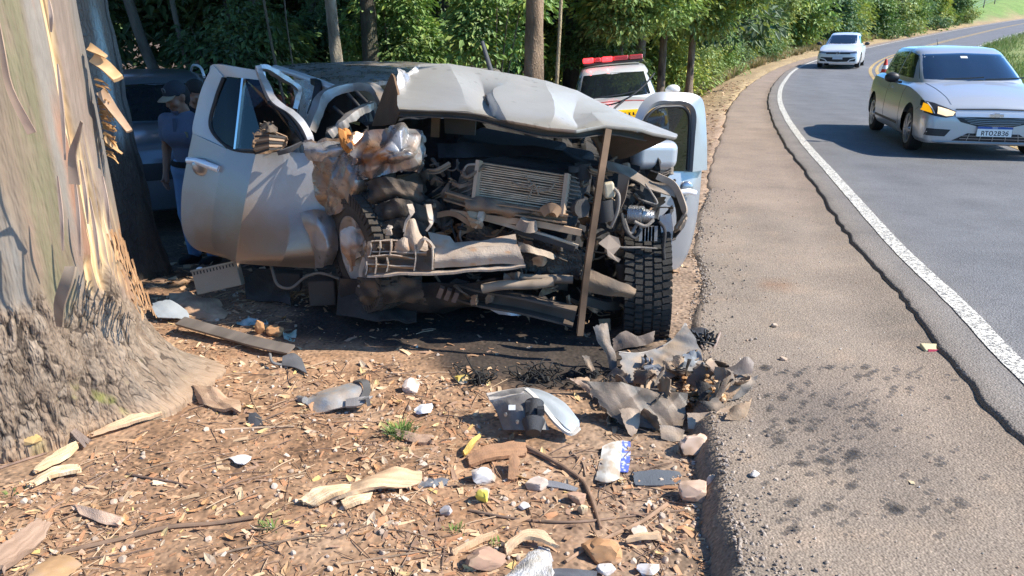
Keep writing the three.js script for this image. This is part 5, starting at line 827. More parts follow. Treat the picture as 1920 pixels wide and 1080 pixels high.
// bonnet
wp('bonnet', sheet([
  [[786, 119, 4.98], [842, 117, 4.98], [892, 124, 4.93], [962, 139, 4.86], [1022, 151, 4.8], [1082, 171, 4.74], [1142, 198, 4.64], [1204, 224, 4.5], [1270, 250, 4.3]],
  [[764, 146, 4.7], [850, 136, 4.68], [902, 152, 4.6], [950, 156, 4.5], [1026, 166, 4.46], [1080, 192, 4.44], [1146, 209, 4.35], [1206, 232, 4.28], [1271, 252, 4.15]],
  [[747, 172, 4.45], [862, 160, 4.40], [912, 188, 4.28], [925, 172, 4.2], [1036, 182, 4.12], [1074, 219, 4.04], [1112, 210, 4.08], [1212, 238, 4.04], [1270, 254, 4.0]],
  [[745, 194, 4.28], [872, 192, 4.16], [922, 214, 4.02], [938, 202, 3.92], [1040, 212, 3.80], [1082, 237, 3.76], [1120, 223, 3.82], [1208, 240, 3.86], [1269, 255, 3.92]],
  [[748, 204, 4.22], [876, 210, 4.05], [926, 222, 3.9], [950, 225, 3.8], [1028, 240, 3.66], [1080, 244, 3.6], [1134, 236, 3.68], [1205, 243, 3.76], [1266, 257, 3.88]],
], { nu: 150, nv: 76, thick: 0.016, lin: 'u', amp: 0.014, freq: 3.4, seed: 23, fine: 0.0008, crease: 0.16, color: Object.assign((u, v, p) => { const n = fbm(p.x * 3, p.y * 3, p.z * 3, 4), m = noise(p.x * 30, p.y * 30, p.z * 30); let c = [0.62, 0.615, 0.605].map((q) => q * (1 + 0.06 * n)); c = mix3(c, [0.50, 0.42, 0.31], clamp(ss(0.70, 1.0, v + 0.35 * n) * 0.5 + ss(0.16, 0.0, u) * 0.3 + 0.2 * n)); return m > 0.52 && n > 0 ? c.map((q) => q * 0.7) : c; }, { back: [0.10, 0.085, 0.07] }) }), M.silver);
wp('bonnet', sheet([[[736, 138, 4.56], [742, 150, 4.5], [750, 205, 4.3]], [[716, 185, 4.66], [730, 190, 4.55], [747, 218, 4.36]], [[696, 236, 4.74], [716, 236, 4.6], [742, 232, 4.4]]], { nu: 20, nv: 26, thick: 0.012, amp: 0.012, freq: 5, color: (u, v, p) => mix3([0.17, 0.10, 0.055], [0.10, 0.065, 0.04], clamp(v + 0.7 * noise(p.x * 9, p.y * 9, p.z * 9))) }), M.dirty, wreck, 'brown underside of the bonnet edge folded up');
wp('bonnet', sheet([[[742, 134, 4.62], [762, 134, 4.72], [790, 120, 4.95]], [[746, 150, 4.52], [764, 150, 4.62], [780, 140, 4.8]], [[750, 178, 4.42], [760, 170, 4.5], [768, 160, 4.65]]], { nu: 24, nv: 20, thick: 0.006, amp: 0.05, freq: 8, torn: 0.06, color: body(0.3) }), M.bentPaint);
wp('bonnet_underside', sheet([[[1118, 250, 3.95], [1180, 252, 3.92], [1250, 262, 3.95]], [[1130, 275, 4.15], [1190, 275, 4.12], [1225, 275, 4.1]], [[1150, 298, 4.3], [1172, 297, 4.28], [1186, 292, 4.25]]], { nu: 20, nv: 16, thick: 0.01, amp: 0.015, color: (u, v, p) => mix3([0.05, 0.04, 0.035], TAN2, 0.4 * v) }), M.dirty);
wp('bonnet_frame', solid(sweep(VA([[748, 212, 4.24], [890, 219, 3.98], [950, 234, 3.84], [1015, 249, 3.72], [1080, 252, 3.66], [1140, 246, 3.74], [1210, 258, 3.85]]), chan(0.03, 0.035, 0.006), { seg: 50 }), [0.09, 0.075, 0.06]), M.dirty);
wp('bonnet_stay', tube(VA([[1090, 242, 3.8], [1118, 262, 3.95], [1132, 300, 4.1]]), 0.016, 12, 6), M.dusty);
// aerial, wiper
wp('aerial', solid(cylAt(V(921, 135, 4.92), V(904, 78, 5.0), 0.017, 0.012), [0.06, 0.06, 0.065]), M.plastic);
wp('wiper_arm', tube(VA([[1227, 137, 4.95], [1208, 160, 4.9], [1180, 182, 4.85], [1150, 195, 4.85], [1112, 198, 4.85]]), 0.006, 24, 6), M.black);
wp('wiper_arm', tube(VA([[1170, 188, 4.85], [1150, 206, 4.8], [1147, 218, 4.75]]), 0.007, 10, 6), M.black);
// engine bay
wp('firewall', sheet([[[690, 232, 4.75], [860, 222, 4.85], [1020, 240, 4.9], [1230, 280, 4.7]], [[700, 330, 4.7], [860, 330, 4.75], [1020, 330, 4.75], [1240, 340, 4.6]], [[690, 440, 4.6], [860, 440, 4.6], [1020, 440, 4.6], [1230, 440, 4.5]], [[690, 590, 4.5], [860, 600, 4.5], [1020, 610, 4.5], [1200, 600, 4.5]]], { nu: 70, nv: 50, thick: 0.02, amp: 0.13, freq: 6, seed: 9, color: (u, v, p) => mix3([0.03, 0.028, 0.027], [0.09, 0.07, 0.055], clamp(2 * fbm(p.x * 6, p.y * 6, p.z * 6, 3))) }), M.dirty);
wp('cowl_panel', solid(plate([[832, 216, 4.55], [892, 220, 4.5], [890, 254, 4.5], [834, 250, 4.55]], 0.02), [0.12, 0.10, 0.085]), M.dirty); wp('cowl_post', solid(bar(VA([[818, 212, 4.5], [816, 256, 4.5]]), 0.055, 0.05), [0.22, 0.13, 0.075]), M.dirty);
wp('glass_strip', plate([[938, 253, 4.7], [960, 255, 4.7], [985, 264, 4.68], [1018, 266, 4.66], [1012, 272, 4.66], [960, 265, 4.69]], 0.004), M.pane); wp('windscreen_glint', solid(plate([[1046, 272, 4.6], [1080, 279, 4.58], [1078, 284, 4.58], [1046, 277, 4.6]], 0.006), [0.6, 0.6, 0.6]), M.dirty);  // pale grey plate paints in a glint off the windscreen
wp('engine_block', solid(merge([boxAt(V(980, 330, 4.5), 0.75, 0.34, 0.5, [0.1, -0.4, -0.08], 0.04), boxAt(V(960, 280, 4.55), 0.6, 0.12, 0.35, [0.1, -0.4, -0.08], 0.03), boxAt(V(1000, 440, 4.55), 0.6, 0.4, 0.5, [0, -0.4, 0], 0.05)]), [0.035, 0.033, 0.034], 0.5), M.dirty);
wp('engine_cover', sheet([[[820, 268, 4.36], [960, 270, 4.35], [1090, 292, 4.3], [1200, 312, 4.2]], [[822, 296, 4.3], [960, 292, 4.28], [1090, 306, 4.22], [1200, 322, 4.15]]], { nu: 50, nv: 12, thick: 0.02, amp: 0.035, freq: 6, color: () => [0.022, 0.022, 0.024] }), M.plastic);
// intercooler with its fins
{
  const ic = new THREE.Group(); ic.name = 'intercooler'; wreck.add(ic);
  const TL = [899, 305, 4.02], TR = [1065, 330, 3.92], BL = [890, 377, 3.96], BR = [1055, 402, 3.86], L = (a, b, t) => a.map((x, i) => mix(x, b[i], t)), n = 17;
  wp('core', solid(plate([L(TL, BL, 0), TR, BR, BL].map((p) => [p[0], p[1], p[2] + 0.035]), 0.03), [0.02, 0.017, 0.014]), M.dirty, ic);
  for (let i = 0; i <= n; i++) { const t = i / n, a = L(TL, BL, t), b = L(TR, BR, t), bow = 2.2 * Math.sin(i * 1.3); const g = bar(VA([a, [mix(a[0], b[0], 0.35), mix(a[1], b[1], 0.35) + 0.3 * bow, mix(a[2], b[2], 0.35) - 0.002 * bow], [mix(a[0], b[0], 0.68), mix(a[1], b[1], 0.68) + 0.5 * bow, mix(a[2], b[2], 0.68)], b]), 0.022, 0.0062, { seg: 14 }); wp('fin', solid(g, mix3([0.62, 0.46, 0.31], [0.48, 0.34, 0.22], R()), 0.3, 30), M.dirty, ic); }
  for (const [a, b] of [[TL, BL], [TR, BR]]) wp('end_plate', solid(bar(VA([[a[0], a[1] - 4, a[2] - 0.02], [b[0], b[1] + 4, b[2] - 0.02]]), 0.02, 0.05), [0.45, 0.33, 0.23]), M.dirty, ic);
  for (let i = 0; i < 9; i++) { const t = i / 8, a = L(TL, BL, t), s = 26 * Math.sin(0.5 + t * 2.2); wp('tank_rib', solid(bar(VA([[a[0] - 2, a[1], a[2] - 0.005], [a[0] - s * 0.6, a[1] + 4 + 4 * t, a[2] + 0.005], [a[0] - s - 6, a[1] + 10 + 4 * t, a[2] + 0.03]]), 0.03, 0.006), GREY), M.dirty, ic); }
  for (let i = 0; i < 10; i++) { const t = i / 9, a = L(TR, BR, t), s = 22 * Math.sin(0.6 + t * 2.0); wp('tank_rib', solid(bar(VA([[a[0] + 3, a[1], a[2] - 0.005], [a[0] + s + 4, a[1] + 4, a[2] + 0.02]]), 0.03, 0.006), GREY), M.dirty, ic); }
  wp('tank', solid(sheet([[[866, 318, 4.04], [880, 308, 4.02], [897, 303, 4.0]], [[858, 348, 4.04], [876, 345, 3.99], [893, 342, 3.98]], [[864, 366, 4.03], [876, 374, 3.98], [889, 379, 3.96]]], { nu: 12, nv: 16, thick: 0.02 }), [0.10, 0.085, 0.07]), M.dirty, ic);
  wp('tank', solid(sheet([[[1066, 328, 3.93], [1078, 334, 3.93], [1085, 345, 3.95]], [[1062, 362, 3.9], [1080, 366, 3.9], [1090, 368, 3.93]], [[1056, 402, 3.87], [1070, 402, 3.88], [1084, 398, 3.9]]], { nu: 12, nv: 16, thick: 0.02 }), [0.10, 0.085, 0.07]), M.dirty, ic);
}
// long post that hangs in front
wp('front_post', solid(sweep(VA([[1140, 243, 3.70], [1135, 275, 3.67], [1125, 340, 3.63], [1112, 430, 3.6], [1100, 510, 3.6], [1087, 628, 3.62]]), chan(0.032, 0.026, 0.007), { seg: 30, up: v3(0.15, 0, 1) }), [0.17, 0.105, 0.062], 0.7, 7), M.dirty);
// radiator support, crossbars and brackets
const jb = (name, pts, w, h, c, o = {}) => wp(name, solid(sweep(VA(pts), o.sec ?? rect(w, h), { seg: o.seg ?? 16, twist: o.twist ?? 0 }), c, 0.4), o.mat ?? M.dirty);
jb('crossbar', [[836, 366, 3.98], [900, 384, 3.92], [980, 396, 3.86], [1064, 410, 3.84]], 0.05, 0.045, TAN2, { sec: chan(0.05, 0.05, 0.008) });
wp('crossbar', sheet([[[868, 368, 3.95], [940, 378, 3.9], [1020, 392, 3.86]], [[872, 384, 3.9], [945, 394, 3.85], [1022, 402, 3.83]], [[880, 392, 3.93], [945, 404, 3.88], [1024, 410, 3.86]]], { nu: 40, nv: 14, thick: 0.006, amp: 0.035, freq: 9, torn: 0.04, color: (u, v, p) => mix3(TAN2, [0.14, 0.10, 0.075], clamp(0.5 + 2 * noise(p.x * 12, p.y * 12))) }), M.dirty);
jb('rail', [[845, 398, 3.96], [930, 410, 3.9], [1000, 418, 3.86], [1090, 436, 3.84]], 0.02, 0.035, TAN, {});
jb('rail', [[890, 405, 3.95], [960, 424, 3.9], [1030, 444, 3.86], [1084, 462, 3.84]], 0.018, 0.02, [0.45, 0.36, 0.27]);
jb('rail', [[966, 432, 3.9], [1020, 447, 3.86], [1078, 466, 3.82]], 0.02, 0.03, DGREY);
jb('rail', [[812, 405, 4.0], [850, 400, 3.95], [884, 420, 3.92]], 0.02, 0.03, TAN2);
jb('bracket', [[884, 398, 3.9], [890, 412, 3.87], [896, 424, 3.9]], 0.06, 0.03, TAN); jb('bracket', [[905, 396, 3.9], [900, 412, 3.87], [893, 424, 3.9]], 0.03, 0.03, PALE);
jb('bracket', [[978, 414, 3.85], [990, 424, 3.83], [998, 420, 3.85]], 0.07, 0.06, [0.33, 0.25, 0.19]); jb('bracket', [[1020, 398, 3.84], [1034, 388, 3.82], [1044, 400, 3.84]], 0.05, 0.05, TAN2);
wp('lower_radiator', sheet([[[880, 418, 4.1], [980, 440, 4.05], [1090, 470, 4.0]], [[872, 460, 4.06], [980, 478, 4.02], [1092, 496, 3.98]], [[880, 500, 4.06], [980, 508, 4.02], [1090, 520, 4.0]]], { nu: 80, nv: 30, thick: 0.03, amp: 0.02, freq: 12, fine: 0.012, color: (u, v, p) => mix3([0.055, 0.048, 0.042], [0.16, 0.125, 0.095], clamp(0.4 + 2 * fbm(p.x * 9, p.y * 16, p.z * 9, 3))) }), M.dirty);
wp('duct', sheet([[[970, 452, 3.86], [1000, 462, 3.8], [1042, 480, 3.85]], [[974, 472, 3.82], [1002, 476, 3.77], [1040, 488, 3.83]]], { nu: 24, nv: 10, thick: 0.006, amp: 0.03, freq: 9, torn: 0.08, color: () => [0.40, 0.31, 0.225] }), M.dirty);
jb('exhaust_pipe', [[905, 541, 3.86], [940, 535, 3.84], [1000, 533, 3.84], [1036, 528, 3.86]], 0.06, 0.06, [0.33, 0.25, 0.18], { sec: oval(0.055, 0.055, 12) }); jb('exhaust_pipe', [[945, 520, 3.95], [1000, 522, 3.93], [1074, 524, 3.92]], 0.06, 0.06, [0.24, 0.19, 0.145], { sec: oval(0.05, 0.05, 12) });
jb('lower_crossmember', [[848, 540, 4.05], [900, 556, 3.98], [980, 570, 3.9], [1078, 594, 3.84]], 0.07, 0.10, [0.11, 0.08, 0.06], { sec: chan(0.08, 0.10, 0.012) });
wp('sump_guard', sheet([[[640, 520, 4.2], [740, 528, 4.05], [850, 532, 4.0], [930, 520, 3.95]], [[650, 568, 4.25], [740, 575, 4.1], [850, 572, 4.02], [925, 556, 3.98]], [[700, 590, 4.4], [760, 588, 4.3], [850, 584, 4.2], [930, 580, 4.1]]], { nu: 60, nv: 24, thick: 0.01, amp: 0.05, freq: 5, seed: 51, color: (u, v, p) => mix3([0.035, 0.03, 0.027], [0.16, 0.09, 0.05], clamp(1.8 * fbm(p.x * 5, p.y * 5, p.z * 5, 3))) }), M.dirty);
for (let i = 0; i < 3; i++) jb('bolt_plate', [[822 + i * 14, 546 + i * 4, 3.92], [830 + i * 14, 549 + i * 4, 3.92]], 0.05, 0.06, [0.17, 0.10, 0.07]);
wp('silver_scrap', sheet([[[912, 576, 3.95], [950, 578, 3.92], [990, 586, 3.9]], [[935, 590, 3.93], [960, 592, 3.9], [988, 590, 3.9]]], { nu: 20, nv: 8, thick: 0.004, amp: 0.02, color: () => [0.5, 0.51, 0.53] }), M.bentPaint);
// bumper beam torn open
{
  const b = new THREE.Group(); b.name = 'bumper_beam'; b.userData.label = 'pale dusty bumper beam torn open'; wreck.add(b); const tc = (u, v, p) => { const n = fbm(p.x * 7, p.y * 7, p.z * 7, 3); let c = mix3([0.46, 0.37, 0.29], [0.36, 0.27, 0.20], clamp(0.5 + 1.5 * n)); return mix3(c, [0.47, 0.26, 0.13], clamp(3 * (noise(p.x * 16, p.y * 30, p.z * 9) - 0.32))); };
  const sc = (name, ctrl, o) => wp(name, sheet(ctrl, { nu: 30, nv: 12, thick: 0.006, amp: 0.012, freq: 8, color: tc, ...o }), M.dirty, b);
  sc('beam_face', [[[814, 472, 3.74], [860, 468, 3.72], [920, 462, 3.7], [970, 458, 3.69]], [[814, 488, 3.69], [862, 484, 3.68], [925, 478, 3.66], [978, 476, 3.66]], [[813, 503, 3.7], [860, 500, 3.69], [930, 495, 3.67], [985, 496, 3.67]]], { nu: 60, nv: 26, torn: 0.015 });
  sc('beam_flange', [[[802, 433, 3.86], [843, 443, 3.84], [852, 456, 3.82], [900, 452, 3.82], [967, 441, 3.8]], [[814, 472, 3.745], [843, 470, 3.73], [870, 467, 3.72], [920, 462, 3.705], [970, 459, 3.695]]], { lin: true, nu: 50 });
  sc('beam_lip', [[[690, 510, 3.74], [760, 508, 3.72], [830, 507, 3.70], [905, 501, 3.68], [985, 496, 3.67]], [[688, 515, 3.7], [760, 512, 3.68], [830, 511, 3.66], [905, 506, 3.65], [985, 500, 3.65]]], { nu: 60, nv: 5, thick: 0.012 });
  sc('beam_back', [[[690, 452, 3.86], [740, 448, 3.86], [812, 452, 3.84]], [[686, 486, 3.86], [740, 484, 3.85], [812, 486, 3.82]], [[690, 512, 3.82], [740, 511, 3.8], [812, 508, 3.78]]], { amp: 0.03, color: (u, v, p) => tc(u, v, p).map((x) => x * 0.7) });
  for (const [y, d, x0, x1] of [[452, 3.76, 696, 778], [472, 3.72, 698, 800], [482, 3.71, 690, 778], [497, 3.71, 690, 776]]) sc('beam_rib', [[[x0, y, d], [(x0 + x1) / 2, y + 3 * Math.sin(y), d - 0.01], [x1, y + 4, d]], [[x0, y + 4, d + 0.08], [(x0 + x1) / 2, y + 6, d + 0.08], [x1, y + 8, d + 0.08]]], { nv: 5, amp: 0.008 });
  for (const [x, y0, y1, d] of [[694, 456, 480, 3.73], [712, 450, 478, 3.71], [733, 448, 480, 3.7], [706, 482, 514, 3.69], [727, 482, 510, 3.69], [778, 460, 508, 3.69], [812, 462, 506, 3.68], [688, 490, 516, 3.7]]) sc('beam_rib', [[[x, y0, d], [x + 3, y0 + 2, d + 0.09]], [[x + 2, (y0 + y1) / 2, d], [x + 4, (y0 + y1) / 2, d + 0.09]], [[x, y1, d], [x + 2, y1, d + 0.09]]], { nu: 6, nv: 12, amp: 0.01 });
  sc('beam_bracket', [[[756, 430, 3.82], [775, 412, 3.83], [790, 436, 3.82]], [[758, 450, 3.76], [776, 446, 3.72], [800, 450, 3.76]], [[762, 470, 3.76], [780, 474, 3.72], [806, 470, 3.74]]], { nu: 22, nv: 18, amp: 0.03, torn: 0.08 });
  sc('beam_bracket', [[[740, 455, 3.76], [758, 444, 3.74], [776, 452, 3.76]], [[738, 468, 3.73], [758, 462, 3.7], [775, 470, 3.74]], [[736, 480, 3.75], [757, 478, 3.72], [766, 478, 3.74]]], { nu: 20, nv: 14, amp: 0.025, torn: 0.08 });
  for (const pts of [[[768, 384, 3.84], [772, 398, 3.8], [762, 416, 3.8], [758, 434, 3.8]], [[803, 384, 3.84], [806, 400, 3.81], [808, 420, 3.8], [800, 432, 3.8]], [[730, 440, 3.78], [729, 428, 3.77], [733, 424, 3.78]], [[784, 466, 3.72], [796, 446, 3.69], [812, 464, 3.72]]]) wp('beam_tab', solid(sweep(VA(pts), rect(0.03, 0.012), { seg: 10 }), [0.46, 0.37, 0.29]), M.dirty, b);
}
// wheels
function offroadWheel(px, py, d, r, w, yaw, camber, rimCol, label, flat = 0) {
  const g = new THREE.Group(); g.name = 'wheel'; if (label) g.userData.label = label; const p = V(px, py, d); g.position.copy(p.sub(W0)); g.rotation.set(0, yaw, camber, 'YXZ'); wreck.add(g);
  const l = []; const ty = norm(new THREE.LatheGeometry(tyreProfile(r - 0.012, w, r * 0.56), 56)); ty.rotateZ(Math.PI / 2); l.push(ty);
  const N = 58; for (let i = 0; i < N; i++) for (let c = 0; c < 5; c++) { const a = (i + (c % 2) * 0.5) / N * 6.283 + 0.02 * Math.sin(i * 7 + c), edge = c === 0 || c === 4, bw = edge ? w * 0.21 : w * 0.16, x = (c - 2) * w * 0.205; const bx = new THREE.BoxGeometry(bw, 0.022, r * 6.283 / N * (edge ? 0.74 : 0.66)); bx.rotateY((c - 2) * 0.10); bx.translate(x, r - 0.006 - (edge ? 0.006 : 0), 0); bx.rotateX(a); l.push(norm(bx)); if (edge) { const lug = new THREE.BoxGeometry(0.014, 0.055, r * 6.283 / N * 0.6); lug.translate(Math.sign(c - 2) * w * 0.497, r - 0.045, 0); lug.rotateX(a); l.push(norm(lug)); } }
  const tg = merge(l); part('tyre', solid(tg, label.startsWith('left') ? [0.075, 0.062, 0.05] : [0.042, 0.037, 0.032], 0.5, 8), M.dirty, g);
  const rg = []; const rim = r * 0.57; const lg = norm(new THREE.LatheGeometry([[0.02, -w * 0.18], [rim * 0.4, -w * 0.2], [rim * 0.75, -w * 0.12], [rim * 0.9, -w * 0.3], [rim, -w * 0.47], [rim + 0.015, -w * 0.48], [rim, -w * 0.3], [rim - 0.01, w * 0.4]].map((q) => new THREE.Vector2(...q)), 40)); lg.rotateZ(-Math.PI / 2); rg.push(lg); for (let i = 0; i < 6; i++) { const a = i * 1.047; rg.push(bar([v3(-w * 0.2, Math.cos(a) * 0.05, Math.sin(a) * 0.05), v3(-w * 0.33, Math.cos(a) * rim * 0.6, Math.sin(a) * rim * 0.6), v3(-w * 0.36, Math.cos(a) * rim * 0.95, Math.sin(a) * rim * 0.95)], 0.05, 0.03)); }
  part('rim', solid(merge(rg), rimCol, 0.5, 14, 0.5), M.dirty, g); return g;
}
offroadWheel(1207, 528, 4.13, 0.365, 0.245, -0.10, 0.03, GREY, 'right front wheel, still upright');
offroadWheel(700, 466, 4.2, 0.36, 0.25, 0.62, 0.05, [0.50, 0.43, 0.36], 'left front wheel, shoved back against the door');
wp('wheel_rim_shards', sheet([[[642, 430, 4.02], [660, 424, 4.0], [690, 436, 4.02]], [[640, 465, 4.0], [655, 462, 3.97], [672, 470, 4.0]], [[652, 512, 4.02], [660, 508, 4.0], [668, 500, 4.02]]], { nu: 20, nv: 26, thick: 0.006, amp: 0.05, freq: 10, torn: 0.06, color: (u, v, p) => mix3([0.50, 0.44, 0.38], [0.36, 0.2, 0.11], clamp(0.3 + 2 * noise(p.x * 14, p.y * 14, p.z * 14))) }), M.dirty);
// right front corner
wp('wing_panel', sheet([[[1134, 300, 4.0], [1175, 312, 4.0], [1225, 335, 3.98], [1262, 348, 3.96]], [[1140, 316, 3.94], [1178, 332, 3.92], [1222, 350, 3.92], [1268, 372, 3.94]]], { nu: 40, nv: 12, thick: 0.008, amp: 0.03, freq: 8, torn: 0.03, color: (u, v, p) => mix3([0.30, 0.24, 0.19], GREY, clamp(0.5 + 2 * noise(p.x * 9, p.y * 9, p.z * 9))) }), M.dirty);
wp('headlight_panel', solid(plate([[1160, 325, 3.92], [1180, 332, 3.92], [1172, 372, 3.9], [1160, 400, 3.9], [1150, 430, 3.9], [1138, 420, 3.93], [1155, 370, 3.93]], 0.012), [0.15, 0.115, 0.09]), M.dirty);
wp('wheel_arch_liner', sheet([[[1218, 322, 4.02], [1252, 338, 3.98], [1274, 374, 3.94], [1282, 420, 3.92], [1266, 446, 3.95]], [[1212, 334, 4.2], [1244, 348, 4.18], [1262, 378, 4.16], [1268, 420, 4.14], [1258, 446, 4.15]]], { nu: 40, nv: 10, thick: 0.008, amp: 0.02, freq: 8, color: () => [0.03, 0.028, 0.028] }), M.plastic);
wp('wing_edge', solid(sweep(VA([[1232, 330, 3.97], [1262, 346, 3.95], [1278, 376, 3.92], [1284, 404, 3.9], [1272, 430, 3.9]]), rect(0.012, 0.035), { seg: 24 }), [0.36, 0.28, 0.21]), M.dirty);
wp('wing_remnant', sheet([[[1236, 405, 4.0], [1258, 400, 3.98]], [[1240, 440, 3.98], [1262, 438, 3.97]], [[1240, 480, 3.98], [1256, 476, 3.98]], [[1236, 530, 4.0], [1252, 520, 4.0]]], { nu: 10, nv: 24, thick: 0.006, amp: 0.015, color: body(0.12, 0, [0.7, 0.71, 0.72]) }), M.bentPaint);
wp('bent_flap', sheet([[[1262, 425, 3.94], [1275, 410, 3.9], [1287, 405, 3.88]], [[1262, 436, 3.92], [1272, 430, 3.88], [1280, 416, 3.88]]], { nu: 12, nv: 8, thick: 0.005, amp: 0.02, color: () => TAN }), M.dirty);
wp('washer_bottle', solid((() => { const g = boxAt(V(1142, 356, 3.86), 0.055, 0.085, 0.05, [0, 0, 0.15], 0.014); return g; })(), [0.62, 0.52, 0.36], 0.2), M.plastic);
wp('filter_housing', solid(cylAt(V(1132, 376, 3.95), V(1138, 415, 3.93), 0.055, 0.05), [0.03, 0.03, 0.032]), M.plastic);
wp('compressor', solid(merge([cylAt(V(1180, 402, 3.93), V(1206, 404, 3.9), 0.05, 0.05), cylAt(V(1206, 404, 3.9), V(1226, 407, 3.88), 0.038, 0.032)]), [0.42, 0.41, 0.40], 0.3), M.bare);
wp('pulley', solid(cylAt(V(1082, 388, 3.9), V(1092, 390, 3.86), 0.05, 0.05, 18), [0.1, 0.09, 0.085]), M.dirty); wp('reservoir', solid(merge([cylAt(V(1092, 306, 4.1), V(1094, 336, 4.1), 0.045, 0.042), cylAt(V(1076, 322, 4.05), V(1076, 312, 4.05), 0.03, 0.03)]), [0.10, 0.09, 0.085]), M.dirty);
wp('torn_bracket', solid(plate([[1122, 456, 3.78], [1142, 440, 3.8], [1160, 446, 3.8], [1164, 462, 3.8], [1150, 478, 3.78], [1164, 486, 3.78], [1160, 492, 3.78], [1140, 480, 3.77], [1138, 468, 3.77]], 0.006), [0.30, 0.23, 0.175]), M.dirty);
wp('under_tray', sheet([[[1102, 503, 3.75], [1150, 522, 3.72], [1196, 540, 3.74]], [[1100, 525, 3.72], [1148, 540, 3.68], [1192, 552, 3.71]], [[1102, 548, 3.72], [1146, 556, 3.7], [1186, 562, 3.72]]], { nu: 30, nv: 14, thick: 0.006, amp: 0.025, freq: 7, torn: 0.03, color: (u, v, p) => mix3([0.24, 0.165, 0.105], [0.1, 0.075, 0.055], clamp(0.4 + 2 * noise(p.x * 8, p.y * 8, p.z * 8))) }), M.dirty);
wp('fin_block', solid(merge(Array.from({ length: 5 }, (_, i) => bar(VA([[1204 + i * 6, 424, 3.88], [1203 + i * 6, 452, 3.88]]), 0.006, 0.03))), [0.30, 0.29, 0.28]), M.dirty);
wp('suspension_arm', solid(merge([sweep(VA([[1090, 560, 3.95], [1140, 572, 3.98], [1180, 560, 4.1]]), rect(0.05, 0.05), { seg: 10 }), cylAt(V(1165, 490, 4.0), V(1172, 540, 4.02), 0.035, 0.04)]), [0.09, 0.075, 0.06]), M.dirty);
// hoses, wires and small scrap
const wireSets = [[[1148, 350, 3.86], [1160, 365, 3.82], [1158, 395, 3.82], [1146, 425, 3.84]], [[1165, 400, 3.86], [1172, 430, 3.82], [1190, 446, 3.84], [1200, 430, 3.86]], [[1170, 410, 3.86], [1182, 438, 3.84], [1196, 420, 3.86], [1208, 426, 3.85]], [[1190, 416, 3.85], [1210, 424, 3.83], [1226, 412, 3.84]], [[1236, 416, 3.88], [1246, 430, 3.85], [1244, 470, 3.84], [1248, 500, 3.84]], [[1246, 500, 3.83], [1240, 520, 3.82], [1244, 545, 3.82], [1236, 565, 3.82]], [[1210, 345, 3.9], [1222, 362, 3.87], [1232, 382, 3.86], [1204, 376, 3.87]], [[1196, 372, 3.88], [1212, 380, 3.86], [1230, 384, 3.86]], [[1150, 462, 3.82], [1170, 464, 3.8], [1200, 464, 3.82], [1232, 466, 3.84]], [[960, 340, 3.9], [985, 352, 3.87], [1002, 346, 3.87], [1010, 366, 3.86]], [[985, 330, 3.92], [998, 350, 3.88], [990, 372, 3.86]], [[1000, 360, 3.87], [1030, 356, 3.86], [1040, 345, 3.87]], [[866, 330, 4.0], [876, 310, 3.98], [892, 308, 3.98]], [[845, 420, 3.98], [852, 440, 3.95], [856, 455, 3.96]], [[870, 415, 3.96], [862, 440, 3.93], [866, 455, 3.94]], [[1240, 560, 3.82], [1232, 580, 3.8], [1240, 600, 3.8]]];
wireSets.forEach((p, i) => wp(i < 8 ? 'hose' : 'wire', solid(tube(VA(p), i < 5 ? 0.0095 : 0.006, 22, 6), (i > 8 && i < 12) ? [0.42, 0.31, 0.21] : i % 3 === 0 ? [0.36, 0.31, 0.26] : i % 3 === 1 ? [0.05, 0.047, 0.045] : [0.22, 0.19, 0.165]), M.dirty));
for (const [ct, sd] of [[[[684, 340, 4.0], [730, 332, 3.95], [792, 346, 3.98]], 1], [[[700, 384, 3.96], [748, 372, 3.92], [806, 388, 3.96]], 2], [[[716, 414, 3.93], [760, 408, 3.9], [800, 420, 3.93]], 3], [[[668, 520, 3.96], [720, 518, 3.9], [790, 520, 3.92]], 4]]) wp('torn_liner', sheet([ct, ct.map((q) => [q[0] + 4, q[1] + 28, q[2] - 0.02]), ct.map((q) => [q[0] + 12, q[1] + 50, q[2] + 0.03])], { nu: 30, nv: 24, thick: 0.004, amp: 0.03, freq: 13, seed: 90 + sd, torn: 0.16, color: (u, v, p) => mix3([0.028, 0.024, 0.021], [0.11, 0.078, 0.054], clamp(0.35 + 1.8 * noise(p.x * 13, p.y * 13, p.z * 13 + sd))) }), M.dirty);
const dirtPal = [TAN, TAN2, TAN2, DGREY, GREY, [0.11, 0.085, 0.068], [0.16, 0.105, 0.07], [0.22, 0.15, 0.10], [0.035, 0.032, 0.031], [0.30, 0.21, 0.14]];
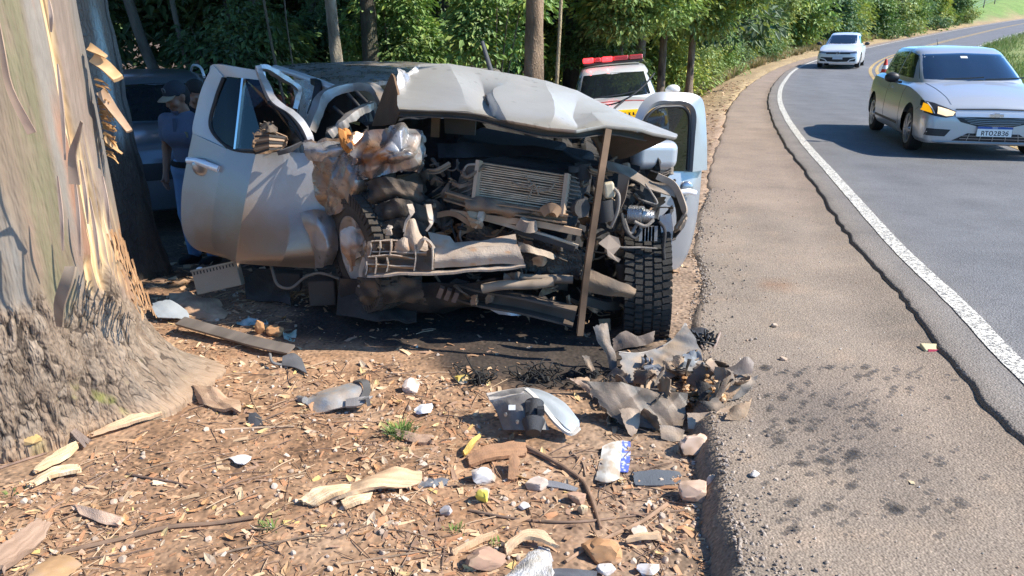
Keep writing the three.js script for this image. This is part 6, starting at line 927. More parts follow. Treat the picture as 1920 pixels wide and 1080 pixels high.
for (let i = 0; i < 300; i++) {
  const u = R(), px = 796 + 450 * u, py = 296 + 262 * R() + 18 * u, front = i % 5 === 0, d = (front ? 3.88 : 4.02) + 0.2 * R(), c = pick(dirtPal), l = rr(10, 46), a = rr(-0.9, 0.9) + 0.15;
  if (px > 872 && px < 1076 && py < 402) continue;
  const e = [px + l * Math.cos(a), py + l * Math.sin(a)], md = [(px + e[0]) / 2 + rr(-8, 8), (py + e[1]) / 2 + rr(-8, 8)];
  if (i % 3 === 0) wp('scrap_metal', sheet([[[px, py, d], [md[0], md[1] - 8, d - 0.03], [e[0], e[1] - 5, d]], [[px + 4, py + rr(6, 18), d + 0.02], [md[0], md[1] + rr(5, 15), d - 0.02], [e[0], e[1] + rr(4, 12), d + 0.03]]], { nu: 8, nv: 5, thick: 0.004, amp: 0.022, freq: 14, seed: i, torn: 0.2, color: (u2, v2, p) => c.map((q) => q * (0.8 + 0.8 * clamp(0.5 + noise(p.x * 20, p.y * 20, p.z * 20)))) }), M.dirty);
  else if (i % 3 === 1) wp('hose', solid(tube(VA([[px, py, d], [md[0] + rr(-12, 12), md[1] + rr(2, 14), d - 0.04], [e[0], e[1], d]]), rr(0.004, 0.011), 12, 6), c), M.dirty);
  else jb('scrap_bracket', [[px, py, d], [...md, d - 0.03], [...e, d]], rr(0.008, 0.03), rr(0.006, 0.024), c, { seg: 8, twist: rr(-1.4, 1.4), sec: i % 2 ? chan(rr(0.016, 0.034), rr(0.014, 0.03), 0.004) : undefined });
}
for (let i = 0; i < 70; i++) { const px = rr(640, 830), py = rr(318, 446), front = px > 690 && i % 2, d = (front ? 3.98 : 4.3) + 0.2 * R(), c = pick([[0.045, 0.04, 0.037], [0.07, 0.055, 0.045], [0.08, 0.065, 0.05], [0.11, 0.085, 0.062], [0.05, 0.042, 0.036]]), w = rr(18, 50); wp('scrap_metal', sheet([[[px, py, d], [px + w * 0.5, py - 8, d - 0.05], [px + w, py + rr(-10, 10), d]], [[px + 4, py + rr(10, 30), d + 0.02], [px + w * 0.5, py + rr(12, 34), d - 0.05], [px + w, py + rr(10, 34), d + 0.03]]], { nu: 14, nv: 10, thick: 0.004, amp: 0.028, freq: 12, seed: 60 + i, torn: 0.2, color: (u2, v2, p) => c.map((q) => q * (0.7 + clamp(0.5 + noise(p.x * 18, p.y * 18, p.z * 18)))) }), M.dirty); }
// right front door, swung open
{
  const door = new THREE.Group(); door.name = 'front_door'; door.userData.label = 'undamaged pale door swung open on the right of the truck'; wreck.add(door); const c = body(0.05, 0, [0.33, 0.34, 0.355]);
  wp('door_panel', sheet([[[1150, 322, 4.9], [1220, 322, 4.99], [1290, 320, 5.1], [1316, 316, 5.16]], [[1150, 360, 4.88], [1220, 360, 4.97], [1288, 362, 5.07], [1312, 364, 5.14]], [[1150, 420, 4.88], [1220, 422, 4.97], [1284, 424, 5.07], [1304, 424, 5.14]], [[1150, 470, 4.9], [1220, 474, 4.99], [1272, 476, 5.08], [1290, 474, 5.14]], [[1150, 500, 4.92], [1220, 505, 5.0], [1262, 505, 5.09], [1276, 500, 5.14]]], { nu: 40, nv: 40, thick: 0.05, color: c }), M.paint, door);
  wp('window_frame', sheet([[[1290, 322, 5.09], [1317, 318, 5.16]], [[1294, 260, 5.12], [1316, 258, 5.18]], [[1295, 215, 5.13], [1310, 198, 5.2]], [[1284, 199, 5.11], [1297, 184, 5.18]], [[1255, 197, 5.06], [1258, 181, 5.12]], [[1230, 200, 5.0], [1224, 184, 5.06]], [[1212, 216, 4.97], [1200, 204, 5.0]], [[1196, 250, 4.95], [1184, 246, 4.96]]], { nu: 8, nv: 70, thick: 0.045, color: c }), M.paint, door);
  wp('window_seal', tube(VA([[1289, 320, 5.08], [1292, 260, 5.11], [1292, 216, 5.11], [1282, 202, 5.09], [1255, 200, 5.04], [1232, 203, 4.99], [1214, 218, 4.96], [1190, 262, 4.94]]), 0.011, 60, 6), M.black, door);
  M.tintBlue = phy({ color: C(0.20, 0.25, 0.29), roughness: 0.02, transmission: 1, thickness: 0, side: THREE.DoubleSide });
  wp('window_pane', plate([[1290, 321, 5.085], [1293, 260, 5.115], [1293, 216, 5.115], [1283, 201, 5.095], [1255, 199, 5.045], [1232, 202, 4.995], [1213, 217, 4.965], [1190, 262, 4.94], [1165, 322, 4.92]], 0.004), M.tintBlue, door);
  const h = new THREE.Group(); h.name = 'handle'; door.add(h); wp('handle_bar', sweep(VA([[1274, 361, 5.01], [1290, 359, 5.02], [1304, 362, 5.05]]), oval(0.03, 0.04), { seg: 12 }), M.paint, h); wp('handle_bowl', (() => { const g = new THREE.SphereGeometry(0.045, 18, 12); g.scale(1, 1, 0.35); const p = V(1287, 352, 5.055); g.translate(p.x, p.y, p.z); return g; })(), M.alloy, h);
  const m = new THREE.Group(); m.name = 'mirror'; door.add(m); const mg = new RoundedBoxGeometry(0.30, 0.185, 0.14, 4, 0.06); const mp = V(1226, 290, 4.72); mg.applyMatrix4(new THREE.Matrix4().compose(mp, new THREE.Quaternion().setFromEuler(new THREE.Euler(0, 0.25, -0.04)), v3(1, 1, 1))); wp('mirror_shell', paint(norm(mg), () => [0.44, 0.46, 0.49]), M.paint, m);
  wp('mirror_arm', bar(VA([[1180, 312, 4.8], [1225, 316, 4.78], [1255, 322, 4.9]]), 0.05, 0.04), M.black, m);
}
// rest of the body behind: cab floor, load bed, rear wheels
{
  const ax = v3(-0.42, 0, -0.907), si = v3(0.907, 0, -0.42), o = v3(-0.5, -0.33, -5.5), B = (a, s, h) => o.clone().addScaledVector(ax, a).addScaledVector(si, s).add(v3(0, h, 0)), ey = Math.atan2(0.42, 0.907);
  const sl = (name, a, s, h, L, Wd, H, mat = M.paint, c = [0.5, 0.51, 0.52]) => wp(name, paint(boxAt(B(a, s, h), Wd, H, L, [0, ey, 0], 0.03), () => c), mat);
  sl('chassis', 0.9, 0, 0.52, 4.2, 1.0, 0.16, M.dirty, [0.05, 0.045, 0.04]); sl('cab_floor', 0.5, 0, 0.66, 1.9, 1.6, 0.12, M.dirty, [0.06, 0.055, 0.05]);
  sl('cab_side', 0.55, 0.84, 0.9, 1.7, 0.06, 0.55); sl('cab_back', 1.5, 0, 1.15, 0.06, 1.6, 1.0); sl('bed_side', 2.5, 0.84, 0.9, 1.6, 0.07, 0.5); sl('bed_side', 2.5, -0.84, 0.9, 1.6, 0.07, 0.5); sl('tailgate', 3.3, 0, 0.9, 0.07, 1.6, 0.5); sl('bed_floor', 2.45, 0, 0.72, 1.6, 1.6, 0.06, M.dirty, [0.08, 0.075, 0.07]); sl('cab_side', 0.9, -0.84, 0.9, 1.1, 0.06, 0.55);
  for (const s of [-0.76, 0.76]) { const p = B(2.35, s, 0.37); const w = new THREE.Group(); w.name = 'wheel'; w.position.copy(p.sub(W0)); w.rotation.y = ey + (s > 0 ? Math.PI : 0); wreck.add(w); const q = wheelParts(0.37, 0.25, 6, 'pickup'); part('tyre', q.ty, M.rubber, w); part('rim', q.rg, M.alloy, w); }
}
// ---------------------------------------------------------------- people
function sdfMesh(bones, ctr, half, res, k = 0.025) { // bones: [ax,ay,az, bx,by,bz, ra, rb]
  const mc = new MarchingCubes(res, new THREE.MeshBasicMaterial(), false, false, 120000); mc.isolation = 0; const n = mc.size, hs = mc.halfsize;
  for (let z = 0; z < n; z++) for (let y = 0; y < n; y++) for (let x = 0; x < n; x++) {
    const px = ctr[0] + (x - hs) / hs * half, py = ctr[1] + (y - hs) / hs * half, pz = ctr[2] + (z - hs) / hs * half; let d = 9;
    for (const b of bones) {
      const dx = b[3] - b[0], dy = b[4] - b[1], dz = b[5] - b[2], L = dx * dx + dy * dy + dz * dz || 1e-9, t = clamp(((px - b[0]) * dx + (py - b[1]) * dy + (pz - b[2]) * dz) / L), sz = b[8] ?? 1;
      const ex = px - b[0] - dx * t, ey = py - b[1] - dy * t, ez = (pz - b[2] - dz * t) * sz, e = Math.sqrt(ex * ex + ey * ey + ez * ez) - mix(b[6], b[7], t);
      if (e > 0.25 && d < 0.25) continue; const h = Math.max(k - Math.abs(d - e), 0) / k; d = Math.min(d, e) - h * h * k * 0.25;
    }
    mc.field[x + y * n + z * n * n] = -d;
  }
  mc.update(); const c = mc.count, g = new THREE.BufferGeometry();
  const p = new Float32Array(c * 3), q = new Float32Array(c * 3); for (let i = 0; i < c; i++) for (let a = 0; a < 3; a++) { p[i * 3 + a] = mc.positionArray[i * 3 + a] * half + ctr[a]; q[i * 3 + a] = mc.normalArray[i * 3 + a]; }
  g.setAttribute('position', new THREE.BufferAttribute(p, 3)); const m = mergeVertices(g, 1e-4); m.computeVertexNormals(); return norm(m);
}
function person({ name = 'person', label, pos, yaw, headTilt = 0, headTurn = 0, lean = 0, scale = 1, shirt, trousers, hair, cap, sleeves = 0.55, arms, polo, group }) {
  const t = thing(name, label, 'person', pos, group); t.rotation.y = yaw; t.scale.setScalar(scale);
  const tl = Math.sin(lean), tc = Math.cos(lean), up = (y, x = 0, z = 0) => { const h = y - 0.92; return h > 0 ? [x, 0.92 + h * tc - z * tl, z * tc + h * tl] : [x, y, z]; };
  const A = arms ?? [[[-0.19, 1.38], [-0.25, 1.12, -0.02], [-0.25, 0.88, 0.06]], [[0.19, 1.38], [0.25, 1.12, -0.02], [0.25, 0.88, 0.06]]];
  const B = (a, b, r1, r2, z) => [...a, ...b, r1, r2, z ?? 1];
  const torso = [B(up(0.95), up(1.12), 0.135, 0.13, 1.35), B(up(1.12), up(1.32), 0.135, 0.15, 1.35), B(up(1.36, -0.13), up(1.36, 0.13), 0.075, 0.075), B(up(1.26, -0.07, 0.02), up(1.26, 0.07, 0.02), 0.12, 0.12)];
  const legs = [-1, 1].flatMap((s) => [B([s * 0.085, 0.92, 0], [s * 0.1, 0.5, 0.03], 0.095, 0.062), B([s * 0.1, 0.5, 0.03], [s * 0.105, 0.1, -0.01], 0.06, 0.042), B([s * 0.105, 0.06, -0.02], [s * 0.125, 0.035, 0.16], 0.042, 0.034)]);
  const armB = A.flatMap(([s, e, h]) => { const S = up(s[1], s[0], s[2] ?? 0), E = up(e[1], e[0], e[2]), H = up(h[1], h[0], h[2]); return [B(S, E, 0.052, 0.042), B(E, H, 0.042, 0.028)]; });
  const neck = [B(up(1.38), up(1.5, 0, 0.015), 0.06, 0.052)];
  const inner = [...torso, ...legs].map((b) => { const c = [...b]; c[6] -= 0.012; c[7] -= 0.012; return c; });
  // head: skull, face, jaw, nose, ears
  const hc = up(1.585, 0, 0.03), m4 = new THREE.Matrix4().compose(v3(...hc), new THREE.Quaternion().setFromEuler(new THREE.Euler(headTilt + lean * 0.6, headTurn, 0, 'YXZ')), v3(1, 1, 1));
  const head = sdfMesh([[0, 0.03, -0.02, 0, 0.035, 0.0, 0.088, 0.085], [0, -0.02, 0.035, 0, -0.075, 0.05, 0.066, 0.042], [0, -0.09, 0.055, 0, -0.095, 0.06, 0.026, 0.026], [0, 0.015, 0.095, 0, -0.022, 0.115, 0.010, 0.015], [-0.045, -0.02, 0.065, 0.045, -0.02, 0.065, 0.03, 0.03], [-0.03, 0.022, 0.085, 0.03, 0.022, 0.085, 0.013, 0.013], [-0.018, -0.055, 0.092, 0.018, -0.055, 0.092, 0.010, 0.010], [-0.083, -0.005, 0.0, -0.09, 0.02, -0.008, 0.014, 0.018, 1], [0.083, -0.005, 0.0, 0.09, 0.02, -0.008, 0.014, 0.018, 1], [0, -0.05, 0.0, 0, -0.13, -0.01, 0.055, 0.052]], [0, -0.02, 0], 0.17, 56, 0.02);
  head.applyMatrix4(m4);
  const hands = []; A.forEach(([s, e, h], i) => { const E = v3(...up(e[1], e[0], e[2])), H = v3(...up(h[1], h[0], h[2])), d = H.clone().sub(E).normalize(), side = v3(0, 0, 1).cross(d).normalize(), f = d.clone().cross(side); const sg = i ? -1 : 1; const palm = H.clone().addScaledVector(d, 0.05); hands.push(cylAt(H.clone().addScaledVector(d, -0.01), palm.clone().addScaledVector(d, 0.03), 0.026, 0.036)); for (let k = 0; k < 4; k++) { const o = palm.clone().addScaledVector(d, 0.03).addScaledVector(f, (k - 1.5) * 0.019), l = [0.06, 0.072, 0.068, 0.052][k], mid = o.clone().addScaledVector(d, l * 0.55).addScaledVector(side, 0.008 * sg); hands.push(cylAt(o, mid, 0.0095, 0.009, 7), cylAt(mid, mid.clone().addScaledVector(d, l * 0.45).addScaledVector(side, 0.022 * sg), 0.009, 0.007, 7)); } const th = palm.clone().addScaledVector(f, 0.03); hands.push(cylAt(th, th.clone().addScaledVector(f, 0.028).addScaledVector(d, 0.03), 0.011, 0.009, 7)); });
  const bodyG = merge([sdfMesh([...inner, ...armB, ...neck], [0, 0.8, 0.05], 0.92, 92), head, ...hands]);
  part('body', bodyG, M.skin, t);
  const cloth = (c) => std({ color: C(...c), roughness: 0.9, bumpMap: grain, bumpScale: 0.012 });
  const slv = A.map(([s, e]) => { const S = up(s[1], s[0], s[2] ?? 0), E = up(e[1], e[0], e[2]); return B(S, S.map((x, i) => mix(x, E[i], sleeves)), 0.068, 0.066); });
  const ps = part('shirt', sdfMesh([...torso.map((b) => { const c = [...b]; c[6] += 0.014; c[7] += 0.014; return c; }), ...slv], [0, 1.1, 0.1], 0.52, 84, 0.03), cloth(shirt), t);
  if (polo) { const c = v3(...up(1.455, 0, 0.02)); const g = new THREE.TorusGeometry(0.068, 0.018, 8, 24, 5.4); g.rotateX(Math.PI / 2 - 0.35); g.rotateY(-1.2); g.translate(c.x, c.y, c.z); part('collar', norm(g), cloth(polo), t); const a = v3(...up(1.42, 0, 0.12)), b = v3(...up(1.26, 0, 0.148)); part('placket', bar([a, b], 0.03, 0.012), cloth(polo.map((x) => x * 0.7)), t); part('chest_badge', boxAt(v3(...up(1.28, 0.10, 0.142)), 0.06, 0.05, 0.006), cloth([0.45, 0.42, 0.25]), t); }
  part('trousers', sdfMesh([...legs.filter((_, i) => i % 3 < 2).map((b) => { const c = [...b]; c[6] += 0.016; c[7] += 0.02; return c; }), B([-0.07, 0.93, 0], [0.07, 0.93, 0], 0.128, 0.128)], [0, 0.55, 0], 0.52, 76), cloth(trousers), t);
  part('belt', norm(new THREE.TorusGeometry(0.137, 0.02, 8, 28).scale(1.25, 1, 1.4).rotateX(Math.PI / 2).translate(0, 0.985, 0)), cloth([0.02, 0.018, 0.016]), t);
  part('shoes', merge([-1, 1].map((s) => { const g = new RoundedBoxGeometry(0.105, 0.09, 0.27, 3, 0.04); g.translate(s * 0.115, 0.045, 0.06); return norm(g); })), cloth([0.03, 0.026, 0.022]), t);
  { const g = sdfMesh([[0, 0.045, -0.03, 0, 0.05, -0.005, 0.096, 0.088], [0, -0.02, -0.05, 0, 0.0, -0.05, 0.065, 0.075]], [0, 0, -0.02], 0.16, 34, 0.02); const p = g.attributes.position; for (let i = 0; i < p.count; i++) if (p.getZ(i) > 0.055 && p.getY(i) < 0.06) p.setZ(i, 0.05); g.computeVertexNormals(); g.applyMatrix4(m4); part('hair', g, cloth(hair), t); }
  if (cap) {
    const g = new THREE.Group(); g.name = 'cap'; t.add(g); const dome = new THREE.SphereGeometry(0.108, 28, 14, 0, 6.2832, 0, Math.PI * 0.52); dome.scale(0.93, 0.98, 1.06); dome.translate(0, 0.055, -0.008); dome.applyMatrix4(m4); part('crown', norm(dome), cloth(cap.crown), g);
    const br = sheet([[v3(-0.085, 0.055, 0.055), v3(0, 0.065, 0.095), v3(0.085, 0.055, 0.055)], [v3(-0.09, 0.038, 0.11), v3(0, 0.052, 0.14), v3(0.09, 0.038, 0.11)], [v3(-0.062, 0.03, 0.16), v3(0, 0.04, 0.185), v3(0.062, 0.03, 0.16)]], { nu: 14, nv: 10, thick: 0.006 }); br.applyMatrix4(m4); part('brim', br, cloth(cap.brim), g);
    if (cap.badge) { const b = new THREE.TorusGeometry(0.022, 0.005, 6, 18); b.translate(0, 0.108, 0.094); b.applyMatrix4(m4); part('badge', norm(b), cloth(cap.badge), g); }
  }
  return t;
}
{
  const gy = (x, z) => groundH(x, z);
  let x = -2.9, z = -6.7; person({ label: 'man in blue polo shirt, jeans and dark cap with tan brim, beside the silver door', pos: [x, gy(x, z), z], yaw: -0.25, headTurn: -0.35, headTilt: 0.28, lean: 0.06, scale: 0.955, shirt: [0.13, 0.16, 0.23], trousers: [0.17, 0.28, 0.44], hair: [0.02, 0.018, 0.016], polo: [0.12, 0.15, 0.22], cap: { crown: [0.045, 0.05, 0.065], brim: [0.42, 0.33, 0.22], badge: [0.3, 0.3, 0.3] } });
  x = -3.1; z = -7.4; person({ label: 'dark-haired person in black shirt bending down behind the silver door', pos: [x, gy(x, z), z], yaw: 0.7, headTilt: 0.45, lean: 0.12, scale: 0.99, shirt: [0.012, 0.012, 0.014], trousers: [0.05, 0.05, 0.06], hair: [0.022, 0.018, 0.015], arms: [[[-0.19, 1.38], [-0.27, 1.15, 0.1], [-0.2, 0.98, 0.3]], [[0.19, 1.38], [0.26, 1.12, 0.05], [0.22, 0.9, 0.2]]] });
  x = -2.2; z = -6.5; person({ label: 'dark-clothed person whose face shows through the window of the buckled door', pos: [x, gy(x, z) - 0.02, z], yaw: 0.55, headTilt: 0.1, scale: 0.98, shirt: [0.02, 0.022, 0.026], trousers: [0.02, 0.022, 0.03], hair: [0.02, 0.016, 0.014] });
  x = -1.8; z = -9.2; person({ label: 'person in white cap, only the cap showing over the truck roof', pos: [x, gy(x, z), z], yaw: 2.6, scale: 1.03, shirt: [0.25, 0.26, 0.28], trousers: [0.06, 0.07, 0.1], hair: [0.02, 0.018, 0.016], cap: { crown: [0.7, 0.72, 0.78], brim: [0.7, 0.72, 0.78] } });
}
// ---------------------------------------------------------------- debris on the ground
const kk = (a, b) => { const k = rr(a, b); return (x) => x * k; };
const pxm = (p) => (-(p.z) * Math.cos(PITCH) + (EYE - p.y) * Math.sin(PITCH)) / FOC;     // metres per photo pixel at a point
const vary = (a, b, f = 20) => (u, v, p) => mix3(a, b, clamp(0.5 + 1.3 * noise(p.x * f, p.y * f, p.z * f) + 0.7 * noise(p.x * f * 3, p.y * f * 3, p.z * f * 3)));
const loc = (g, o) => { g = norm(g); g.translate(-o.x, -o.y, -o.z); return g; };
function piece(name, geo, mat, label, category, base, group) { return single(name, loc(geo, base), mat, label, category, base, group); }
function stone(px, py, w, h, col, label, seed, { yaw = 0, patch, depth = 0.8, cuts = 5 } = {}) {
  const b = G(px, py), k = pxm(b), g = rockGeo(w * k / 2, h * k / 2, w * k / 2 * depth, seed, 4, 0.34, cuts + 5); g.rotateY(yaw);
  paint(g, (x, y, z) => { let c = col.map((q) => q * (1 + 0.5 * fbm(x * 30, y * 30, z * 30 + seed, 3))); if (patch && patch.f(x / (w * k / 2), y / (h * k / 2), z / (w * k / 2))) c = mix3(c, patch.c, 0.9); c = mix3(c, [0.38, 0.255, 0.165], 0.75 * ss(0.0, 0.28, fbm(x * 14 + seed, y * 14, z * 14, 4)) + 0.25 * ss(0.2, 0.5, noise(x * 60, y * 60, z * 60))); if (y < -h * k * 0.2) c = mix3(c, DIRT, 0.6); return c; });
  g.translate(0, h * k * 0.36, -w * k * 0.15);
  return single('stone', g, M.stone, label, 'stone', b);
}
const pinkW = [0.58, 0.47, 0.40], whiteS = [0.60, 0.57, 0.54], orangeS = [0.50, 0.27, 0.13];
stone(770, 737, 42, 34, [0.60, 0.48, 0.40], 'pinkish white angular stone near the middle, above the white scrap of paper', 3);
stone(864, 719, 36, 18, [0.50, 0.44, 0.34], 'small stone with a yellow painted top, left of the black wire scraps', 5, { patch: { c: [0.62, 0.46, 0.06], f: (x, y, z) => y > 0.1 } });
stone(906, 946, 34, 44, [0.46, 0.40, 0.34], 'upright stone with one bright yellow painted face', 7, { patch: { c: [0.75, 0.60, 0.06], f: (x, y, z) => z > 0.15 && y > -0.6 }, cuts: 7 });
stone(904, 908, 52, 32, whiteS, 'whitish grey stone just above the yellow-faced one', 9);
stone(1302, 857, 62, 46, [0.58, 0.42, 0.32], 'largest pinkish rock, below the bumper debris at the tarmac edge', 11, { cuts: 3 });
stone(1304, 944, 68, 46, [0.50, 0.35, 0.26], 'pinkish rock at the tarmac edge, below the largest one', 13);
stone(1338, 922, 30, 46, [0.66, 0.60, 0.54], 'narrow whitish stone leaning against the tarmac edge', 15);
stone(906, 1070, 92, 36, [0.36, 0.22, 0.15], 'flat brown slab of stone at the bottom edge', 17, { cuts: 6, depth: 0.6 });
stone(1128, 1056, 78, 46, [0.46, 0.24, 0.11], 'rusty orange clod of earth near the bottom edge', 19, { cuts: 2 });
stone(1092, 965, 24, 26, [0.60, 0.47, 0.28], 'yellowish pebble below the flat dark plastic shard', 21);
stone(1085, 945, 42, 24, [0.46, 0.28, 0.19], 'reddish stone fragment beside the yellowish pebble', 23);
stone(981, 957, 26, 16, whiteS, 'small white pebble right of the yellow-faced stone', 25);
stone(838, 968, 30, 24, [0.62, 0.56, 0.52], 'white pebble left of the yellow-faced stone', 27);
stone(1006, 922, 46, 26, [0.50, 0.40, 0.33], 'pale stone with dark plastic slivers beside it', 29);
stone(1199, 1012, 38, 26, [0.52, 0.42, 0.34], 'pale stone under the long brown root, near the bottom', 31);
stone(1138, 1078, 40, 24, whiteS, 'white stone by the bottom edge, right of the concrete chunk', 33); stone(1215, 1079, 50, 22, [0.6, 0.57, 0.56], 'broad white stone at the bottom edge, left of the tarmac', 35);
stone(30, 842, 130, 92, [0.40, 0.27, 0.10], 'big mossy ochre rock at the left edge, below the gashed tree', 37, { cuts: 4, depth: 1.0 });
stone(95, 1085, 90, 20, [0.42, 0.25, 0.12], 'brown rock half buried in the bottom left corner', 39, { cuts: 3 });
stone(1416, 896, 24, 14, [0.62, 0.57, 0.52], 'white pebble lying alone on the tarmac shoulder', 41); stone(1452, 614, 14, 10, [0.62, 0.52, 0.42], 'tiny tan pebble on the shoulder above the debris', 43); stone(1470, 677, 16, 8, [0.5, 0.36, 0.26], 'tiny brown pebble on the shoulder right of the debris', 45);
{ // pale block beside the trunk
  const b = G(372, 592); const g = sheet([[[318, 552, 4.75], [360, 548, 4.7], [410, 566, 4.55], [426, 585, 4.45]], [[318, 575, 4.5], [350, 570, 4.4], [400, 582, 4.32], [424, 594, 4.3]], [[330, 592, 4.45], [350, 604, 4.25], [395, 604, 4.22], [418, 603, 4.25]]], { nu: 40, nv: 24, thick: 0.12, amp: 0.03, freq: 8, color: vary([0.56, 0.38, 0.24], [0.42, 0.26, 0.16], 14) });
  piece('wood_block', g, M.wood, 'pale split block of wood right of the trunk foot, behind the long strip', 'wood block', b);
}
{ // concrete chunk
  const b = G(985, 1078), P = (x, y, d) => [x, y, d]; const g = sheet([[P(934, 1078, 1.98), P(990, 1028, 2.10), P(1026, 1014, 2.14)], [P(950, 1085, 1.92), P(1000, 1050, 1.98), P(1034, 1040, 2.02)], [P(960, 1100, 1.88), P(1005, 1086, 1.9), P(1036, 1080, 1.9)]], { nu: 30, nv: 22, thick: 0.03, amp: 0.008, freq: 22, fine: 0.002, torn: 0.03, color: vary([0.58, 0.57, 0.56], [0.42, 0.38, 0.32], 24) });
  piece('concrete_chunk', g, M.stone, 'whitish grey slab of rubble sticking up at the bottom edge', 'rubble', b);
}
piece('plastic_shard', sheet([[[1012, 1070, 1.96], [1060, 1066, 1.97], [1120, 1072, 1.96]], [[1010, 1085, 1.9], [1060, 1084, 1.9], [1116, 1086, 1.9]]], { nu: 16, nv: 8, thick: 0.006, amp: 0.005, color: vary([0.13, 0.14, 0.16], [0.09, 0.095, 0.11]) }), M.plastic, 'blue-grey plastic shard at the bottom edge, in front of the rubble slab', 'plastic shard', G(1060, 1079));
// headlight unit
{
  const b = G(990, 815), t = thing('headlight', 'torn-out car headlight lying on its back in the middle of the ground', 'headlight', b.toArray()), p = (n, g, m, l) => part(n, loc(g, b), m, t, l);
  p('housing', sheet([[[914, 742, 2.98], [950, 731, 3.0], [986, 728, 3.0], [1004, 744, 2.95]], [[930, 772, 2.92], [956, 762, 2.88], [985, 760, 2.86], [1012, 766, 2.86]], [[944, 806, 2.86], [966, 806, 2.81], [990, 806, 2.79], [1030, 806, 2.82]]], { nu: 34, nv: 26, thick: 0.012, amp: 0.012, freq: 14, color: vary([0.20, 0.185, 0.17], [0.13, 0.12, 0.115], 16) }), M.plastic);
  p('housing_rim', sheet([[[912, 736, 3.0], [948, 730, 3.03], [984, 725, 3.03]], [[918, 750, 2.95], [950, 742, 2.95], [982, 737, 2.94]]], { nu: 24, nv: 8, thick: 0.012, amp: 0.006, color: () => [0.46, 0.41, 0.36] }), M.plastic);
  p('lens', sheet([[[985, 725, 3.05], [1020, 733, 3.02], [1060, 756, 2.95], [1086, 788, 2.86]], [[996, 736, 2.98], [1028, 750, 2.93], [1062, 776, 2.86], [1086, 800, 2.82]], [[1010, 756, 2.92], [1034, 776, 2.86], [1058, 798, 2.80], [1076, 811, 2.79]]], { nu: 36, nv: 20, thick: 0.012, amp: 0.004, color: () => [1, 1, 1] }), phy({ color: C(0.50, 0.53, 0.54), roughness: 0.12, metalness: 0.25, clearcoat: 1, clearcoatRoughness: 0.05 }));
  p('lens_rim', solid(sweep(VA([[986, 730, 2.99], [1004, 746, 2.93], [1024, 770, 2.87], [1046, 796, 2.81], [1070, 813, 2.785], [1086, 802, 2.81]]), rect(0.02, 0.012), { seg: 30 }), [0.50, 0.46, 0.40]), M.plastic);
  p('bulb_socket', solid(merge([cylAt(V(1002, 756, 2.88), V(1000, 806, 2.76), 0.042, 0.034, 20), cylAt(V(1000, 790, 2.79), V(1000, 812, 2.74), 0.05, 0.03, 20), boxAt(V(1014, 770, 2.8), 0.03, 0.03, 0.03), boxAt(V(990, 762, 2.82), 0.02, 0.05, 0.02)]), [0.03, 0.03, 0.033]), M.plastic); p('label_patch', boxAt(V(960, 764, 2.855), 0.03, 0.022, 0.004, [-0.4, 0, 0]), M.plateWhite);
  for (const [x, y, d] of [[948, 776, 2.85], [970, 790, 2.8]]) p('screw', cylAt(V(x, y, d), V(x, y + 3, d - 0.015), 0.008, 0.006), M.alloy);
}
{ // grey bracket box
  const b = G(640, 772), t = thing('plastic_housing', 'grey plastic car part with a curved end, left of the white paper scrap', 'car part', b.toArray()), p = (n, g, m = M.plastic) => part(n, loc(g, b), m, t);
  p('shell', sheet([[[560, 748, 3.2], [610, 730, 3.25], [672, 716, 3.3]], [[575, 758, 3.13], [618, 742, 3.12], [680, 730, 3.16]], [[594, 776, 3.06], [625, 768, 3.05], [682, 752, 3.08]]], { nu: 34, nv: 20, thick: 0.008, amp: 0.010, freq: 10, color: vary([0.30, 0.31, 0.32], [0.38, 0.31, 0.25], 12) }));
  p('curved_end', solid(sweep(VA([[668, 714, 3.3], [684, 716, 3.22], [688, 732, 3.14], [680, 752, 3.06]]), rect(0.035, 0.008), { seg: 14 }), [0.13, 0.125, 0.12])); p('clip', sheet([[[648, 748, 3.08], [675, 744, 3.08], [700, 742, 3.1]], [[648, 762, 3.04], [672, 760, 3.04], [690, 752, 3.07]]], { nu: 10, nv: 6, thick: 0.012, color: () => [0.22, 0.2, 0.19] })); p('clip', solid(boxAt(V(690, 752, 3.06), 0.018, 0.05, 0.012, [0.2, 0.3, 0.1]), [0.2, 0.19, 0.18])); p('end_knob', solid(cylAt(V(560, 748, 3.2), V(572, 750, 3.15), 0.018, 0.016), [0.22, 0.21, 0.2]));
}
piece('paper_scrap', sheet([[[776, 766, 3.1], [790, 756, 3.14], [810, 756, 3.14]], [[778, 774, 3.06], [792, 766, 3.06], [812, 762, 3.1]], [[784, 777, 3.05], [796, 775, 3.04], [808, 772, 3.06]]], { nu: 14, nv: 12, thick: 0.004, amp: 0.008, freq: 25, color: () => [0.72, 0.74, 0.76] }), std({ vertexColors: true, roughness: 0.8 }), 'crumpled white scrap of paper above the tuft of grass', 'paper scrap', G(795, 776));
piece('paper_scrap', sheet([[[430, 858, 2.64], [450, 852, 2.66], [472, 856, 2.66]], [[440, 866, 2.6], [456, 870, 2.58], [470, 862, 2.62]]], { nu: 12, nv: 8, thick: 0.004, amp: 0.008, freq: 25, color: () => [0.62, 0.60, 0.58] }), std({ vertexColors: true, roughness: 0.9 }), 'crumpled greyish white scrap left of centre, on the bare soil', 'paper scrap', G(452, 868));
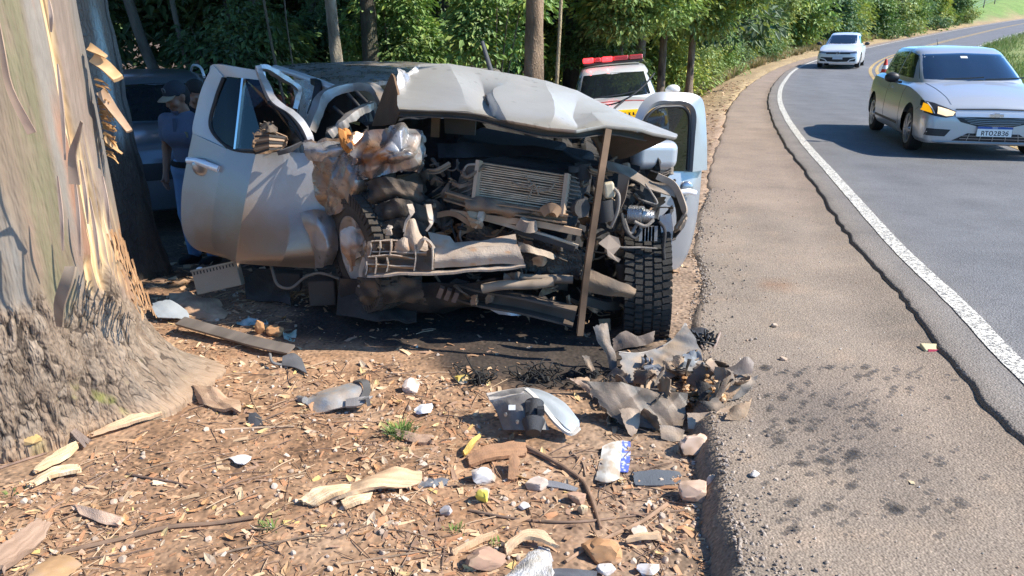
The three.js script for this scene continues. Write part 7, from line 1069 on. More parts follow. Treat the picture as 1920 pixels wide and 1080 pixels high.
// bent plate with blue edge
{
  const b = G(1145, 906), t = thing('bent_plate', 'dirty white bent plate with a blue edge, lying among the stones', 'metal plate', b.toArray()), m = std({ vertexColors: true, roughness: 0.6 });
  part('plate', loc(sheet([[[1130, 836, 2.72], [1150, 828, 2.76], [1166, 826, 2.78]], [[1124, 866, 2.62], [1144, 862, 2.62], [1164, 858, 2.66]], [[1116, 900, 2.5], [1138, 905, 2.45], [1162, 896, 2.5]]], { nu: 22, nv: 22, thick: 0.004, amp: 0.008, freq: 12, color: vary([0.62, 0.60, 0.55], [0.40, 0.32, 0.24], 22) }), b), m, t);
  part('blue_edge', loc(sheet([[[1166, 826, 2.78], [1182, 828, 2.79]], [[1164, 858, 2.66], [1182, 856, 2.68]], [[1162, 884, 2.55], [1178, 884, 2.56]]], { nu: 8, nv: 20, thick: 0.004, amp: 0.004, freq: 12, color: (u, v, p) => noise(p.x * 60, p.y * 60, p.z * 60) > 0.15 ? [0.5, 0.52, 0.58] : [0.08, 0.12, 0.42] }), b), m, t, 'blue printed edge');
}
const SH1 = (name, label, cat, base, ctrl, o, mat = M.plastic, grp) => { const b = G(...base); let lo = ctrl[0][0]; ctrl.flat().forEach((q) => { if (q[1] > lo[1]) lo = q; }); const dd = -G(lo[0], lo[1]).z - 0.012 - lo[2]; ctrl = ctrl.map((r) => r.map((q) => [q[0], q[1], lo[2] + dd + (q[2] - lo[2]) * (grp ? 0.30 : 0.8)])); return piece(name, sheet(ctrl, { nu: 30, nv: 20, thick: 0.005, amp: 0.02, freq: 9, torn: 0.05, ...o }), mat, label, cat, b, grp); };
const gD = vary([0.17, 0.15, 0.13], [0.34, 0.25, 0.175], 10), bD = vary([0.045, 0.042, 0.04], [0.11, 0.09, 0.075], 10), tD = vary([0.46, 0.34, 0.24], [0.30, 0.22, 0.16], 12);
SH1('plastic_shard', 'dark flat plastic shard right of the blue-edged plate', 'plastic shard', [1240, 910], [[[1186, 884, 2.56], [1230, 880, 2.58], [1280, 886, 2.58]], [[1190, 908, 2.47], [1235, 910, 2.46], [1276, 908, 2.48]]], { nv: 10, amp: 0.008, color: () => [0.10, 0.11, 0.125] });
SH1('plastic_shard', 'thin grey splinter of plastic above the yellowish pebble', 'plastic shard', [1050, 918], [[[1000, 898, 2.52], [1040, 902, 2.5], [1084, 916, 2.46]], [[1012, 910, 2.48], [1046, 914, 2.46], [1080, 922, 2.44]]], { nv: 8, amp: 0.01, color: () => [0.2, 0.2, 0.21] });
SH1('plastic_shard', 'dark curved splinter of plastic just left of the bracket box', 'plastic shard', [478, 800], [[[466, 776, 2.98], [480, 774, 3.0], [490, 786, 2.98]], [[464, 798, 2.88], [480, 800, 2.86], [496, 796, 2.9]]], { nu: 14, nv: 10, amp: 0.01, color: () => [0.05, 0.052, 0.06] });
SH1('plastic_shard', 'blue-grey fluttering scraps of plastic beside the split pale wood', 'plastic shard', [815, 915], [[[782, 900, 2.55], [810, 896, 2.57], [842, 898, 2.57]], [[784, 914, 2.48], [812, 912, 2.49], [838, 910, 2.51]]], { nv: 10, amp: 0.025, freq: 16, torn: 0.12, color: () => [0.16, 0.17, 0.19] });
// heap of torn bumper pieces beside the tyre
const heap = 'torn bumper pieces heaped beside the front tyre';
SH1('bumper_piece', 'large grey curved bumper shell with a bright upper edge, right below the front tyre', 'bumper piece', [1235, 715], [[[1160, 663, 3.62], [1215, 660, 3.66], [1256, 640, 3.74], [1286, 610, 3.86]], [[1164, 690, 3.5], [1220, 688, 3.5], [1266, 674, 3.54], [1312, 648, 3.62]], [[1172, 718, 3.40], [1222, 714, 3.38], [1272, 702, 3.40], [1322, 682, 3.46]]], { nu: 60, nv: 34, amp: 0.02, color: vary([0.25, 0.235, 0.22], [0.40, 0.30, 0.21], 7) });
piece('trim_strip', solid(sweep(VA([[1160, 662, 3.6], [1200, 664, 3.63], [1240, 652, 3.69], [1268, 634, 3.77], [1286, 608, 3.86]]), rect(0.012, 0.016), { seg: 30 }), [0.36, 0.33, 0.30]), M.plastic, 'pale bent strip along the top of the curved bumper shell', 'trim strip', G(1225, 715));
SH1('bumper_piece', 'tall torn strip standing upright at the left of the bumper heap', 'bumper piece', [1146, 690], [[[1112, 612, 3.72], [1130, 606, 3.72], [1140, 606, 3.74]], [[1120, 640, 3.64], [1132, 636, 3.62], [1144, 640, 3.66]], [[1136, 668, 3.56], [1142, 664, 3.54], [1154, 662, 3.58]], [[1142, 692, 3.5], [1150, 694, 3.47], [1158, 690, 3.5]]], { nu: 14, nv: 34, amp: 0.025, color: gD }, M.plastic, heap);
SH1('tan_scrap', 'square tan scrap caught on top of the upright torn strip', 'scrap', [1140, 680], [[[1122, 598, 3.72], [1144, 597, 3.72]], [[1126, 618, 3.68], [1146, 620, 3.68]]], { nu: 10, nv: 10, amp: 0.012, color: () => [0.50, 0.34, 0.2] });
SH1('bumper_piece', 'ragged brown flap right in front of the tyre tread', 'bumper piece', [1190, 690], [[[1148, 636, 3.68], [1172, 620, 3.7], [1196, 630, 3.7], [1228, 620, 3.72]], [[1150, 660, 3.6], [1176, 652, 3.6], [1200, 650, 3.6], [1226, 642, 3.64]]], { nu: 34, nv: 16, amp: 0.02, color: vary([0.14, 0.105, 0.08], [0.26, 0.19, 0.14], 9) }, M.plastic, heap);
{ const b = G(1320, 690), t = thing('wire_bundle', 'black tangle of wires in a frame on the tarmac edge', 'wires', b.toArray()); const l = []; for (let i = 0; i < 16; i++) { const pts = []; for (let k = 0; k < 5; k++) pts.push([1290 + 56 * R(), 620 + 44 * R(), 3.62 + 0.18 * R()]); l.push(tube(VA(pts), 0.0055, 22, 5)); } part('wires', loc(merge(l), b), M.black, t); part('tray', loc(sheet([[[1284, 618, 3.86], [1318, 614, 3.86], [1350, 626, 3.84]], [[1288, 648, 3.66], [1318, 660, 3.62], [1344, 650, 3.66]]], { nu: 20, nv: 14, thick: 0.008, amp: 0.02, color: () => [0.028, 0.026, 0.026] }), b), M.plastic, t); for (const q of [[[1350, 624, 3.8], [1340, 650, 3.62], [1326, 684, 3.48]], [[1314, 646, 3.64], [1322, 668, 3.54], [1328, 688, 3.48]], [[1352, 660, 3.6], [1336, 676, 3.54], [1328, 690, 3.48]]]) part('stay', loc(solid(tube(VA(q), 0.008, 12, 6), [0.30, 0.22, 0.18]), b), M.dirty, t); }
SH1('bumper_piece', 'bluish grey spiky shards in the middle of the bumper heap', 'bumper piece', [1270, 725], [[[1272, 668, 3.58], [1300, 656, 3.62], [1314, 660, 3.6]], [[1272, 690, 3.5], [1296, 690, 3.48], [1320, 684, 3.5]], [[1274, 716, 3.38], [1300, 712, 3.38], [1318, 700, 3.42]]], { amp: 0.045, freq: 12, torn: 0.16, color: vary([0.22, 0.24, 0.26], [0.3, 0.3, 0.29], 9) }, M.plastic, heap);
{ const b = G(1215, 718), t = thing('plastic_bracket', 'dark bluish block-shaped bracket standing in the bumper heap', 'bracket', b.toArray()); part('block', loc(solid(merge([boxAt(V(1213, 696, 3.42), 0.055, 0.085, 0.05, [0.2, 0.3, 0.1], 0.006), boxAt(V(1230, 690, 3.42), 0.05, 0.02, 0.04, [0.1, 0.2, 0.1], 0.004)]), [0.15, 0.165, 0.19]), b), M.plastic, t); for (let k = 0; k < 3; k++) part('tooth', loc(solid(boxAt(V(1206 + k * 8, 676, 3.42), 0.012, 0.02, 0.03), [0.15, 0.165, 0.19]), b), M.plastic, t); part('tab', loc(solid(boxAt(V(1232, 704, 3.38), 0.012, 0.06, 0.012, [0, 0, 0.1]), [0.5, 0.45, 0.4]), b), M.plastic, t); }
SH1('bumper_piece', 'wide grey sheet with a folded point, in the right half of the heap', 'bumper piece', [1330, 730], [[[1278, 694, 3.46], [1310, 702, 3.44], [1344, 690, 3.46], [1350, 672, 3.5]], [[1290, 712, 3.36], [1318, 716, 3.34], [1350, 710, 3.36], [1362, 704, 3.38]]], { nu: 40, nv: 16, amp: 0.02, color: gD }, M.plastic, heap);
SH1('bumper_piece', 'dark brown upright flap with a spike, at the right end of the heap', 'bumper piece', [1380, 716], [[[1352, 692, 3.5], [1378, 684, 3.52], [1398, 668, 3.58], [1412, 680, 3.56]], [[1352, 708, 3.4], [1380, 704, 3.4], [1398, 702, 3.42], [1410, 700, 3.44]]], { nu: 26, nv: 16, amp: 0.015, color: vary([0.10, 0.08, 0.068], [0.2, 0.15, 0.12], 9) }, M.plastic, heap);
SH1('bumper_piece', 'long grey blade reaching out over the tarmac at the right end of the heap', 'bumper piece', [1385, 755], [[[1350, 735, 3.34], [1390, 714, 3.42], [1422, 702, 3.46]], [[1356, 742, 3.27], [1392, 730, 3.32], [1418, 712, 3.4]], [[1350, 752, 3.22], [1386, 746, 3.24], [1408, 726, 3.32]]], { amp: 0.02, color: gD }, M.plastic, heap);
SH1('bumper_piece', 'pale grey strip with an oval hole at the lower right of the heap', 'bumper piece', [1345, 792], [[[1300, 768, 3.16], [1340, 752, 3.2], [1372, 740, 3.24]], [[1304, 778, 3.09], [1344, 768, 3.11], [1380, 752, 3.16]], [[1310, 788, 3.04], [1345, 780, 3.05], [1382, 766, 3.1]]], { amp: 0.012, torn: 0.03, color: vary([0.36, 0.31, 0.26], [0.28, 0.25, 0.23], 9) }, M.plastic, heap);
SH1('bumper_piece', 'tan wall-like panel at the lower right of the heap', 'bumper piece', [1330, 806], [[[1288, 774, 3.06], [1330, 772, 3.06], [1374, 760, 3.1]], [[1290, 804, 2.93], [1330, 806, 2.91], [1366, 790, 2.98]]], { amp: 0.014, torn: 0.025, color: tD }, M.plastic, heap);
SH1('bumper_piece', 'broad black crumpled liner at the lower left of the heap', 'bumper piece', [1200, 800], [[[1090, 712, 3.42], [1160, 720, 3.40], [1230, 730, 3.36], [1290, 738, 3.32]], [[1120, 752, 3.2], [1180, 752, 3.16], [1235, 764, 3.12], [1288, 766, 3.12]], [[1165, 798, 2.95], [1200, 800, 2.93], [1240, 808, 2.9], [1284, 800, 2.94]]], { nu: 60, nv: 44, amp: 0.055, freq: 7, torn: 0.06, color: vary([0.06, 0.052, 0.046], [0.22, 0.165, 0.12], 9) }, M.plastic, heap);
SH1('bumper_piece', 'tan folded scrap at the upper left of the heap, above the headlight', 'bumper piece', [1120, 752], [[[1062, 706, 3.48], [1090, 712, 3.45], [1130, 716, 3.44]], [[1088, 724, 3.36], [1112, 728, 3.32], [1140, 730, 3.34]], [[1104, 740, 3.28], [1116, 752, 3.22], [1130, 744, 3.26]]], { amp: 0.035, freq: 10, torn: 0.1, color: vary([0.48, 0.33, 0.22], [0.2, 0.15, 0.12], 9) }, M.plastic, heap);
SH1('bumper_piece', 'small pale torn triangle near the middle of the heap', 'bumper piece', [1200, 765], [[[1184, 748, 3.22], [1206, 740, 3.24], [1226, 730, 3.27]], [[1186, 758, 3.14], [1204, 756, 3.13], [1222, 742, 3.2]]], { nu: 18, nv: 12, amp: 0.02, torn: 0.12, color: vary([0.5, 0.36, 0.25], [0.34, 0.27, 0.22], 12) }, M.plastic, heap);
SH1('bumper_piece', 'tan claw-shaped piece at the bottom of the heap, right of the headlight', 'bumper piece', [1180, 815], [[[1160, 768, 3.1], [1180, 766, 3.1], [1196, 772, 3.08]], [[1168, 790, 2.97], [1184, 786, 2.97], [1200, 790, 2.96]], [[1178, 814, 2.84], [1186, 818, 2.82], [1194, 812, 2.84]]], { nu: 18, nv: 24, amp: 0.03, torn: 0.08, color: tD }, M.plastic, heap);
SH1('bumper_piece', 'grey triangular fin at the bottom edge of the heap', 'bumper piece', [1255, 826], [[[1236, 796, 2.94], [1260, 798, 2.93], [1284, 806, 2.9]], [[1240, 822, 2.82], [1262, 828, 2.79], [1280, 826, 2.81]]], { nu: 18, nv: 14, amp: 0.015, color: gD }, M.plastic, heap);
{ const b = G(1318, 765), l = []; const q = mulberry(31); for (let i = 0; i < 150; i++) { const px = 1282 + 74 * q(), py = 722 + 50 * q(), g = rockGeo(0.013 * (0.5 + q()), 0.010 * (0.5 + q()), 0.013, i, 1, 0.5); const p = G(px, py); g.translate(p.x, p.y + 0.02 + 0.045 * q(), p.z); l.push(solid(g, pick([[0.50, 0.28, 0.12], [0.58, 0.38, 0.22], [0.36, 0.19, 0.08]]))); } const m = single('crumb_heap', loc(merge(l), b), M.stone, 'orange-brown heap of wood crumbs and earth inside the bumper heap', 'crumb heap', b); m.userData.kind = 'stuff'; }
// the smaller shards that fill the heap
for (let i = 0; i < 46; i++) {
  const u = R(), px = 1110 + 270 * u, py = mix(712, 822, R()) - 30 * u + (u < 0.3 ? -24 : 0), b = G(px, py), w = rr(0.05, 0.14), h = rr(0.025, 0.09), a = rr(0, 6.28), ca = Math.cos(a) * w / 2, sa = Math.sin(a) * w / 2, lx = rr(-0.06, 0.06), lz = rr(-0.06, 0.06), up = b.y + 0.09 * R() * (u > 0.25 ? 1 : 0.3);
  const c = pick([[0.05, 0.042, 0.036], [0.10, 0.08, 0.064], [0.04, 0.035, 0.032], [0.17, 0.135, 0.105], [0.28, 0.19, 0.12], [0.14, 0.10, 0.075]]);
  const g = sheet([[v3(b.x - ca + lx, up + h, b.z - sa + lz), v3(b.x + lx * 1.4, up + h * rr(0.9, 1.4), b.z + lz + 0.02), v3(b.x + ca + lx, up + h * rr(0.5, 1.1), b.z + sa + lz)], [v3(b.x - ca, up - 0.01, b.z - sa), v3(b.x, up - 0.01, b.z + 0.03), v3(b.x + ca, up - 0.01, b.z + sa)]], { nu: 12, nv: 10, thick: 0.003, amp: 0.022, freq: 13, seed: 200 + i, torn: 0.24, color: (p, q, r) => mix3(c.map((x) => x * (0.8 + 0.7 * clamp(0.5 + noise(r.x * 20, r.y * 20, r.z * 20)))), [0.42, 0.30, 0.20], 0.85 * ss(-0.15, 0.25, fbm(r.x * 9, r.y * 9, r.z * 9 + i, 3))) });
  const L = ['small ' + (c[0] > 0.2 ? 'tan' : c[0] > 0.15 ? 'grey' : c[0] > 0.08 ? 'dark grey' : 'black') + ' torn shard in the ' + (u < 0.33 ? 'left' : u < 0.67 ? 'middle' : 'right') + ' third of the bumper heap, ' + (py < 730 ? 'towards the tyre' : py < 765 ? 'half way down' : 'towards the stones')];
  piece('bumper_shard', g, M.dirty, L[0], 'bumper piece', b, 'small torn shards in the bumper heap');
}
// burnt wires and twigs on the oily soil
for (const [x, y, n, w, h, lab] of [[1005, 715, 34, 70, 30, 'black spiky tuft of burnt wires on the oily soil'], [890, 715, 26, 60, 34, 'thin dark wire scraps beside the yellow-topped stone'], [1090, 712, 26, 90, 16, 'flat mat of dark wires left of the bumper heap']]) { const b = G(x, y), k = pxm(b), l = []; for (let i = 0; i < n; i++) { const a = rr(0, 6.28), s = v3(rr(-0.5, 0.5) * w * k, 0.005, rr(-0.4, 0.4) * w * k), m = s.clone().add(v3(Math.cos(a) * 0.05, rr(0.01, h * k * 0.9), Math.sin(a) * 0.05)), e = m.clone().add(v3(rr(-0.05, 0.05), rr(-0.03, 0.02), rr(-0.05, 0.05))); l.push(tube([s, m, e], 0.0035, 8, 5)); } for (let i = 0; i < 5; i++) { const g = boxAt(v3(rr(-0.3, 0.3) * w * k, 0.015, rr(-0.2, 0.2) * w * k), 0.04, 0.02, 0.03, [R(), R(), R()], 0.004); l.push(g); } single('burnt_wires', merge(l), M.dark, lab, 'wires', b); }
// long dark strip, grey dish, tan box, torn cloth
piece('trim_strip', solid(sweep(VA([[338, 602, 4.02], [420, 625, 3.88], [490, 644, 3.76], [546, 656, 3.70]]), rect(0.075, 0.014), { seg: 20, up: v3(-0.1, 1, 0.25) }), [0.15, 0.125, 0.105], 0.5, 12), M.plastic, 'long dark flat strip lying from the trunk foot towards the truck', 'trim strip', G(440, 640));
piece('dark_clip', merge([solid(tube(VA([[506, 664, 3.58], [512, 680, 3.5], [528, 684, 3.5]]), 0.008, 12, 6), [0.2, 0.19, 0.18]), solid(sheet([[[530, 668, 3.6], [550, 662, 3.62], [566, 672, 3.58]], [[528, 684, 3.52], [552, 688, 3.48], [576, 700, 3.42]]], { nu: 14, nv: 8, thick: 0.006, amp: 0.01 }), [0.1, 0.1, 0.105])]), M.plastic, 'dark clip with a hooked end under the long strip', 'car part', G(545, 690));
piece('grey_dish', sheet([[[286, 568, 4.42], [318, 563, 4.42], [350, 582, 4.3]], [[284, 580, 4.3], [320, 582, 4.26], [356, 596, 4.2]], [[296, 596, 4.2], [322, 596, 4.18], [352, 600, 4.16]]], { nu: 26, nv: 16, thick: 0.006, amp: 0.012, freq: 9, torn: 0.06, color: () => [0.36, 0.39, 0.41] }), M.plastic, 'broken blue-grey oval plastic dish at the trunk foot', 'plastic dish', G(320, 600));
{
  const b = G(412, 552), t = thing('tan_box', 'tan box with a row of slots along its top edge, tilted under the silver door', 'box', b.toArray()), q = (x, y, d) => V(x, y, d).sub(b); const c = [0.36, 0.25, 0.165];
  const bx = norm(new RoundedBoxGeometry(0.285, 0.155, 0.10, 3, 0.008)); const m = new THREE.Matrix4().compose(q(410, 521, 4.55), new THREE.Quaternion().setFromEuler(new THREE.Euler(-0.25, 0.1, 0.22)), v3(1, 1, 1)); bx.applyMatrix4(m); part('case', solid(bx, c, 0.2), M.plastic, t);
  for (let i = 0; i < 13; i++) { const g = new THREE.BoxGeometry(0.006, 0.02, 0.004); g.translate(-0.125 + i * 0.0205, 0.06, 0.051); g.applyMatrix4(m); part('slot', norm(g), M.dark, t); } const f = new THREE.BoxGeometry(0.29, 0.010, 0.108); f.translate(0, 0.079, 0); f.applyMatrix4(m); part('flange', solid(f, [0.42, 0.32, 0.22]), M.plastic, t); const w = new THREE.SphereGeometry(0.014, 12, 8); w.scale(1.4, 0.7, 1); w.translate(-0.09, 0.085, 0.04); w.applyMatrix4(m); part('pale_crumb', norm(w), M.plateWhite, t);
}
SH1('cloth_scrap', 'torn teal sheet of plastic left of the upright brown chip', 'plastic sheet', [470, 612], [[[440, 604, 4.1], [470, 598, 4.12], [500, 598, 4.12]], [[446, 610, 4.04], [472, 610, 4.02], [504, 608, 4.05]]], { nu: 26, nv: 14, amp: 0.03, freq: 16, torn: 0.12, color: vary([0.16, 0.34, 0.36], [0.4, 0.5, 0.5], 20) });
SH1('cloth_scrap', 'small pale green torn scrap at the edge of the truck shadow', 'plastic sheet', [545, 640], [[[530, 622, 3.95], [556, 618, 3.97]], [[532, 634, 3.85], [552, 640, 3.8]]], { nu: 16, nv: 14, amp: 0.03, freq: 18, torn: 0.15, color: vary([0.26, 0.42, 0.36], [0.45, 0.52, 0.47], 20) });
for (const [x, y, w, h, lab] of [[489, 628, 20, 34, 'upright rusty brown chip between the teal scraps'], [518, 630, 34, 26, 'rounded rusty lump right of the upright brown chip']]) { const b = G(x, y), k = pxm(b), g = rockGeo(w * k / 2, h * k / 2, w * k / 3, x, 3, 0.35, 5); g.translate(0, h * k * 0.4, 0); single('bark_lump', solid(g, [0.38, 0.20, 0.09]), M.stone, lab, 'bark', b); }
{ const b = G(560, 550), t = thing('underbody_scrap', 'dusty brown boxes and a hose hanging under the buckled door', 'car part', b.toArray()), p = (g, n) => part(n, loc(g, b), M.dirty, t); p(solid(boxAt(V(540, 525, 4.5), 0.17, 0.12, 0.1, [0, 0.1, -0.1], 0.01), [0.07, 0.055, 0.045]), 'box'); p(solid(boxAt(V(606, 545, 4.35), 0.16, 0.16, 0.12, [0, 0.1, 0], 0.01), [0.10, 0.072, 0.055]), 'box'); p(solid(tube(VA([[508, 498, 4.4], [522, 535, 4.3], [545, 540, 4.28], [572, 520, 4.3], [600, 512, 4.28], [640, 524, 4.3]]), 0.009, 30, 6), [0.25, 0.19, 0.14]), 'hose'); p(solid(sheet([[[460, 520, 4.7], [500, 505, 4.7], [540, 520, 4.6]], [[462, 560, 4.55], [500, 560, 4.5], [540, 565, 4.4]]], { nu: 24, nv: 16, thick: 0.01, amp: 0.05, freq: 7 }), [0.06, 0.05, 0.045]), 'torn_liner'); p(solid(sheet([[[640, 520, 4.3], [700, 560, 4.15], [780, 575, 4.1]], [[630, 590, 4.2], [700, 600, 4.0], [780, 600, 4.0]]], { nu: 30, nv: 16, thick: 0.01, amp: 0.06, freq: 7 }), [0.045, 0.04, 0.036]), 'torn_liner'); }
// reflector, leaf, pebbles on the tarmac
{ const b = G(1749, 661), t = thing('road_reflector', 'small red and yellow road reflector lying on the tarmac shoulder', 'reflector', b.toArray()); t.rotation.y = -0.12; part('case', boxAt(v3(0, 0.016, 0), 0.115, 0.03, 0.075, [0.12, 0, 0], 0.008), std({ color: C(0.62, 0.52, 0.30), roughness: 0.6 }), t); part('lens', boxAt(v3(0.002, 0.018, 0.034), 0.09, 0.02, 0.014, [-0.5, 0, 0], 0.003), M.redLens, t); }
SH1('dry_leaf', 'curled pale yellow leaf on the tarmac shoulder', 'leaf', [1706, 900], [[[1699, 880, 2.66], [1706, 878, 2.67]], [[1697, 892, 2.58], [1711, 890, 2.59]], [[1708, 906, 2.5], [1716, 906, 2.5]]], { nu: 8, nv: 12, thick: 0.002, amp: 0.008, torn: 0, color: () => [0.56, 0.44, 0.26] });
// branches, bark slabs and splinters lying about
const limbG = (pts, r0, r1, c, o = {}) => { const P = pts.map((p) => p.isVector3 ? p : G(p[0], p[1], (p[2] ?? 0) + r0)); return solid(sweep(P, oval(2, 2, 8).map(([a, b], i) => [a * (1 + 0.12 * Math.sin(i * 5)), b]), { seg: 40, scale: (t) => mix(r0, r1, t) * (1 + 0.18 * noise(t * 14, r0 * 99)) }), c, 0.4, 20); };
const branch = (pts, r0, r1, c, label) => { const b = G(pts[0][0], pts[0][1]); piece('stick', limbG(pts, r0, r1, c), M.wood, label, 'stick', b); };
branch([[974, 838], [1010, 856], [1060, 884], [1092, 908], [1108, 940], [1126, 996]], 0.011, 0.006, [0.22, 0.135, 0.085], 'dark bent stick running down between the pebbles, right of centre');
branch([[1250, 950], [1200, 985], [1150, 1008], [1095, 1036], [1060, 1058]], 0.009, 0.006, [0.30, 0.19, 0.12], 'long brown root slanting across the lower right of the soil');
branch([[120, 1040], [220, 1018], [320, 994], [400, 986], [476, 974]], 0.009, 0.008, [0.20, 0.125, 0.08], 'long dark stick at lower left, ending at a small white stone');
branch([[238, 892], [290, 900], [330, 908], [352, 918]], 0.005, 0.004, [0.16, 0.1, 0.07], 'thin dark twig on bare soil, left');
branch([[404, 810], [470, 806], [552, 802]], 0.0055, 0.004, [0.42, 0.29, 0.19], 'straight tan stick above the bare soil, left of centre');
branch([[0, 880], [40, 868], [88, 852]], 0.006, 0.005, [0.22, 0.14, 0.1], 'dark stick at the left edge below the ochre rock');
branch([[80, 965], [140, 930], [200, 890], [250, 850]], 0.004, 0.003, [0.22, 0.14, 0.1], 'thin slanting twig left of the pale splinters');
branch([[880, 960], [980, 978], [1080, 982], [1180, 970], [1290, 958]], 0.005, 0.004, [0.2, 0.13, 0.09], 'thin curved root running right under the stones');
branch([[1190, 842], [1160, 852], [1072, 848], [1092, 870], [1098, 895]], 0.005, 0.003, [0.3, 0.2, 0.13], 'small hooked twig left of the blue-edged plate');
branch([[330, 1075], [420, 1040], [520, 1020], [620, 1000]], 0.005, 0.003, [0.22, 0.15, 0.1], 'thin twig below the long dark stick');
branch([[640, 1060], [740, 1046], [838, 1030]], 0.0045, 0.003, [0.25, 0.17, 0.11], 'straight twig at the bottom, left of the brown stone slab');
const slab = (ctrl, cols, label, o = {}) => { const f = ctrl.flat(), b = G(f[0][0], f[0][1]); piece(o.name ?? 'wood_splinter', sheet(ctrl.map((r) => r.map((p) => G(p[0], p[1], p[2] ?? 0.02))), { nu: 40, nv: 14, thick: 0.016, amp: 0.012, freq: 12, torn: 0.05, color: (u, v, p) => mix3(cols[0], cols[1], clamp(0.5 + 1.4 * noise(v * 14, u * 2.5, label.length) + 0.5 * noise(v * 40, u * 5, 3))), ...o }), M.wood, label, o.cat ?? 'wood splinter', b); };
const woodA = [[0.66, 0.46, 0.28], [0.50, 0.32, 0.19]], paleA = [[0.80, 0.62, 0.40], [0.60, 0.40, 0.22]], barkA = [[0.36, 0.235, 0.16], [0.26, 0.165, 0.11]], redA = [[0.36, 0.19, 0.10], [0.28, 0.155, 0.085]];
slab([[[690, 902], [740, 896, 0.05], [792, 892]], [[640, 925], [720, 920, 0.06], [790, 912]], [[600, 945, 0.01], [690, 938, 0.05], [770, 922]]], woodA, 'broad fibrous tan slab of wood left of the yellow-faced stone');
slab([[[560, 948], [600, 934, 0.05], [652, 920, 0.03]], [[590, 958], [640, 945, 0.05], [690, 926, 0.02]]], paleA, 'bright cream split of wood at the left end of the fibrous slab');
slab([[[640, 950], [670, 936, 0.03], [700, 932]], [[646, 960], [676, 952, 0.03], [695, 944]]], paleA, 'small cream splinter in front of the fibrous slab', { nu: 20 });
slab([[[140, 958, 0.03], [190, 975, 0.04], [232, 982, 0.03]], [[150, 972], [196, 988, 0.01], [222, 992]]], [[0.60, 0.42, 0.30], [0.48, 0.32, 0.22]], 'pinkish flat splinter alone on the soil at lower left');
slab([[[300, 780, 0.03], [250, 792, 0.03], [170, 822, 0.01]], [[306, 785], [256, 802], [168, 828]]], woodA, 'long pale strip of wood pointing away from the tree foot');
slab([[[146, 842, 0.02], [110, 862, 0.02], [70, 886, 0.01]], [[150, 850], [118, 874], [66, 896]]], paleA, 'short pale splinter below the tree foot');
slab([[[150, 886, 0.02], [110, 892, 0.03], [50, 916, 0.01]], [[155, 894], [112, 904], [60, 922]]], paleA, 'pale forked splinter at the left, beneath the short pale one', { torn: 0.12 });
slab([[[72, 996, 0.04], [30, 1030, 0.04], [-30, 1075, 0.03]], [[98, 994], [72, 1030, 0.01], [10, 1085]]], barkA, 'wide reddish slab of bark in the bottom left corner', { name: 'bark_slab', cat: 'bark', amp: 0.02 });
slab([[[238, 702, 0.10], [275, 728, 0.06], [318, 752, 0.01]], [[242, 712, 0.06], [270, 742, 0.02], [308, 758]]], [[0.42, 0.33, 0.17], [0.30, 0.24, 0.13]], 'greenish strip of bark leaning on the tree root', { name: 'bark_slab', cat: 'bark' });
slab([[[90, 780, 0.14], [112, 812, 0.06], [160, 846, 0.01]], [[100, 780, 0.12], [128, 808, 0.05], [172, 838]]], [[0.27, 0.2, 0.16], [0.2, 0.145, 0.115]], 'grey-brown strip of bark leaning on the front of the tree foot', { name: 'bark_slab', cat: 'bark' });
slab([[[365, 742, 0.05], [410, 750, 0.06], [450, 762, 0.03]], [[372, 760, 0.01], [415, 778, 0.03], [455, 782]]], [[0.44, 0.29, 0.18], [0.34, 0.21, 0.13]], 'hollow curl of bark right of the leaning bark strip', { name: 'bark_slab', cat: 'bark', amp: 0.03 });
slab([[[876, 866, 0.03], [920, 850, 0.04], [985, 838, 0.03]], [[880, 880], [930, 870, 0.03], [990, 858, 0.01]]], redA, 'reddish brown slab of bark above the whitish stone', { name: 'bark_slab', cat: 'bark' });
slab([[[868, 858, 0.03], [884, 846, 0.05], [900, 836, 0.06]], [[872, 861, 0.02], [888, 850, 0.04], [903, 838, 0.05]]], [[0.72, 0.48, 0.12], [0.6, 0.38, 0.1]], 'small bright yellow splinter on the reddish bark', { nu: 16 });
slab([[[740, 816, 0.03], [775, 826, 0.04], [810, 824, 0.02]], [[745, 826], [780, 838, 0.02], [806, 834]]], barkA, 'dark-edged flake of bark below the tuft of grass', { name: 'bark_slab', cat: 'bark' });
slab([[[955, 880, 0.05], [962, 876, 0.06], [975, 880, 0.05]], [[952, 905], [962, 908], [972, 904]]], redA, 'upright brown chip right of the whitish grey stone', { name: 'bark_slab', cat: 'bark', nu: 14 });
slab([[[846, 1040, 0.02], [890, 1020, 0.02], [932, 1002, 0.02]], [[850, 1046], [894, 1027], [934, 1008]]], woodA, 'narrow tan splinter above the brown stone slab');
slab([[[1048, 1040, 0.03], [990, 1030, 0.05], [950, 1050, 0.03]], [[1020, 1022, 0.06], [985, 1020, 0.06], [945, 1040, 0.04]]], woodA, 'tan splinter leaning on the rubble slab');
slab([[[1170, 1000], [1230, 1012, 0.02], [1180, 1022]], [[1200, 1012], [1236, 1020], [1170, 1028]]], woodA, 'short forked splinter beside the rusty clod', { nu: 16 });
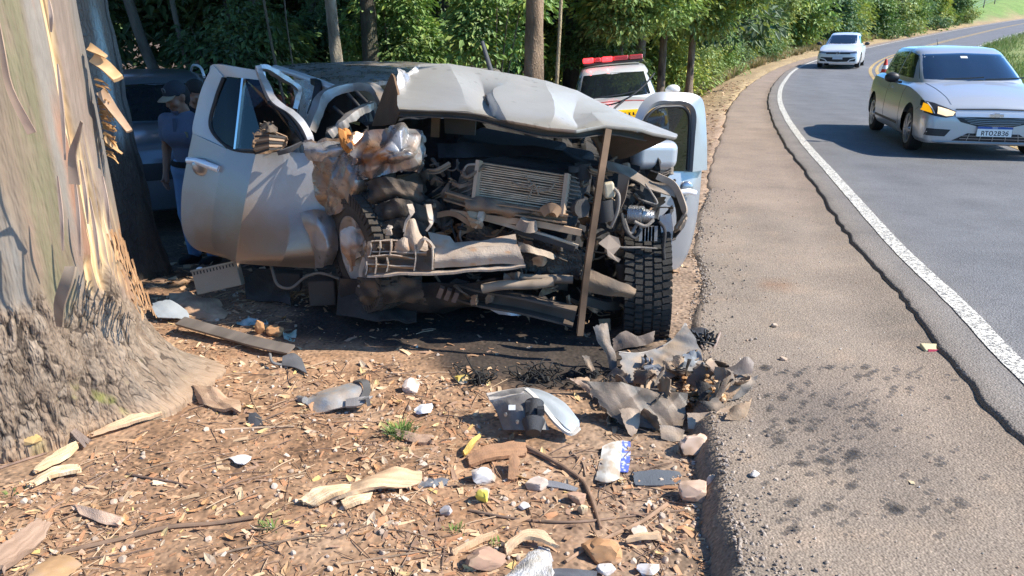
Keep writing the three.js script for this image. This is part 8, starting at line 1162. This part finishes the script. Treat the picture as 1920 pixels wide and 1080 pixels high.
// grass tufts
function tuft(px, py, n, h, label) { const b = G(px, py), k = pxm(b), l = []; for (let i = 0; i < n; i++) { const a = rr(0, 6.28), s = rr(0, 26) * k, lean = rr(0.1, 0.9), H = h * k * rr(0.4, 1), p = v3(Math.cos(a) * s, 0, Math.sin(a) * s * 0.7), d = v3(Math.cos(a) * lean, 1, Math.sin(a) * lean).normalize(); const w = 0.0022; const q = v3(-Math.sin(a) * w, 0, Math.cos(a) * w), m = p.clone().addScaledVector(d, H * 0.6), e = p.clone().addScaledVector(d, H).add(v3(Math.cos(a) * H * 0.25, -H * 0.08, Math.sin(a) * H * 0.25)); const g = new THREE.BufferGeometry(); g.setAttribute('position', new THREE.Float32BufferAttribute([p.clone().sub(q), p.clone().add(q), m.clone().add(q), m.clone().sub(q), e].flatMap((v) => v.toArray()), 3)); g.setIndex([0, 1, 2, 0, 2, 3, 3, 2, 4]); l.push(norm(g, mix3([0.10, 0.20, 0.03], [0.22, 0.30, 0.06], R()))); } const m = single('grass_tuft', merge(l), M.grass, label, 'grass', b); m.userData.kind = 'stuff'; }
tuft(752, 818, 150, 34, 'bright green tuft of grass left of the headlight'); tuft(855, 998, 26, 16, 'few green blades near the bottom, below the white pebble'); tuft(512, 990, 26, 22, 'few green blades at the end of the long dark stick'); tuft(20, 928, 20, 16, 'few green blades at the left edge'); tuft(940, 1022, 14, 20, 'few thin blades left of the rubble slab');
// ---- loose litter nobody could count
function litter(name, geos, mat, n, place, colf, scalef, label, cat, flat = 0.35) {
  const per = Math.ceil(n / geos.length); geos.forEach((geo, gi) => {
    const M4 = [], CC = []; let tries = 0; while (M4.length < per && tries++ < per * 12) {
      const p = place(); if (!p) continue; const [x, d] = p, y = topH(x, -d); const e = new THREE.Euler(rr(-flat, flat), rr(0, 6.283), rr(-flat, flat)), s = scalef();
      M4.push(new THREE.Matrix4().compose(v3(x, y + 0.003 + s[1] * 0.004, -d), new THREE.Quaternion().setFromEuler(e), v3(...s))); CC.push(colf(x, d));
    }
    const im = new THREE.InstancedMesh(geo, mat, M4.length); const c = new THREE.Color(); M4.forEach((m, i) => { im.setMatrixAt(i, m); im.setColorAt(i, c.setRGB(...CC[i])); }); im.name = numbered(name); im.castShadow = im.receiveShadow = true; im.userData = { kind: 'stuff', label: label[gi % label.length], category: cat }; scene.add(im);
  });
}
const litMat = std({ color: C(1, 1, 1), roughness: 0.9, side: THREE.DoubleSide });
const inDirt = (x, d, m = 0.04) => { const o = offRoad(x, -d); return -o - shoulderW(d) > m; };
const nearSoil = () => { const d = 1.7 + 3.4 * Math.pow(R(), 1.5), x = rr(-1, 1) * (0.5 + d * 0.85); const dense = 0.42 + 1.9 * fbm(x * 1.1, d * 1.1, 5, 3) + 0.6 * fbm(x * 5, d * 5, 9, 2); if (R() > dense + 0.1 || !inDirt(x, d)) return null; if (Math.hypot(x + 2.27, d - 3.05) < 0.66) return null; if ((Math.hypot((x - 0.2) / 0.85, (d - 3.72) / 0.42) < 1 || (d > 3.62 && x > -1.3)) && R() < 0.8) return null; return [x, d]; };
const chipGeo = (seed, bend) => { const g = sheet([[v3(-0.5, 0, -0.5), v3(0, bend, -0.42), v3(0.5, 0, -0.2)], [v3(-0.42, 0, 0.5), v3(0, bend, 0.4), v3(0.42, 0.05, 0.35)]], { nu: 5, nv: 3, thick: 0.12, amp: 0.12, freq: 2.2, seed, torn: 0.2 }); g.deleteAttribute('color'); return g; };
const chipCol = () => { const c = pick([[0.42, 0.25, 0.14], [0.47, 0.29, 0.165], [0.36, 0.20, 0.11], [0.54, 0.37, 0.22], [0.30, 0.185, 0.12], [0.44, 0.22, 0.11]]), k = rr(0.75, 1.2); return c.map((x) => x * k); };
litter('bark_litter', [chipGeo(1, 0.15), chipGeo(2, -0.1), chipGeo(3, 0.2), chipGeo(4, 0.05)], litMat, 11000, nearSoil, chipCol, () => { const l = 0.006 + 0.042 * Math.pow(R(), 4.2); return [l * rr(0.8, 2.2), l * 0.5, l * rr(0.3, 0.7)]; }, ['scattered bark chips covering the soil'], 'bark chips');
litter('pale_chips', [chipGeo(7, 0.1), chipGeo(8, 0.05)], litMat, 520, nearSoil, () => { const c = pick([[0.66, 0.50, 0.33], [0.62, 0.52, 0.42], [0.60, 0.48, 0.36], [0.60, 0.42, 0.16]]); return c.map(kk(0.8, 1.1)); }, () => { const l = 0.010 + 0.03 * Math.pow(R(), 2); return [l * rr(0.8, 1.6), l * 0.5, l * rr(0.4, 0.8)]; }, ['pale wood chips scattered over the soil'], 'wood chips');
const twigGeo = (s) => { const q = mulberry(s); const g = new THREE.TubeGeometry(new THREE.CatmullRomCurve3([v3(-0.5, 0, 0), v3(-0.2, 0.02 * q(), 0.03 * (q() - 0.5)), v3(0.15, 0.02, 0.05 * (q() - 0.5)), v3(0.5, 0, 0.03 * (q() - 0.5))]), 7, 0.011, 5); return g; };
litter('twigs', [twigGeo(1), twigGeo(2), twigGeo(3)], litMat, 1500, nearSoil, () => { const c = pick([[0.24, 0.15, 0.1], [0.34, 0.22, 0.14], [0.17, 0.11, 0.08], [0.46, 0.32, 0.2]]); return c.map(kk(0.8, 1.2)); }, () => { const l = 0.03 + 0.2 * Math.pow(R(), 2.6), w = rr(0.12, 0.3); return [l, w, l * rr(0.3, 0.9)]; }, ['thin twigs strewn over the soil'], 'twigs', 0.12);
const leafG = (s) => { const g = sheet([[v3(-0.5, 0.1, 0), v3(-0.1, 0.03, -0.2), v3(0.3, 0.05, -0.12), v3(0.5, 0.15, 0)], [v3(-0.5, 0.1, 0.001), v3(-0.1, -0.02, 0), v3(0.3, 0, 0), v3(0.5, 0.15, 0.001)], [v3(-0.5, 0.1, 0.002), v3(-0.1, 0.05, 0.2), v3(0.3, 0.08, 0.12), v3(0.5, 0.15, 0.002)]], { nu: 5, nv: 2, thick: 0.01, amp: 0.04, freq: 3, seed: s }); g.deleteAttribute('color'); return g; };
litter('dry_leaves', [leafG(1), leafG(5)], litMat, 420, nearSoil, () => pick([[0.48, 0.29, 0.15], [0.54, 0.39, 0.24], [0.42, 0.22, 0.10], [0.58, 0.42, 0.2], [0.47, 0.35, 0.24]]).map(kk(0.8, 1.15)), () => { const l = 0.03 + 0.045 * R(); return [l, l, l]; }, ['dry fallen leaves over the soil'], 'leaves', 0.5);
const peb = [rockGeo(1, 0.75, 0.85, 61, 1, 0.25, 5), rockGeo(0.9, 0.7, 1, 67, 1, 0.25, 5)]; peb.forEach((g) => g.deleteAttribute('color'));
litter('gravel', peb, litMat, 1800, () => { const p = nearSoil(); if (!p) return null; const u = -offRoad(p[0], -p[1]) - shoulderW(p[1]); return R() < 0.25 + 1.2 * Math.exp(-u * 2.5) ? p : null; }, () => pick([[0.46, 0.34, 0.25], [0.48, 0.39, 0.31], [0.44, 0.28, 0.18], [0.36, 0.27, 0.2], [0.50, 0.40, 0.31]]).map(kk(0.8, 1.15)), () => { const l = 0.0035 + 0.013 * Math.pow(R(), 4); return [l, l, l]; }, ['loose pebbles over the soil'], 'gravel', 3);
litter('edge_gravel', peb, litMat, 2600, () => { const d = 1.6 + 6 * Math.pow(R(), 1.6); const s = RS.reduce((b, p) => Math.abs(-p.z - d) < Math.abs(-b.z - d) ? p : b); const o = -shoulderW(d) + jagS(s.s) + (R() < 0.6 ? rr(-0.05, 0.05) : rr(-0.02, 0.35) * R()), sl = rr(-0.1, 0.1); return [s.x + s.nx * o + s.tx * sl, -(s.z + s.nz * o + s.tz * sl)]; }, () => pick([[0.30, 0.24, 0.19], [0.22, 0.18, 0.15], [0.40, 0.32, 0.25], [0.34, 0.28, 0.23]]).map(kk(0.8, 1.2)), () => { const l = 0.003 + 0.008 * Math.pow(R(), 2.5); return [l, l, l]; }, ['crumbs of tarmac along the ragged shoulder edge'], 'gravel', 3);
litter('shoulder_grit', peb, litMat, 240, () => { const d = 1.8 + 6 * Math.pow(R(), 1.4), x = rr(0.8, 3.4); const o = offRoad(x, -d); return o < -0.3 && o > -shoulderW(d) + 0.1 ? [x, d] : null; }, () => pick([[0.50, 0.42, 0.34], [0.6, 0.54, 0.47], [0.40, 0.26, 0.18]]), () => { const l = 0.0025 + 0.005 * R() * R(); return [l, l, l]; }, ['grit lying on the tarmac shoulder'], 'gravel', 3);
litter('bank_leaves', [leafG(11), chipGeo(12, 0.1)], litMat, 5200, () => { const d = 5 + 24 * Math.pow(R(), 1.2), x = rr(-4.5, 9); return inDirt(x, d) && offRoad(x, -d) > -shoulderW(d) - 5.5 ? [x, d] : null; }, () => pick([[0.44, 0.27, 0.15], [0.54, 0.38, 0.23], [0.30, 0.18, 0.11], [0.24, 0.15, 0.1]]).map(kk(0.75, 1.2)), () => { const l = 0.04 + 0.07 * R(); return [l, l * 0.7, l * 0.8]; }, ['fallen leaves and bark over the bank'], 'leaves', 0.4);
{ // grass on the verges, right of the road and under the thicket
  const bl = (s) => { const q = mulberry(s), pos = [], idx = []; for (let i = 0; i < 9; i++) { const a = q() * 6.28, r = 0.12 * q(), h = 0.5 + 0.6 * q(), x = Math.cos(a) * r, z = Math.sin(a) * r, lx = Math.cos(a) * 0.35 * q(), lz = Math.sin(a) * 0.35 * q(), o = pos.length / 3; pos.push(x - 0.02, 0, z, x + 0.02, 0, z + 0.01, x + lx * 0.5, h * 0.7, z + lz * 0.5, x + lx, h, z + lz); idx.push(o, o + 1, o + 2, o, o + 2, o + 3); } const g = new THREE.BufferGeometry(); g.setAttribute('position', new THREE.Float32BufferAttribute(pos, 3)); g.setIndex(idx); const k = g.toNonIndexed(); k.computeVertexNormals(); return k; };
  litter('verge_grass', [bl(1), bl(2)], M.leaf, 9000, () => { const d = 12 + 80 * R() * R(), i = RS.findIndex((p) => -p.z > d); if (i < 0) return null; const s = RS[i], right = R() < 0.62, o = right ? 6.6 + 9 * Math.pow(R(), 1.6) : -(shoulderW(d) + 1.3 + 1.8 * R()); if (!right && d < 22) return null; return [s.x + s.nx * o, -(s.z + s.nz * o)]; }, (x, d) => { const g = offRoad(x, -d) > 0; return (g ? pick([[0.16, 0.26, 0.05], [0.24, 0.32, 0.08], [0.30, 0.34, 0.12]]) : pick([[0.38, 0.30, 0.14], [0.26, 0.26, 0.09], [0.44, 0.35, 0.18]])).map(kk(0.8, 1.2)); }, () => { const h = rr(0.25, 0.55); return [h, h, h]; }, ['tall grass along the verges of the bend'], 'grass', 0.15);
}
renderer.render(scene, camera);
